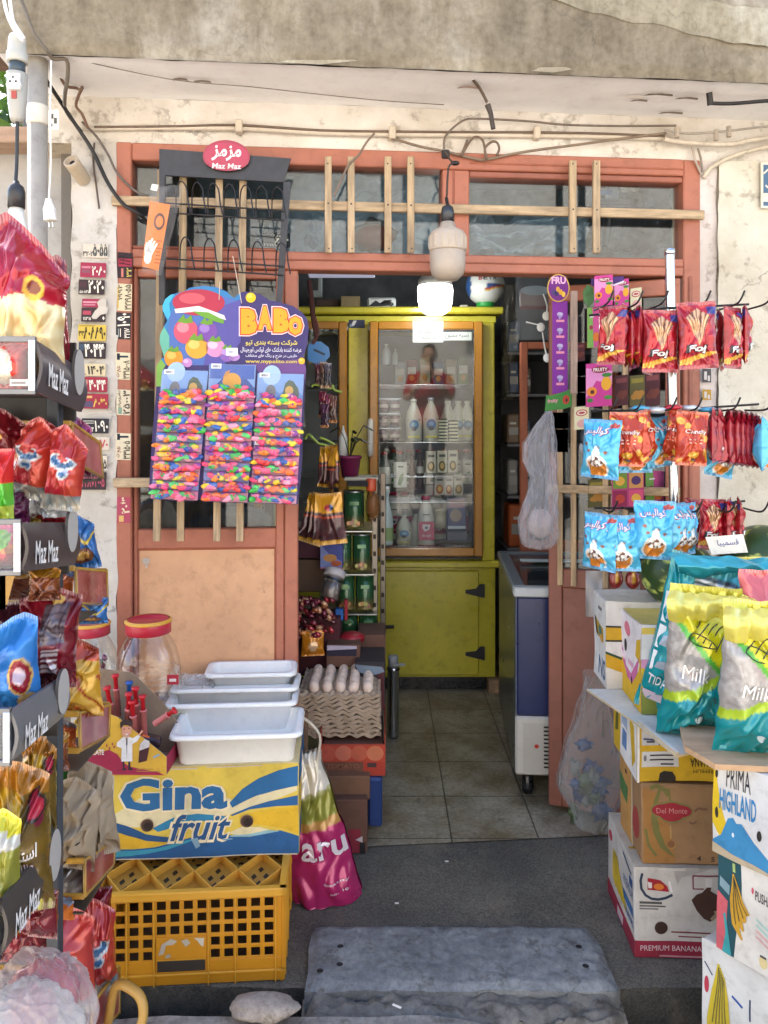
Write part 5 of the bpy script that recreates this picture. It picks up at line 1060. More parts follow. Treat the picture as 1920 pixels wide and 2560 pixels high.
MILK = [(.9, 0), (1, .02), (1, .50), (.97, .58), (.75, .72), (.48, .84), (.34, .89), (.34, .96)]
def milkart(m, fr):
    m.disc(.5, .40, .30, .115, fr, '#3f7fb0', .0004, 18); m.rect(.15, .10, .85, .145, fr, '#c9c23a', .0002); m.disc(.5, .31, .16, .05, fr, '#41484f', .0008, 12); m.disc(.5, .41, .16, .05, fr, '#7fb4d8', .0008, 12)
    m.rect(.12, .5, .18, .53, fr, '#44494f', .0002); m.rect(.82, .5, .88, .53, fr, '#44494f', .0002)
lbottle('milk_bottle', 'white milk bottle with a blue label, left of the pair in the fridge', 1034, 998, 1105, 41, MILK, '#dfe2d4', '#e6e8e0', artfn=milkart, grp='milk bottles')
lbottle('milk_bottle', 'white milk bottle with a blue label, right of the pair in the fridge', 1077, 994, 1105, 40, MILK, '#dfe2d4', '#d0d4e0', artfn=milkart, grp='milk bottles')
lbottle('milk_bottle', 'small white milk bottle low in the fridge behind its bottom corner', 1010, 1286, 1362, 40, MILK, '#dfe2d4', '#e6e8e0', artfn=milkart, grp='milk bottles')
lbottle('milk_bottle', 'half hidden white bottle beside the pink labelled one', 1040, 1284, 1362, 34, MILK, '#d8dccd', '#e6e8e0', Y=YB+.12, grp='milk bottles')
def pinkart(m, fr): m.rect(.06, .13, .94, .50, fr, '#b92d5c', .0005); m.poly([(.25, .38), (.4, .30), (.65, .34), (.72, .44), (.3, .45)], fr, '#ecdfe6', .001); m.disc(.5, .38, .1, .03, fr, '#4a4f72', .0015, 10); m.text('doogh', fr, .25, .18, .75, .25, '#ecdfe6', .01, off=.001); m.rect(.3, .63, .7, .65, fr, '#555a60', .0003)
lbottle('yogurt_bottle', 'tall white bottle with a pink label and pink cap low in the fridge', 1065, 1240, 1363, 44, [(.95, 0), (1, .02), (1, .5), (.95, .56), (.7, .75), (.5, .88), (.45, .95)], '#e4e6df', '#cf3f6e', artfn=pinkart)
def greenart(m, fr): m.rect(.02, .05, .98, .72, fr, '#dfe6dc', .0005); m.poly([(.3, .12), (.55, .1), (.75, .3), (.72, .42), (.45, .36)], fr, '#3f8a3c', .001); m.rect(.35, .58, .75, .62, fr, '#4a5a52', .001)
SQ = [(.95, 0), (1, .02), (1, .62), (.8, .74), (.42, .84), (.40, .95)]
lbottle('drink_bottle', 'bottle with a white and green leaf label behind the fridge glass', 1000, 1128, 1222, 34, SQ, '#5a6a60', '#b3392f', artfn=greenart, grp='labelled bottles')
lbottle('drink_bottle', 'bottle with a white label at the left edge of the fridge glass', 961, 1130, 1222, 32, SQ, '#5d6863', '#a9372f', lab=(.15, .6, '#d8ddd4'), grp='labelled bottles')
lbottle('sauce_bottle', 'slim dark bottle with a small white label in the fridge', 1050, 1128, 1222, 18, SQ, '#4a3a34', '#6b5a50', lab=(.42, .6, '#d0cfc8'), mat='glass' if 0 else 'plas')
lbottle('sauce_bottle', 'slim brown bottle without label beside the dark one in the fridge', 1030, 1135, 1222, 17, SQ, '#5c3f2e', '#6b3a34')
lbottle('spray_bottle', 'clear spray bottle of window cleaner standing before the fridge door', 968, 1216, 1362, 30, [(.9, 0), (1, .03), (1, .45), (.6, .62), (.35, .72), (.3, .86), (.5, .9), (.4, .96)], '#c9dede', '#e6ece8', lab=(.08, .3, '#9fbf86'), Y=YG-.06)
lbottle('glass_bottle', 'small glass bottle on the top fridge shelf at the left', 966, 860, 912, 20, SQ, '#c3cdd0', '#dfe5e6', Y=YG+.25, grp='top shelf bottles'); lbottle('glass_bottle', 'very small glass bottle beside the other on the top fridge shelf', 988, 872, 912, 13, SQ, '#c3cdd0', '#dfe5e6', Y=YG+.25, grp='top shelf bottles')
def cuppack(x, y0, y1, label):
    t = thing('cup_pack', label, 'dessert pack', (fx(x), YB, fzz(y1)), 'dessert cup packs'); r = .030
    for k in (-1, 1):
        c = (fx(x)+k*.032, YB, fzz(y1)); hh = fzz(y0)-fzz(y1)
        m = MB('plas'); m.lathe([(r*.8, .002), (r, hh*.8)], '#8a6f78', c, 14); m.lathe([(r*.93, hh*.3), (r*.96, hh*.55)], '#cfc5bf', c, 14, cap=False); m.build('cup', t)
    m = MB('foil'); m.box((fx(x)-.066, YB-.036, fzz(y0)-.007), (fx(x)+.066, YB+.036, fzz(y0)), '#c6cfe0'); m.build('lid', t)
for y0, y1, nm in ((994, 1028, 'topmost'), (1032, 1066, 'middle'), (1070, 1105, 'lowest')): cuppack(973, y0, y1, f'{nm} pack of dessert cups in the stack left of the milk')
def stripes(x, y0, y1, n, label):
    m = MB('paper'); hh = (fzz(y0)-fzz(y1))/n
    for k in range(n): m.box((fx(x-12)+.002*(k % 2), YB-.03, fzz(y1)+k*hh), (fx(x+12)+.002*(k % 2), YB+.04, fzz(y1)+(k+.55)*hh), '#dfe0c4', .001); m.box((fx(x-11), YB-.028, fzz(y1)+(k+.55)*hh), (fx(x+11), YB+.04, fzz(y1)+(k+1)*hh), '#3a4230', .001)
    m.build('cheese_stack', None, label, 'cheese boxes', 'striped cheese stacks')
stripes(1112, 1046, 1104, 7, 'striped stack of flat cheese boxes next to the milk bottles'); stripes(1139, 1050, 1104, 6, 'shorter striped stack of cheese boxes at the right of the fridge')
def carton3(x0, y0, x1, y1, label, c1, c2, grp='small cartons in the fridge'):
    m = MB('card'); a, b = fx(x0), fx(x1); m.box((a, YB-.025, fzz(y1)), (b, YB+.03, fzz(y0)), c1, .002); fr = Fr((a, YB-.025, fzz(y1)), (b-a, 0, 0), (0, 0, fzz(y0)-fzz(y1)))
    m.disc(.5, .3, .36, .24, fr, c2, .0006, 16); m.disc(.5, .32, .2, .14, fr, '#e0c07a', .001, 12); m.rect(.2, .72, .85, .84, fr, '#5f675e', .0006); m.build('juice_carton', None, label, 'carton', grp)
carton3(1068, 1130, 1094, 1186, 'left cream carton of the row of three in the fridge', '#d9d8c2', '#7a6a3a'); carton3(1097, 1129, 1122, 1185, 'middle cream carton of the row of three in the fridge', '#d9d8c2', '#7a6a3a'); carton3(1125, 1128, 1150, 1184, 'right cream carton of the row of three in the fridge', '#d9d8c2', '#7a6a3a')
carton3(1090, 1192, 1116, 1243, 'left carton of the lower pair with orange pictures in the fridge', '#cfccc0', '#b06a3a'); carton3(1116, 1193, 1138, 1243, 'middle carton of the lower group with orange pictures in the fridge', '#cfccc0', '#a8603a'); carton3(1140, 1191, 1164, 1244, 'cream carton standing right of the orange pictured ones', '#d5d2bc', '#8a6a34')
m = MB('plas'); m.box((fx(1122), YB-.03, fzz(1332)), (fx(1172), YB+.05, fzz(1250)), '#46507a', .006); fr = Fr((fx(1122), YB-.03, fzz(1332)), (fx(1172)-fx(1122), 0, 0), (0, 0, fzz(1250)-fzz(1332))); m.rect(.04, .03, .96, .12, fr, '#c9d2dc'); m.disc(.45, .45, .3, .2, fr, '#a89a8a', .001); m.rect(.1, .7, .9, .95, fr, '#7a4a6a'); m.build('food_tub', None, 'blue tub with a printed picture low at the right of the fridge', 'tub')
m = MB('plas'); m.lathe([(.036, 0), (.04, .04), (.038, .09), (.04, .095), (.04, .11)], '#b9b49c', (fx(1108), YB+.02, fzz(1330)), 16); m.build('food_tub', None, 'round beige tub left of the blue one in the fridge', 'tub')
m = MB('plas'); m.box((fx(1122), YB-.02, fzz(1362)), (fx(1176), YB+.06, fzz(1336)), '#5a6070', .004); m.build('food_tub', None, 'flat grey tub on the fridge bottom under the blue tub', 'tub')
bsrc = {o['label']: o for o in COL.objects if o.get('label')}
for lb, nm, y, xs in (('white milk bottle with a blue label, left of the pair in the fridge', 'milk bottle standing in the back row of the second fridge shelf', 1105, (1120, 1145, 1168, 985)), ('bottle with a white and green leaf label behind the fridge glass', 'leaf labelled bottle standing in the back row of the third fridge shelf', 1222, (985, 1022, 1046, 1080, 1110, 1140, 1166)), ('tall white bottle with a pink label and pink cap low in the fridge', 'pink labelled bottle standing in the back row on the fridge bottom', 1363, (985, 1012, 1092, 1122, 1150))):
    for x in xs: dup(bsrc[lb], (fx(x, YG+.42), YG+.42, fzz(y, YB)), label=nm)['group'] = 'back row bottles in the fridge'
# ---------------------------------------------------------------- on top of the fridge
zt3 = fzz(770)+.001
def vball(d):
    return '#e4e6e2'
b0 = V((fx(1215, 4.17), 4.20, fzz(712, 4.17))); rb_ = .1065
m = MB('plas')
def bc_(d):
    if d.z < -.05 and d.z > -.42+.3*d.x and d.x > -.1: return '#33508a' if d.z > -.26+.25*d.x else ('#a83a3a' if d.z > -.34+.28*d.x else '#d8b04a')
    if d.x < -.80: return '#3a5f9a'
    return '#dde3e0'
m.ball(b0, rb_, '#fff', 60, 40, cf=bc_)
sf_ = lambda u, v: b0+V((math.sin((u-.5)*1.6)*math.cos((v-.5)*1.4), -math.cos((u-.5)*1.6)*math.cos((v-.5)*1.4), math.sin((v-.5)*1.4)))*rb_
for k, (ch, c) in enumerate(zip('BETA', ('#b02a34', '#2a2a2e', '#2a2a2e', '#2a2a2e'))): m.stext(ch, sf_, .20+.155*k, .60, .33+.155*k, .76, c, .02, off=.0015)
m.build('volleyball', None, 'white volleyball lettered BETA resting on a green pot on the fridge', 'ball')
m = MB('gloss_paint'); m.lathe([(.045, 0), (.05, .01), (.048, .055), (.054, .062)], '#2f9a4a', (b0.x, b0.y, zt3), 20, mat='plas'); m.build('green_pot', None, 'shiny green pot under the volleyball on the fridge', 'pot')
def bx(x0, x1, y0, y1, Y, d, col, name, label, cat, mat='card', arts=None, bot=None, b=.003):
    m = MB(mat); a, c = fx(x0, Y), fx(x1, Y); z0 = fzz(y1, Y) if bot is None else bot; z1 = fzz(y0, Y); m.box((a, Y, z0), (c, Y+d, z1), col, b); fr = Fr((a, Y, z0), (c-a, 0, 0), (0, 0, z1-z0))
    if arts: arts(m, fr)
    return m.build(name, None, label, cat)
for k, (x, c) in enumerate(((1000, '#b8bcc0'), (1030, '#8a4a3a'), (1062, '#c9c4a8'), (1096, '#4a6a8a'), (1128, '#b0a890'), (1158, '#7a8a5a'))): bx(x-13, x+13, 905-6*(k % 3), 958, YG+.3, .1, c, 'dairy_carton', ('grey', 'brown', 'cream', 'blue', 'tan', 'olive')[k]+' carton on the top shelf of the fridge', 'carton', bot=fzz(957, YG+.15), arts=lambda m, fr: (m.rect(.1, .4, .9, .7, fr, '#e0ddd4'), m.disc(.5, .25, .25, .12, fr, '#c9a05a')))
bx(852, 900, 740, 770, 4.22, .12, '#8a7c5c', 'small_box', 'small beige box on top of the fridge', 'box', bot=zt3)
bx(790, 850, 748, 770, 4.26, .2, '#4e4038', 'flat_box', 'flat dark box on the fridge behind the beige one', 'box', bot=zt3)
m = MB('white_plas'); a, c = fx(918), fx(990); m.box((a, 4.18, zt3), (c, 4.25, fzz(745)), '#bcc4c4', .01); fr = Fr((a, 4.179, zt3), (c-a, 0, 0), (0, 0, fzz(745)-zt3)); m.poly([(.05, .1), (.3, .7), (.45, .4), (.6, .7), (.85, .75), (.8, .2), (.5, .1)], fr, '#25282c'); m.tube([fr.at(.5, .3, .01), fr.at(.7, .5, .02), fr.at(.9, .3, .01), fr.at(.8, .1, .01)], .004, '#1d1f22', 6, sub=3); m.build('power_strip', None, 'pale power strip with black leads on top of the fridge', 'power strip')
bx(1150, 1170, 762, 770, 4.2, .05, '#c9c6bb', 'small_packet', 'little pale packet on the fridge left of the green pot', 'packet', bot=zt3)
lt = thing('fluorescent_lamp', 'slim pale fluorescent batten under the ceiling behind the left post', 'lamp', (fx(855, 3.6), 3.6, fzz(688, 3.6)))
m = MB('tube_light'); m.box((fx(772, 3.6), 3.58, fzz(693, 3.6)), (fx(937, 3.6), 3.62, fzz(681, 3.6)), '#b9bcd6', .004); m.build('tube', lt)
m = MB('white_plas'); m.box((fx(795, 3.9), 3.9, fzz(742, 3.9)), (fx(805, 3.9), 3.92, fzz(690, 3.9)), '#aebcc0', .002); m.box((fx(770, 3.9), 3.9, fzz(742, 3.9)), (fx(805, 3.9), 3.92, fzz(726, 3.9)), '#aebcc0', .002); m.build('bracket', lt)
# ---------------------------------------------------------------- lamps
lp = thing('led_bulb', 'lit white LED bulb hanging inside in front of the fridge', 'lamp', (fx(1088, 3.85), 3.85, 1.9))
YL = 3.85; zc = lambda y: fzz(y, YL); S = YL/F
m = MB('lamp'); m.lathe([(4*S, zc(788)), (24*S, zc(785)), (38*S, zc(774)), (43*S, zc(752)), (44*S, zc(725)), (43*S, zc(716))], '#ffffff', (fx(1088, YL), YL, 0), 28); m.build('diffuser', lp)
m = MB('white_plas'); m.lathe([(43*S, zc(715)), (42*S, zc(700)), (30*S, zc(685)), (16*S, zc(668)), (14*S, zc(650))], '#d9d9d4', (fx(1088, YL), YL, 0), 28); m.build('housing', lp)
m = MB('rubber'); m.lathe([(15*S, zc(652)), (15*S, zc(620)), (5*S, zc(612))], '#2a2a2c', (fx(1088, YL), YL, 0), 16); m.tube([(fx(1088, YL), YL, zc(614)), (fx(1090, YL), YL, 2.99)], .004, '#2a2a2c', 6); m.build('holder', lp)
YO = 2.50
lo_ = thing('led_bulb', 'unlit beige LED bulb hanging outside in front of the transom', 'lamp', (fx(1120, YO), YO, fzz(700, YO)))
zc = lambda y: fzz(y, YO); S = YO/F; c = (fx(1119, YO), YO, 0)
m = MB('white_plas'); m.lathe([(0, zc(703)), (26*S, zc(700)), (40*S, zc(686)), (44.5*S, zc(668)), (45*S, zc(632)), (44.5*S, zc(628))], '#ad9f90', c, 32); m.build('diffuser', lo_)
m = MB('white_plas')
m.lathe([(46*S, zc(629)), (46.5*S, zc(624)), (46*S, zc(590)), (40*S, zc(580)), (22*S, zc(570)), (17*S, zc(556))], '#bbab98', c, 32)
for k in range(16):
    a = 6.2832*k/16; m.box((c[0]+46*S*math.cos(a)-.003, c[1]+46*S*math.sin(a)-.003, zc(622)), (c[0]+46*S*math.cos(a)+.003, c[1]+46*S*math.sin(a)+.003, zc(592)), '#b8a893', .001)
m.build('housing', lo_)
m = MB('rubber'); m.lathe([(16*S, zc(557)), (16.5*S, zc(530)), (14*S, zc(518)), (5*S, zc(512))], '#26282c', c, 18); m.build('holder', lo_)
m = MB('wire'); m.tube([(c[0], YO, zc(513)), (fx(1117, YO), YO+.02, zc(490))], .006, '#2a2523', 6); m.tube([P(1117, 490, 2.53), P(1121, 420, 2.56), P(1132, 408, 2.57), P(1124, 398, 2.58), P(1112, 378, 2.6)], .0035, '#4a3d34', 6, sub=3)
m.box(P(1104, 396, 2.61), P(1125, 370, 2.60)+V((0, .02, 0)), '#2b2625', .004); m.ball(P(1138, 408, 2.58), (.015, .01, .008), '#262223'); m.build('cord', lo_)
# ---------------------------------------------------------------- chest freezer
ft = thing('chest_freezer', 'dark blue chest freezer with a grey glass lid and a white vented base', 'freezer', (.82, 3.0, .0))
FMx = Matrix.Translation((.520, 3.0, 0)) @ R3(0, 0, -4.4); fw, fd = .62, .86
m = MB('gloss_paint'); m.M = FMx; m.box((0, .0, .33), (fw, fd, .80), '#27305a', .008); m.box((-.006, .02, .10), (-.0045, fd-.01, .795), '#4f5658', .0005)  # thin dark plate paints the left side as it looks in shade
m.box((-.002, .006, .335), (.001, .02, .80), '#8f969c', .001); m.build('body', ft)
m = MB('white_plas'); m.M = FMx; m.box((-.004, -.004, .10), (fw+.004, fd, .33), '#cfccc2', .008); fr = Fr((0, -.0045, .10), (fw, 0, 0), (0, 0, .23))
m.rect(.04, .06, .96, .9, fr, '#c4c0b4', .0004); m.disc(.125, .51, .014, .035, fr, '#c23a2a', .003, 14)
for k in range(11): m.rect(.17, .14+.068*k, .80, .172+.068*k, fr, '#2a2723', .001)
m.build('base', ft)
m = MB('white_plas'); m.M = FMx; g = '#75828a'; e = .04  # blue grey of the lid rails stands in for a reflection
for lo, hi, cc in (((-.012, -.012, .80), (fw+.012, e, .838), '#bfc4c4'), ((-.012, fd-e, .80), (fw+.012, fd+.012, .838), g), ((-.012, e, .80), (e, fd-e, .838), g), ((fw-e, e, .80), (fw+.012, fd-e, .838), g)): m.box(lo, hi, cc, .006)
m.box((.07, fd*.62, .841), (fw-.05, fd*.62+.05, .85), '#c6d6dc', .004); m.build('lid_frame', ft)
m = MB('glass'); m.M = FMx; m.box((e, e, .826), (fw-e, fd-e, .832), '#ffffff', .0005); m.build('pane', ft)
m = MB('plas'); m.M = FMx; rr = random.Random(8); m.box((.03, .03, .801), (fw-.03, fd-.03, .803), '#3a4450')
for i in range(9): m.ball((rr.uniform(.1, fw-.1), rr.uniform(.1, fd-.1), .806), (.05, .05, .012), rr.choice(['#2c3a4c', '#a8a44a', '#4a4f58', '#39465e', '#8a8f94']), 10, 6, mat='film')
m.build('stored_food', ft)
for x, y in ((.05, .06), (fw-.05, .06), (.05, fd-.06), (fw-.05, fd-.06)):
    m = MB('rubber'); m.M = FMx; m.lathe([(.02, .006), (.025, .03), (.02, .10)], '#232326', (x, y, 0), 12); m.build('foot', ft)
m = MB('wire'); m.M = FMx; m.tube([(.22, -.006, .12), (.24, -.05, .08), (.30, -.06, .05), (.36, -.04, .02), (.5, -.03, .015)], .007, '#8f8f88', 8, sub=4); m.build('cord', ft)
# ---------------------------------------------------------------- left side: shelves of cans
shf = thing('can_rack', 'narrow steel rack of green tins by the left inner wall', 'rack', (-.4, 3.4, .0))
YS = 3.35
rows = [(1318, 1226, 872), (1424, 1330, 876), (1522, 1430, 884), (1590, 1526, 892)]
zs_ = []
for i, (yb, yt, x) in enumerate(rows):
    m = MB('alu'); z = fzz(yb+4, YS); m.box((fx(720, YS), YS-.06, z-.008), (fx(x+60, YS), YS+.26, z), '#b9bcb8', .002); m.build('shelf', shf)
for x in (930, 950):
    m = MB('alu'); m.box((fx(x, YS), YS+.2*(x > 940), 0.004), (fx(x, YS)+.025, YS+.025+.2*(x > 940), fzz(1190, YS)), '#77726a', .002)
    for k in range(12): m.box((fx(x, YS)+.005, YS-.001+.2*(x > 940), .3+.075*k), (fx(x, YS)+.018, YS+.001+.2*(x > 940), .32+.075*k), '#2c2927', .0004)
    m.build('post', shf)
def can(x, yb, w, hgt, Y, label, col='#2f5a38', k=0):
    c = (fx(x, Y), Y, fzz(yb, Y)); t = thing('food_tin', label, 'tin', c, 'green tins on the rack'); r = w*Y/F/2
    m = MB('foil'); prof = [(r, .003, col), (r, hgt*.05, '#8f7d4a'), (r, hgt*.12, '#6a5a34'), (r, hgt*.3, '#4a5a34'), (r, hgt*.36, col), (r, hgt*.95, col)]
    m.lathe(prof, col, c, 20)
    fr = Fr((c[0]-r, c[1]-r*1.01, c[2]), (2*r, 0, 0), (0, 0, hgt)); rr = random.Random(k)
    for i in range(5): m.disc(.25+.12*i, .17+rr.uniform(-.04, .05), .08, .06, fr, rr.choice(['#a8703a', '#8a8a3a', '#b39a50', '#7a4a34']), .0008+.0003*i, 10)
    m.rect(.3, .62, .75, .72, fr, '#5a8a5c', .0006) if k % 2 else m.disc(.5, .66, .25, .08, fr, '#6f9a62', .0006, 14)
    m.build('body', t); m = MB('alu'); m.lathe([(r*1.02, hgt*.95), (r*1.02, hgt), (r*.95, hgt), (r*.93, hgt*.98), (0, hgt*.98)], '#c9ccc8', c, 20); m.build('lid', t)
nm = ['top', 'second', 'third', 'lowest']
for i, (yb, yt, x) in enumerate(rows):
    hh = fzz(yt, YS)-fzz(yb, YS)
    if i == 0: can(885, yb, 52, hh, YS, 'green tin standing alone at the front of the top rack shelf', k=1)
    else:
        for j in range(2): can(x-20+j*48, yb, 46, hh*.97, YS, f'{("left", "right")[j]} green tin on the {nm[i]} shelf of the rack', k=i*2+j)
m = MB('film'); c = P(932, 1265, 3.28); m.ball((c.x, c.y, c.z), (.032, .03, .06), '#a8763c', 16, 10, fn=lambda d: 1+.2*ns(d.x*3, d.y*3, d.z*3)); m.ball((c.x, c.y, c.z), (.026, .022, .05), '#7a4f2a', 12, 8, mat='egg'); m.build('nut_bag', None, 'clear bag of brown nuts beside the top green tin', 'bag')
m = MB('plas'); m.lathe([(.02, 0), (.022, .01), (.022, .05), (.018, .055)], '#c2502e', (fx(928, 3.3), 3.3, fzz(1228, 3.3)), 14); m.build('jar_lid', None, 'small orange lidded jar above the bag of nuts', 'jar')
bx(860, 945, 1194, 1202, 3.30, .2, '#b9b6a6', 'rack_board', 'pale board lying across the top of the tin rack', 'board', 'board')
bx(866, 920, 1203, 1216, 3.27, .16, '#2b2a2c', 'black_box', 'flat black box under the pale board on the tin rack', 'box')
# plant pot
pp = thing('potted_plant', 'dark leaved plant in a purple pot before the yellow fridge post', 'plant', (fx(875, 3.4), 3.4, fzz(1194, 3.4)))
m = MB('plas'); z0, z1 = fzz(1193, 3.4), fzz(1139, 3.4); cc = (fx(875, 3.4), 3.4, z0); m.lathe([(.036, 0), (.048, z1-z0-.012), (.053, z1-z0-.012), (.053, z1-z0), (.047, z1-z0), (.044, z1-z0-.01)], '#7c2452', cc, 20); m.build('pot', pp)
m = MB('leaf'); rr = random.Random(4)
for i in range(9):
    a = rr.uniform(0, 6.28); hgt = rr.uniform(.08, .16); p0 = V((cc[0], cc[1], z1-.01)); p2 = p0+V((math.cos(a)*.07, math.sin(a)*.05, hgt)); p3 = p2+V((math.cos(a)*.06, math.sin(a)*.04, -.015-.02*rr.random())); d = V((-math.sin(a), math.cos(a), 0))*.012
    m.tube([p0, (p0+p2)/2+V((0, 0, .02)), p2], .002, '#2a3320', 5)
    m.add([p2-d*.3, p2+d*.3, p2*.5+p3*.5+d, p3, p2*.5+p3*.5-d], [(0, 1, 2, 3, 4)], '#25301c')
m.build('foliage', pp)
lbottle('glue_bottle', 'white squeeze bottle standing behind the purple pot', 858, 1064, 1140, 22, [(.9, 0), (1, .05), (1, .6), (.7, .7), (.3, .85), (.2, .95)], '#dcdfda', '#e8e8e4', Y=3.45)
# hanging strips at the left of the doorway
def strip_bag(mk, name, label, cat, c, w, hgt, t, paint, seed, rz=0, rx=0, grp=None, mat='foil', nu=16, nv=22, tex=None, wr=.004, **k):
    m = MB(mat); sfc = pouch(m, w, hgt, t, paint, nu, nv, seed, wr, mat=mat, **k)
    if tex: tex(m, sfc)
    return place(m.build(name, None, label, cat, grp, origin=(0, 0, 0)), c, rx, 0, rz)
hs = thing('hanging_rope', 'brown twisted rope hanging from the lintel with a blue tag and green hooks', 'rope', P(785, 800, 2.95))
m = MB('cloth'); m.tube([P(773, 700, 2.9), P(780, 760, 2.93), P(783, 800, 2.95), P(792, 850, 2.95)], [.008, .012, .009, .007], '#4a2a28', 6, sub=4); m.tube([P(786, 790, 2.95), P(795, 830, 2.95), P(782, 860, 2.95)], .006, '#5a3230', 6, sub=3); m.build('rope', hs)
m = MB('plas'); fr = Fr(P(768, 915, 2.95), V((60*2.95/F, 0, 0)), V((0, 0, 62*2.95/F))); m.prism([(.02, .25), (.3, .1), (.6, 0), (.95, .4), (.9, .75), (.55, 1), (.2, .95), (.03, .8)], fr, .004, '#3d78b0'); m.poly([(.25, .62), (.3, .7), (.75, .5), (.72, .42)], fr, '#22303c'); m.build('tag', hs)
for (pts) in ([(780, 968), (785, 962), (805, 966), (826, 972), (832, 962)], [(832, 962), (836, 975), (855, 980)], [(763, 1098), (772, 1086), (795, 1108), (812, 1112), (836, 1122)], [(800, 1095), (812, 1098), (836, 1112), (838, 1122)]):
    m = MB('plas'); m.tube([P(x, y, 2.95) for x, y in pts], .005, '#8aa03a', 6, sub=3); m.build('hook', hs)
def darkp(c1, c2, c3): return lambda u, v: c1 if v > .62 else (c3 if v < .12 else mixc(c2, '#1c1414', .35*abs(ns(u*4, v*5))*2))
rr = random.Random(12)
for k, (x, y, w, h_) in enumerate(((797, 905, 12, 60), (810, 905, 12, 66), (820, 908, 11, 62))):
    strip_bag(None, 'spice_packet', ('slim dark red packet', 'slim brown packet', 'slim grey packet')[k]+' hanging below the blue tag', 'packet', P(x, y+h_, 2.95-.01*k), .030, h_*2.95/F, .012, darkp(('#6a2a30', '#6b4630', '#5d5458')[k], ('#4a2228', '#4a3428', '#3d3a42')[k], '#7a5a3a'), k*3+1, rz=rr.uniform(-40, 40), grp='slim packets under the blue tag')
for k, (x, y, w, h_) in enumerate(((806, 978, 16, 66), (820, 985, 16, 70), (832, 990, 15, 68), (812, 1010, 15, 60))):
    strip_bag(None, 'sweet_packet', ('crimson sweet packet at the left of the upper green hooks', 'dark pink sweet packet in the middle of the upper green hooks', 'brown sweet packet at the right of the upper green hooks', 'low purple sweet packet under the upper green hooks')[k], 'packet', P(x, y+h_, 2.95-.012*k), .034, h_*2.95/F, .014, darkp(('#7a2438', '#8a3450', '#6a4030', '#5a3048')[k], ('#4e1c2a', '#8a7a7c', '#4a3028', '#3c2438')[k], '#a06a3a'), k*5+2, rz=rr.uniform(-35, 35), grp='sweet packets on the green hooks')
YEL = '#c98f1e'
def ybag(u, v):
    if v > .60: return '#c8901f' if not el(u, v, .5, .72, .2, .06) else ('#2f4f7a' if u > .5 else '#a8343a')
    if v < .10: return '#cf9a24'
    if .52 < v < .56: return '#b0472a'
    return mixc('#5a3436', '#3a2428', .5+.9*ns(u*6, v*7))
yb_ = []
for k, (x, y, w, h_, rz, tilt) in enumerate(((805, 1118, 34, 100, 50, 6), (820, 1115, 40, 104, 62, 3), (838, 1112, 36, 106, -58, -3), (828, 1122, 40, 110, -72, 2), (770, 1240, 62, 118, 40, 20), (790, 1236, 60, 122, 55, 12), (800, 1236, 60, 124, 66, 6), (835, 1236, 68, 125, -8, -7))):
    lb = ('yellow and brown snack bag, ' if 1 else '')+('edge on at the left of the lower hooks', 'edge on at the middle of the lower hooks', 'edge on at the right of the lower hooks', 'edge on behind the others on the lower hooks', 'flaring farthest left in the lowest bunch', 'second from the left in the lowest bunch', 'third from the left in the lowest bunch', 'facing out with a badge in the lowest bunch')[k]
    o = strip_bag(None, 'snack_bag', lb, 'snack bag', P(x, y+h_, 2.93-.012*k), w*2.93/F*(1.25 if k in (4, 5, 6) else 1), h_*2.93/F, .03, ybag, k*2+5, rz=rz, grp='yellow snack bags on green hooks', nu=20, nv=30)
    o.rotation_euler.y = math.radians(tilt)
# goods under the hanging bags
def cartart(c): return lambda m, fr: (m.rect(.05, .1, .95, .3, fr, c), m.disc(.5, .6, .25, .2, fr, c))
bx(800, 856, 1362, 1422, 3.15, .1, '#4a5290', 'picture_box', 'blue box with a pastry picture beside the second row of tins', 'box', arts=lambda m, fr: (m.poly([(.02, .03), (.98, .03), (.98, .3), (.4, .6), (.1, .95), (.02, .95)], fr, '#7a86b8', .0005), m.disc(.45, .45, .3, .16, fr, '#b8844a', .001), m.disc(.72, .22, .24, .12, fr, '#a8583a', .001), m.rect(.02, .0, .98, .06, fr, '#b06a8a', .001)))
jr2 = thing('plastic_jar', 'grey clear jar with a white lid lying tilted among sweets', 'jar', P(825, 1500, 3.05))
A = R3(-28, 12, 0).to_3x3(); c = P(822, 1500, 3.05)
m = MB('clear_plas'); m.lathe([(.035, 0), (.042, .01), (.042, .09), (.038, .1)], '#ffffff', c, 20, A=A, cap=False); m.lathe([(.036, .005), (.036, .07)], '#6a5f5a', c, 16, A=A, mat='plas'); m.build('body', jr2)
m = MB('white_plas'); m.lathe([(.042, .095), (.044, .10), (.044, .122), (.038, .126)], '#b9b6ba', c, 20, A=A); m.build('lid', jr2)
bx(735, 815, 1400, 1480, 3.2, .15, '#5a4638', 'brown_carton', 'brown carton at the left of the tilted jar', 'carton'); bx(735, 800, 1330, 1396, 3.2, .15, '#4a2630', 'maroon_carton', 'maroon carton on the brown one under the snack bags', 'carton')
bx(735, 850, 1545, 1690, 3.05, .16, '#4c2028', 'maroon_carton', 'tall maroon carton behind the eggs', 'carton')
m = MB('foil'); rr = random.Random(9); c = P(790, 1530, 3.0)
for i in range(70): m.ball(c+V((rr.uniform(-.08, .07), rr.uniform(-.05, .05), rr.uniform(-.09, .05))), (.016, .010, .010), rr.choice(['#7a2230', '#a02a34', '#8a4a2a', '#6a1c34', '#b88a6a', '#5a2a30']), 7, 5, A=R3(rr.uniform(0, 90), rr.uniform(0, 90), 0).to_3x3())
o = m.build('wrapped_sweets', None, 'heap of red wrapped sweets under the tilted jar', 'sweets', kind='stuff')
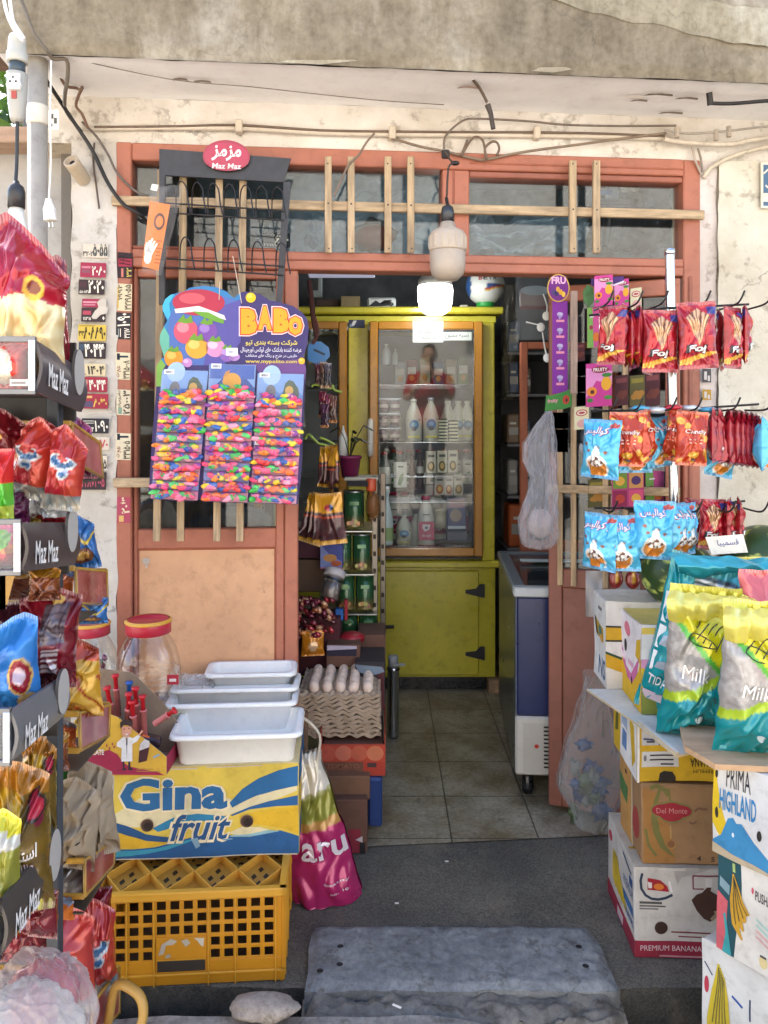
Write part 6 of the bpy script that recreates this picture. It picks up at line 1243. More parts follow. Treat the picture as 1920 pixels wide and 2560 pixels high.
strip_bag(None, 'snack_bag', 'orange pouch lying on the carton behind the eggs', 'snack bag', P(782, 1640, 2.97), .09, .10, .03, lambda u, v: '#c27a1c' if not el(u, v, .5, .4, .2, .2) else '#d9b48a', 3, rz=10)
bx(816, 900, 1612, 1668, 2.98, .14, '#6a4a3c', 'open_carton', 'low brown carton holding white and violet packets behind the eggs', 'carton', arts=lambda m, fr: (m.rect(.02, .5, .9, .92, fr, '#2a2438'), m.poly([(.02, .75), (.9, .82), (.9, .95), (.02, .98)], fr, '#b8b0c4', .001)))
bx(893, 964, 1588, 1655, 3.12, .2, '#6b4c3e', 'brown_carton', 'brown carton standing right of the low carton behind the eggs', 'carton')
m = MB('plas'); m.lathe([(.05, 0), (.052, .02), (.03, .03), (0, .035)], '#9a2430', (fx(880, 3.1), 3.1, fzz(1600, 3.1)), 20); m.build('round_tub', None, 'dark red round tub top behind the low carton', 'lid')
bx(838, 858, 1524, 1552, 3.1, .04, '#2f62a8', 'blue_packet', 'small blue packet by the third row of tins', 'packet'); bx(861, 869, 1500, 1552, 3.1, .03, '#a02a34', 'red_packet', 'narrow red packet by the third row of tins', 'packet')
bx(888, 962, 1655, 1775, 2.92, .2, '#3a3234', 'dark_carton', 'dark carton with crumpled foil right of the egg trays', 'carton', arts=lambda m, fr: (m.poly([(0, .95), (.9, .9), (1, .8), (.5, .7), (.1, .8)], fr, '#7f8fa0', .001), m.rect(.75, .0, .98, .9, fr, '#5a2a2c', .0005)))
cn = thing('steel_canister', 'tall shiny steel canister with a grey cap on the floor by the fridge', 'canister', (fx(983, 3.6), 3.6, .006))
m = MB('chrome'); zf = fzz(1665, 3.6); m.lathe([(.026, .006), (.028, .02), (.028, zf-.02), (.034, zf-.01), (.026, zf)], '#c8ccd0', (fx(983, 3.6), 3.6, 0), 22); m.build('body', cn)
m = MB('plas'); m.lathe([(.024, zf), (.024, zf+.045), (.02, zf+.05)], '#9aa0a4', (fx(983, 3.6), 3.6, 0), 18); m.box((fx(983, 3.6), 3.57, zf+.008), (fx(1012, 3.6), 3.60, zf+.014), '#a9afb2', .002); m.build('cap', cn)
# ---------------------------------------------------------------- eggs
YE = 2.74; ew = .295; ecx = fx(848, YE); ez = fzz(1845, YE)
def eggtray(label, z, dx, full=False):
    m = MB('pulp'); nx_, ny_ = 6, 6
    def fn(u, v):
        x = u*ew-ew/2; y = v*ew; k = math.cos(u*nx_*6.2832)*math.cos(v*ny_*6.2832); e = 1 if (u in (0., 1.) or v in (0., 1.)) else 0
        return V((ecx+dx+x*(1+.01*ns(u*5, v*5, z)), YE+y, z+.016+.010*k*(1-.9*e)+.003*ns(u*9, v*9, z*9)+(.0045*math.cos((u if v in (0., 1.) else v)*6*6.2832+z*40)+.004*ns(u*6, v*6, z*50) if e else 0)))
    m.grid(fn, 72, 60, lambda u, v: mixc('#b8a48d', '#a08b76', .5+.7*ns(u*6, v*6, z*30)))
    def skirt(u, v):
        t = u*4; k = int(min(t, 3.999)); a = t-k; p = fn(*[(a, 0.), (1., a), (1-a, 1.), (0., 1-a)][k]); lo = p.z-.012-.002*math.cos(a*6*6.2832)-.003*ns(u*30, z*40)
        p.z = p.z*v+lo*(1-v); return p
    m.grid(skirt, 240, 2, lambda u, v: mixc('#bba68e', '#9a856f', .5+.8*ns(u*40, v*3, z*30)))
    return m.build('egg_tray', None, label, 'egg tray', 'stacked egg trays')
NT = 10; dzt = (fzz(1738, YE)-ez)/NT
ords = ['bottom', 'second lowest', 'third lowest', 'fourth lowest', 'fifth lowest', 'fifth from the top', 'fourth from the top', 'third from the top', 'second from the top', 'topmost, full']
for i in range(NT): eggtray(f'grey brown pulp egg tray, {ords[i]} of the stack' if i < NT-1 else 'topmost egg tray of the stack, filled with pale eggs', ez+dzt*i, random.Random(i).uniform(-.004, .004))
ze = ez+dzt*(NT-1)+.030; rr = random.Random(2); egg0 = None; eggc = [mixc('#e2cdbb', '#d2b6a2', t) for t in (0, .5, 1)]
for j in range(5):
    for i in range(5):
        x = ecx-ew/2+ew*(i+1)/6+.002; y = YE+ew*(j+.85)/6
        if egg0 is None:
            m = MB('egg'); m.ball((0, 0, 0), (.0195, .0195, .0255), '#e0cab8', 18, 12, fn=lambda d: 1-.09*d.z); egg0 = m.build('egg', None, 'pale brown egg sitting in the top egg tray', 'egg', 'eggs in the top tray', origin=(0, 0, 0)); o = egg0
        else: o = dup(egg0)
        o.location = (x+rr.uniform(-.002, .002), y, ze+rr.uniform(-.002, .003)); o.rotation_euler = (rr.uniform(-.35, .0), rr.uniform(-.3, .3), 0)
# boxes under the eggs
yb0 = 2.70
z1 = ez-.006; z0_ = fzz(1940, yb0)
m = MB('card'); a, c = fx(800, yb0), fx(964, yb0); m.box((a, yb0, z0_), (c, yb0+.30, z0_+.003), '#7a4a38'); 
for lo, hi in (((a, yb0, z0_), (c, yb0+.006, z1-.0)), ((a, yb0+.006, z0_), (a+.005, yb0+.30, z1+.05)), ((c-.005, yb0+.006, z0_), (c, yb0+.30, z1+.035))): m.box(lo, hi, '#9a3f2c', .002)
m.box((a+.01, yb0+.02, z0_), (c-.01, yb0+.29, z1-.006), '#6a4436')
fr = Fr((a, yb0, z0_), (c-a, 0, 0), (0, 0, z1-z0_)); m.rect(.01, .45, .99, .98, fr, '#b0402c')
for i in range(4): m.disc(.12+.24*i, .72, .13, .24, fr, ('#b4513f', '#c06a52', '#b65a40', '#c2704f')[i], .001+.0002*i, 18)
m.rect(.02, .02, .66, .44, fr, '#6d4536', .0012); m.rect(.66, .02, .99, .45, fr, '#a83a28', .0008); m.rect(.72, .28, .86, .42, fr, '#4a3230', .0016); m.text('TOMATO', fr, .1, .24, .6, .40, '#8a5a44', .02, off=.0018)
m.build('tomato_carton', None, 'red orange tomato carton carrying the egg trays', 'carton')
bx(800, 925, 1941, 2000, 2.66, .28, '#74543f', 'brown_carton', 'brown carton directly under the tomato carton', 'carton', bot=fzz(2000, 2.66))
bx(800, 918, 2000, 2150, 2.62, .3, '#67483a', 'brown_carton', 'lowest brown carton with a red corner beside the pink bag', 'carton', bot=.006, arts=lambda m, fr: (m.rect(.6, .0, .86, .45, fr, '#8a2a3a'), m.rect(.84, .0, .96, .2, fr, '#1f1d20', .0012), m.poly([(.75, .25), (.9, .2), (.9, .32)], fr, '#c9bfc0', .0014)))
m = MB('plas'); c = P(940, 2060, 2.72); m.box((c.x-.028, 2.68, fzz(2062, 2.7)), (c.x+.022, 2.80, fzz(1940, 2.7)), '#21386c', .008); m.box((c.x-.04, 2.70, fzz(1990, 2.7)), (c.x-.028, 2.80, fzz(1940, 2.7)), '#21386c', .004); m.build('blue_tub', None, 'dark blue plastic tub standing beside the stacked cartons', 'tub')
# ---------------------------------------------------------------- right side inside: dark shelves
rs = thing('wall_shelf', 'dark shelf unit with mixed goods on the right inner wall', 'shelf', (.95, 4.2, .0))
for y in (880, 985, 1110, 1240, 1370):
    m = MB('paint'); m.box((fx(1265, 4.35), 4.3, fzz(y, 4.3)-.015), (1.25, 4.75, fzz(y, 4.3)), '#68686c'); m.build('shelf_board', rs)
m = MB('paint'); m.box((1.25, 4.3, .0), (1.28, 4.75, 2.4), '#64646a'); m.box((fx(1262, 4.6), 4.76, 0), (1.25, 4.78, 2.4), '#5c5f66'); m.build('frame', rs)
gl = [(1272, 1298, 905, 983, '#3a4a63', 'blue_tin', 'dull blue tin on the shelf right of the fridge', 'tin'), (1300, 1330, 920, 983, '#5a5048', 'grey_tin', 'grey tin beside the dull blue one', 'tin'), (1268, 1300, 1035, 1108, '#6a5a4a', 'tan_carton', 'tan carton on the shelf right of the fridge', 'carton'), (1302, 1328, 1050, 1108, '#4f5a70', 'steel_blue_carton', 'steel blue carton beside the tan one', 'carton'), (1270, 1296, 1150, 1238, '#7a7a78', 'grey_bag_box', 'grey carton above the orange tub', 'carton'), (1300, 1334, 1165, 1238, '#5b5f66', 'slate_carton', 'slate carton right of the grey carton', 'carton'), (1272, 1330, 1262, 1368, '#a0512a', 'orange_tub', 'big dull orange tub on the lowest visible shelf', 'tub'), (1270, 1300, 800, 878, '#55657a', 'blue_grey_carton', 'blue grey carton on the upper shelf right of the fridge', 'carton')]
for x0, x1, y0, y1, c, n_, lb, ct in gl: bx(x0, x1, y0, y1, 4.32, .2, c, n_, lb, ct, 'plas', bot=fzz(y1+2, 4.3)+.002 if 1 else None, b=.01, arts=lambda m, fr: (m.rect(.12, .3, .88, .55, fr, '#8d8d88'), m.rect(.2, .65, .7, .72, fr, '#b9b9b0')))
m = MB('film'); m.grid(lambda u, v: V((fx(1258, 4.0)+.07*u+.01*ns(u*3, v*6), 4.0+.05*ns(u*4, v*5), fzz(1000, 4.0)+.6*v)), 8, 24, '#6f6a52'); m.build('plastic_sheet', None, 'long olive plastic sheet hanging beside the fridge', 'sheet')
hc = thing('kitchen_set', 'clear hanging pack of kitchen utensils below the lintel', 'utensil pack', P(1340, 780, 3.0))
m = MB('plas'); m.box(P(1296, 728, 3.02), P(1378, 690, 3.0), '#3a3432'); fr = Fr(P(1300, 765, 2.995), V((.12, 0, 0)), V((0, 0, .055))); m.prism([(0, 0), (1, 0), (1, 1), (0, 1)], fr, .004, '#7a6a62'); m.rect(0, -.25, 1, .0, fr, '#5a1f24'); m.disc(.5, 1.1, .5, .35, fr, '#8c9a9c', .001, 16); m.build('card', hc)
m = MB('film'); m.grid(lambda u, v: P(1289+95*u, 850-165*v, 2.99+.01*ns(u*3, v*4)), 8, 12, '#a8b4bc'); m.build('wrap', hc)
for pts in ([(1358, 735), (1368, 765), (1366, 790)], [(1356, 830), (1362, 870), (1368, 895)], [(1315, 805), (1345, 812), (1352, 818)]):
    m = MB('white_plas'); m.tube([P(x, y, 2.98) for x, y in pts], .003, '#e8ecea', 6, sub=2); m.ball(P(*pts[2], 2.98), (.016, .005, .018), '#e4e8e6', 12, 8); m.build('utensil', hc)
# plastic sheets and bundles stored behind the transom
for k, (x0, x1, y0, y1, c) in enumerate(((700, 1095, 425, 640, '#b4cfe4'), (1180, 1480, 500, 625, '#bcd6ea'), (640, 800, 560, 640, '#a4c4de'), (1480, 1690, 455, 620, '#69707a'))):
    m = MB('sheet_film'); Y = 3.02+.03*k
    m.grid(lambda u, v: P(x0+(x1-x0)*u, y1-(y1-y0)*v*(1-.35*math.sin(u*2.6+k)**2*(k == 1)), Y)+V((0, .08*ns(u*4+k, v*3)+.07*(1-2.4*abs(ns(u*4, v*3.5, k)))+.03*(1-2.4*abs(ns(u*9, v*7, k+3))), .01*ns(u*5, k))), 70, 36, c)
    m.build('plastic_sheet', None, ('large crumpled clear sheet behind the left transom glass', 'crumpled clear sheet with sharp folds behind the right transom glass', 'bluish plastic behind the wire rack hooks', 'dull grey sheet in the right corner of the right transom')[k], 'plastic sheet', 'plastic behind the transom')
bx(600, 1120, 645, 652, 2.95, .12, '#3a332e', 'loft_board', 'brown loft board behind the head rail on the left', 'board', 'board'); bx(1160, 1720, 645, 652, 3.0, .12, '#3a332e', 'loft_board', 'brown loft board behind the head rail on the right', 'board', 'board')
m = MB('film'); c = P(935, 590, 3.0); m.ball((c.x, c.y, c.z), (.10, .06, .07), '#6b5a58', 20, 12, fn=lambda d: .9+.3*ns(d.x*2, d.y*2, d.z*2)); m.ball((c.x, c.y+.02, c.z), (.08, .05, .05), '#8a5248', 12, 8, mat='egg'); m.build('wrapped_bundle', None, 'wrapped dark bundle with a pink flourish behind the third transom slat', 'bundle')
m = MB('plas'); c = P(1560, 505, 3.0); m.box((c.x-.12, 3.0, c.z-.012), (c.x+.03, 3.04, c.z+.012), '#26303c', .005); m.tube([P(1590, 490, 3.0), P(1602, 505, 3.0), P(1588, 540, 3.0)], .018, '#26303c', 8, sub=3); m.tube([P(1525, 520, 3.0), P(1518, 580, 3.0), P(1512, 615, 3.0)], [.022, .018, .012], '#242c34', 8, sub=3); m.tube([P(1500, 480, 3.02), P(1528, 482, 3.02)], .01, '#2f6fc0', 8); m.build('toy_gun', None, 'black toy water gun seen through the right transom', 'toy')
for k, (x, y) in enumerate(((1560, 472), (1585, 470))):
    m = MB('plas'); m.lathe([(.016, 0), (.018, .004), (.012, .008), (.004, .009)], '#c9cec4', P(x, y, 3.04), 14, A=R3(80, 0, 0).to_3x3()); m.build('toy_disc', None, ('left', 'right')[k]+' one of two pale round toy discs above the toy gun', 'toy')
m = MB('foil'); c = P(1535, 478, 3.06); m.box((c.x-.03, 3.06, c.z-.03), (c.x+.02, 3.08, c.z+.03), '#9fb8d8', .003); m.build('blue_packet', None, 'shiny pale blue packet above the toy gun', 'packet')
# behind the left leaf glass
m = MB('egg'); c = P(380, 1300, 2.85); m.mats = []; m.ball((c.x, c.y, c.z), (.10, .06, .08), '#9a958c', 20, 12, 'cloth', fn=lambda d: 1+.15*ns(d.x*3, d.y*3, d.z*3)); m.build('cloth_bundle', None, 'grey cloth bundle low behind the left leaf glass', 'bundle')
m = MB('cloth'); c = P(600, 1300, 2.88); m.ball((c.x, c.y, c.z), (.12, .06, .05), '#6f7276', 20, 12, fn=lambda d: 1+.2*ns(d.x*3, d.y*3, d.z*3)); m.build('cloth_bundle', None, 'dark grey bundle behind the glass under the balloon card', 'bundle')
m = MB('paint'); m.box((fx(345, 2.80), 2.80, .9), (fx(404, 2.80), 2.83, 2.0), '#62584d'); m.build('upright_board', None, 'dark brown board standing behind the left leaf glass', 'board')
m = MB('paper'); fr = Fr(FP(655, 618, -.03), V((CT, ST, 0))*.098, V((0, 0, .05))); m.prism([(0, 0), (1, 0), (1, 1), (0, 1)], fr, .001, '#26262a'); m.text('۶۷۰', fr, .45, .3, .95, .85, '#d9d4c4', .02); m.text('۳۳۱۹۹', fr, .06, .08, .5, .28, '#b9b4a8', .01); m.build('sticker', None, 'dark sticker with white digits inside the transom glass by the wire rack', 'sticker', 'phone number stickers')
m = MB('cloth'); c = P(365, 450, 2.85); m.ball((c.x, c.y, c.z), (.06, .04, .06), '#8a7f70', 16, 10, fn=lambda d: 1+.2*ns(d.x*2, d.y*2, d.z*2)); m.build('cloth_bundle', None, 'tan bundle behind the transom beside the wire rack header', 'bundle')

# the photographer in the street, seen reflected in the fridge glass: one body, shirt, trousers and hair over it
per = thing('person', 'person in a red shirt holding up a phone, reflected in the fridge glass', 'person', (.02, -.42, -.09))
def limb(m, pts, rs, col, n=14, mat=None):
    m.tube(pts, rs, col, n, mat, sub=5)
bx0, by0 = .02, -.42
m = MB('skin'); sk_c = '#b98a6c'
def torso(rx, ry, zs, col, mat):
    vs = []; n = 20
    for (z, a, b, y) in zs: vs += [(bx0+a*rx*math.cos(t*6.2832/n), by0+y+b*ry*math.sin(t*6.2832/n), z) for t in range(n)]
    m.add(vs, [(i*n+k, i*n+(k+1) % n, (i+1)*n+(k+1) % n, (i+1)*n+k) for i in range(len(zs)-1) for k in range(n)]+[tuple(range(n-1, -1, -1)), tuple((len(zs)-1)*n+k for k in range(n))], col, mat, True)
TZ = [(.78, .16, .10, 0), (.90, .165, .11, 0), (1.02, .15, .10, 0), (1.15, .165, .11, .01), (1.28, .185, .115, .01), (1.36, .20, .105, .0), (1.41, .13, .08, 0), (1.44, .06, .06, .01), (1.50, .055, .06, .02)]
torso(.97, .95, TZ, sk_c, 'skin')
m.ball((bx0, by0+.03, 1.60), (.075, .095, .115), sk_c, 24, 18, fn=lambda d: 1+.10*max(0, d.y-.75)*(abs(d.x) < .3)-.06*max(0, -d.z-.4))
for sd in (-1, 1):
    limb(m, [(bx0+sd*.19, by0, 1.36), (bx0+sd*.25, by0+.08, 1.13), (bx0+sd*.13, by0+.27, 1.28), (bx0+sd*.085, by0+.31, 1.36)], [.05, .042, .034, .028], sk_c)
    for q in range(4): m.tube([(bx0+sd*.085, by0+.31, 1.36+.016*q), (bx0+sd*.06, by0+.345, 1.375+.017*q), (bx0+sd*.035, by0+.335, 1.385+.017*q)], .0085, sk_c, 7, sub=2)
    m.tube([(bx0+sd*.085, by0+.30, 1.36), (bx0+sd*.07, by0+.285, 1.40), (bx0+sd*.045, by0+.29, 1.415)], .010, sk_c, 7, sub=2)
    limb(m, [(bx0+sd*.09, by0, .80), (bx0+sd*.10, by0+.02, .42), (bx0+sd*.11, by0, .0)], [.085, .06, .045], sk_c)
    m.ball((bx0+sd*.078, by0+.02, 1.60), (.012, .022, .032), sk_c, 8, 6); m.ball((bx0+sd*.03, by0+.118, 1.615), (.013, .008, .008), '#2a201c', 8, 6)
m.ball((bx0, by0+.135, 1.585), (.014, .018, .022), sk_c, 8, 6); m.ball((bx0, by0+.122, 1.545), (.026, .008, .007), '#8a4a40', 8, 6)
m.build('body', per)
m = MB('cloth'); torso(1.12, 1.15, [z for z in TZ if .77 < z[0] < 1.43], '#a3141e', 'cloth')
for sd in (-1, 1): limb(m, [(bx0+sd*.17, by0, 1.37), (bx0+sd*.225, by0+.035, 1.24), (bx0+sd*.248, by0+.07, 1.15)], [.072, .06, .058], '#a3141e')
m.build('shirt', per)
m = MB('cloth')
for sd in (-1, 1): limb(m, [(bx0+sd*.085, by0, .88), (bx0+sd*.10, by0+.02, .42), (bx0+sd*.11, by0, -.03)], [.10, .075, .065], '#2c3040')
m.build('trousers', per)
m = MB('cloth')
for sd in (-1, 1): m.ball((bx0+sd*.11, by0+.05, -.05), (.05, .13, .045), '#2a2624', 14, 8)
m.build('shoe', per)
m = MB('cloth'); m.ball((bx0, by0+.012, 1.635), (.084, .098, .10), '#1c1614', 20, 14, fn=lambda d: 1 if d.y < .45 or d.z > .5 else .8); m.build('hair', per)
m = MB('plas'); m.box((bx0-.038, by0+.335, 1.33), (bx0+.038, by0+.343, 1.455), '#1b1c20', .003); m.build('phone', None, 'dark phone held upright by the person in the street', 'phone')
# ================================================================ left: black snack rack and gilded baskets
GB = 'snack bags on the left racks'
br = thing('snack_rack', 'tall black snack rack with name lettered shelf fronts at the left edge', 'display rack', (-.72, 1.42, -.05))
SHV = [((90, 850, 978), (204, 924, 1030), (168, 195, 874, 988)), ((54, 1306, 1430), (186, 1306, 1412), (152, 177, 1268, 1380)), ((28, 1778, 1905), (160, 1690, 1790), (127, 155, 1672, 1784)), ((2, 2256, 2392), (143, 2084, 2186), (105, 134, 2074, 2200))]
XP = -.61
for i, (n, f, e) in enumerate(SHV):
    Yn, Yf = -XP*F/(CX-n[0]), -XP*F/(CX-f[0])
    a, b, c, d = P(n[0], n[2], Yn), P(f[0], f[2], Yf), P(f[0], f[1], Yf), P(n[0], n[1], Yn)
    bow = V((.012, 0, 0)); N_ = 8; m = MB('plas'); col = ('#4a4446', '#463d3b', '#6d6b6b', '#463f3a')[i]
    g = lambda u, v, o=0: (a*(1-u)+b*u)*(1-v)+(d*(1-u)+c*u)*v+bow*math.sin(3.14*v)+V((o, 0, 0))
    m.grid(lambda u, v: g(u, v), 8, 8, col); m.grid(lambda u, v: g(u, v, -.006), 8, 8, col, flip=True)
    for k in (0, 1): m.grid(lambda u, v: g(u, float(k), -.006*v), 8, 1, col); m.grid(lambda u, v: g(float(k), u, -.006*v), 8, 1, col)
    fr = Fr(a, b-a, d-a); fr.n = V((1, 0, 0)); bo = .0135
    m.text('Maz Maz', fr, .10, .14, .52, .62, '#e6e2de', .015, .1, off=bo)
    m.build('shelf_front', br)
    xe, Ye = (e[0]+e[1])/2, -XP*F/(CX-(e[0]+e[1])/2); ce = P(xe, (e[2]+e[3])/2, Ye); hz = (e[3]-e[2])/2*Ye/F; wy = .025
    m = MB('plas'); fe = Fr(ce+V((.014, 0, 0)), V((0, wy, 0)), V((0, 0, hz))); m.prism([(math.cos(t*.2618), math.sin(t*.2618)) for t in range(24)], fe, .006, '#aaa59f', '#4a4644'); m.build('shelf_emblem', br)
    m = MB('alu'); z0, z1 = a.z, d.z
    m.box((-1.1, Yn-.004, z0-.006), (XP, Yn+.004, z0+.004), '#77787c', .001); m.box((-1.1, Yn-.004, z1-.004), (XP, Yn+.004, z1+.006), '#77787c', .001); m.box((XP-.012, Yn-.005, z0), (XP, Yn+.003, z1), '#c5c8cc', .001)
    m.build('shelf_rail', br)
    m = MB('paint'); m.box((-1.1, Yn, z0-.004), (XP-.004, Yf+.02, z0+.002), '#3a3634'); m.box((-1.1, Yf+.02, z0-.05), (XP-.02, Yf+.026, z1+.02), '#35322f'); m.build('shelf', br)
    m = MB('thin_film'); m.box((-1.1, Yn-.001, z0+.004), (XP-.01, Yn, z1-.004), '#f4f4f4', .0003); m.build('clear_front', br)
m = MB('paint'); m.box((-.672, 1.52, -.05), (-.648, 1.545, 1.75), '#3b4048'); m.box((-1.1, 1.52, -.05), (-1.076, 1.545, 1.75), '#3b4048'); m.build('post', br)
m = MB('paper'); a = P(24, 965, 1.335); fr = Fr(a, V((.035, 0, 0)), V((0, 0, .012))); m.prism([(0, 0), (1, 0), (1, 1), (0, 1)], fr, .001, '#c9c2c0'); m.rect(.1, .3, .8, .6, fr, '#8a8480'); m.build('price_label', br)
# gilded baskets behind
gr = thing('basket_rack', 'gilded basket rack with red end panels behind the black snack rack', 'display rack', (-.85, 1.8, -.05))
GO = '#b58a35'
PN = [((179, 1057), (184, 1154), (257, 1194), (249, 1107)), ((189, 1421), (192, 1508), (268, 1512), (266, 1427)), ((199, 1784), (201, 1876), (271, 1840), (274, 1762)), ((212, 2151), (212, 2240), (284, 2164), (287, 2099)), ((233, 2508), (228, 2605), (298, 2532), (298, 2420))]
for i, (nt_, nb, fb_, ft_) in enumerate(PN):
    Yn, Yf = 1.69, 1.87; A_, B_, C_, D_ = P(*nb, Yn), P(*fb_, Yf), P(*ft_, Yf), P(*nt_, Yn)
    fr = Fr(A_, B_-A_, D_-A_); sk_ = (C_-B_)-(D_-A_)
    pt = lambda u, v, o=0: A_*(1-u)*(1-v)+B_*u*(1-v)+C_*u*v+D_*(1-u)*v+V((o, 0, 0))
    m = MB('gloss_paint')
    def pc(u, v):
        k = .5+.5*math.sin(u*9+i)+.6*ns(u*5, v*4, i)
        c = mixc('#8f3a38', '#b0605a', k); c = mixc(c, '#b98d7a', max(0, 1-abs(u-.52)*9)*.5); return mixc(c, '#6a3a58', max(0, v-.7)*2 if i == 3 else 0)
    m.grid(lambda u, v: pt(u, v), 18, 10, pc); m.grid(lambda u, v: pt(u, v, -.005), 4, 4, '#7a3634', flip=True)
    m.build('end_panel', gr)
    m = MB('gloss_paint'); r_ = .0042
    m.tube([pt(0, 0), pt(1, 0), pt(1, 1), pt(0, 1), pt(0, 0)], r_, GO, 6)
    for q, zl in ((D_, .004), (A_, -.0)):
        w = V((-.42, 0, 0)); m.box(q+V((-.40, -.006, -.006)), q+V((0, .002, .007)), GO, .002)
    m.box(C_+V((-.40, -.002, -.006)), C_+V((0, .006, .006)), GO, .002)
    m.build('basket_rim', gr)
    m = MB('paint'); m.box((A_.x-.40, Yn, min(A_.z, B_.z)-.006), (A_.x-.004, Yf, min(A_.z, B_.z)-.002), '#54483a'); m.build('basket_base', gr)
m = MB('gloss_paint')
for x in (-.84, -1.08): m.box((x-.008, 1.89, -.05), (x+.008, 1.905, 1.40), '#5a4a2c', .002)
m.build('post', gr)
m = MB('gloss_paint'); c = P(60, 1480, 1.40); m.add([P(2, 1512, 1.42), P(18, 1512, 1.42), P(38, 1432, 1.42), P(16, 1432, 1.42)], [(0, 1, 2, 3)], '#b3862c'); m.box(P(6, 1520, 1.43), P(14, 1430, 1.42), '#a97e2c'); m.build('strut', gr)
# ---- bags
def bag(label, x, yb, Y, wpx, hpx, t, paint, seed, rz=0, rx=0, ry=0, tex=None, name='snack_bag', nu=34, nv=44, mat='foil', cat='snack bag', grp=GB, wr=.009, **k):
    m = MB(mat); s_ = Y/F; sf_ = pouch(m, wpx*s_/max(.35, math.cos(math.radians(rz))), hpx*s_, t, paint, nu, nv, seed, wr, mat=mat, **k)
    if tex: tex(m, sf_)
    return place(m.build(name, None, label, cat, grp, origin=(0, 0, 0)), P(x, yb, Y), rx, ry, rz)
RED = '#b3162c'
def chips(u, v):
    if el(u, v, .66, .60, .14, .09): return '#e0a82a' if not el(u, v, .66, .60, .09, .05) else '#7a3a1a'
    if v < .52+.05*ns(u*5, 1) and v > .06:
        n = ns(u*7, v*9, 2)+.5*ns(u*15, v*15, 4); return mixc('#e8d9a8', '#d8a050', max(0, min(1, .25+n)))
    return mixc('#b8152f', '#8a1024', .5+.6*ns(u*3, v*3, 9))
bag('big red crisp bag with a yellow logo on the top shelf of the black rack', 58, 985, 1.43, 190, 450, .12, chips, 3, 14, 0, 2, nu=50, nv=70, wr=.013, peak=.22, pk=.22)
def dred(u, v): return '#caa23a' if el(u, v, .35, .62, .16, .06) else mixc('#8c1626', '#5c1a1e', .5+.7*ns(u*4, v*4, 3))
bag('darker red bag tucked behind the big crisp bag', 136, 975, 1.56, 84, 340, .08, dred, 5, 30, 0, -4, peak=.12, pk=.8)
def cheese(u, v):
    a = math.atan2(v-.60, u-.5)
    if el(u, v, .5, .60, .30, .085) and not el(u, v, .5, .625, .20, .05) and v < .64: return '#35618c'
    if el(u, v, .5, .60, .36, .12) and not el(u, v, .5, .63, .16, .04) and v < .66: return '#c9cdd0'
    if el(u, v, .56, .44, .10, .035): return '#2f6496'
    if el(u, v, .56, .44, .16, .06): return '#c2c6ca'
    if v < .2: return mixc('#7f8a8c', '#c8bfae', .5+ns(u*6, v*8))
    return mixc('#a81f30', '#c2462f', max(0, .4+.8*ns(u*3, v*2.5, 6)))
bag('red puffed snack bag with a blue letter, left one below the top shelf front', 76, 1248, 1.46, 112, 205, .07, cheese, 7, -12, 0, 10, peak=.25, pk=.45)
bag('red puffed snack bag with a blue letter, right one below the top shelf front', 150, 1276, 1.44, 92, 215, .07, cheese, 9, 8, 0, 8, peak=.2, pk=.3)
PUR = lambda u, v: mixc('#6a1f54', '#4a1338', .5+.7*ns(u*4, v*4)) if v > .2 else '#8a3a74'
bag('dark purple bag under the upper red puffed bags', 42, 1312, 1.47, 62, 100, .05, PUR, 11, 10)
bag('purple bag poking out behind the highest basket rim', 148, 1110, 1.80, 84, 92, .05, PUR, 13, -10)
bag('white crumpled bag between the purple one and the shelf front', 74, 1310, 1.50, 50, 80, .04, lambda u, v: '#dedad4' if v > .2 else '#b59a3a', 15, 20, 0, -8)
def brt(u, v): return '#d8302c' if v > .55 else ('#5fbf3a' if v > .25 else '#c8dc5a')
bag('bright red and green bag at the photo edge above the second shelf', 2, 1312, 1.36, 62, 190, .06, brt, 17, 10)
def mixed(u, v): return '#5fd03a' if el(u, v, .5, .7, .3, .2) else ('#e85a8a' if v > .6 else ('#f08a2c' if v > .42 else '#d8203a'))
bag('pink, green and red bag behind the clear front of the second shelf', 14, 1424, 1.33, 86, 112, .06, mixed, 19, 6)
bag('red bag behind the clear front of the top shelf', 24, 972, 1.36, 90, 120, .05, lambda u, v: '#d8351f' if not el(u, v, .4, .45, .32, .36) else '#efe2c8', 21, 6)
def blu(u, v):
    if el(u, v, .5, .25, .33, .13): return '#7a4a2a' if not el(u, v, .5, .25, .2, .07) else '#d0a050'
    if abs(v-.6-.15*math.sin(u*7)) < .04: return '#d0b23a'
    return mixc('#245a9a', '#3a7ab8', .5+.7*ns(u*4, v*4))
bag('blue bag with yellow swirls hanging beside the second shelf front', 214, 1426, 1.80, 72, 160, .05, blu, 23, 24, 0, -10, peak=.2, pk=.2)
ORG = lambda u, v: mixc('#c95a18', '#e07a26', .5+.8*ns(u*3, v*3, 8)) if v < .86 else '#8a8f98'
bag('small orange bag in the second basket', 158, 1504, 1.78, 50, 84, .05, ORG, 25, 14, peak=.2)
bag('dull orange bag in the second basket behind the rack post', 66, 1500, 1.80, 66, 84, .05, lambda u, v: '#8a3a1c', 27, 0)
bag('blue bag lying under the second basket', 230, 1560, 1.84, 76, 66, .05, blu, 28, 10)
def mar(u, v):
    if .42 < u < .80 and .50 < v < .86: return mixc('#6a5a60', '#7a6a70', ns(u*9, 40*v)) if int(v*50) % 3 else '#4c4046'
    if .45 < u < .72 and .2 < v < .45: return '#c9c0c4' if int(v*34) % 2 else '#5a1420'
    if el(u, v, .62, .90, .09, .04): return '#c9a04a'
    return mixc('#8a1426', '#4c0c18', .5+.7*ns(u*3, v*4, 2))
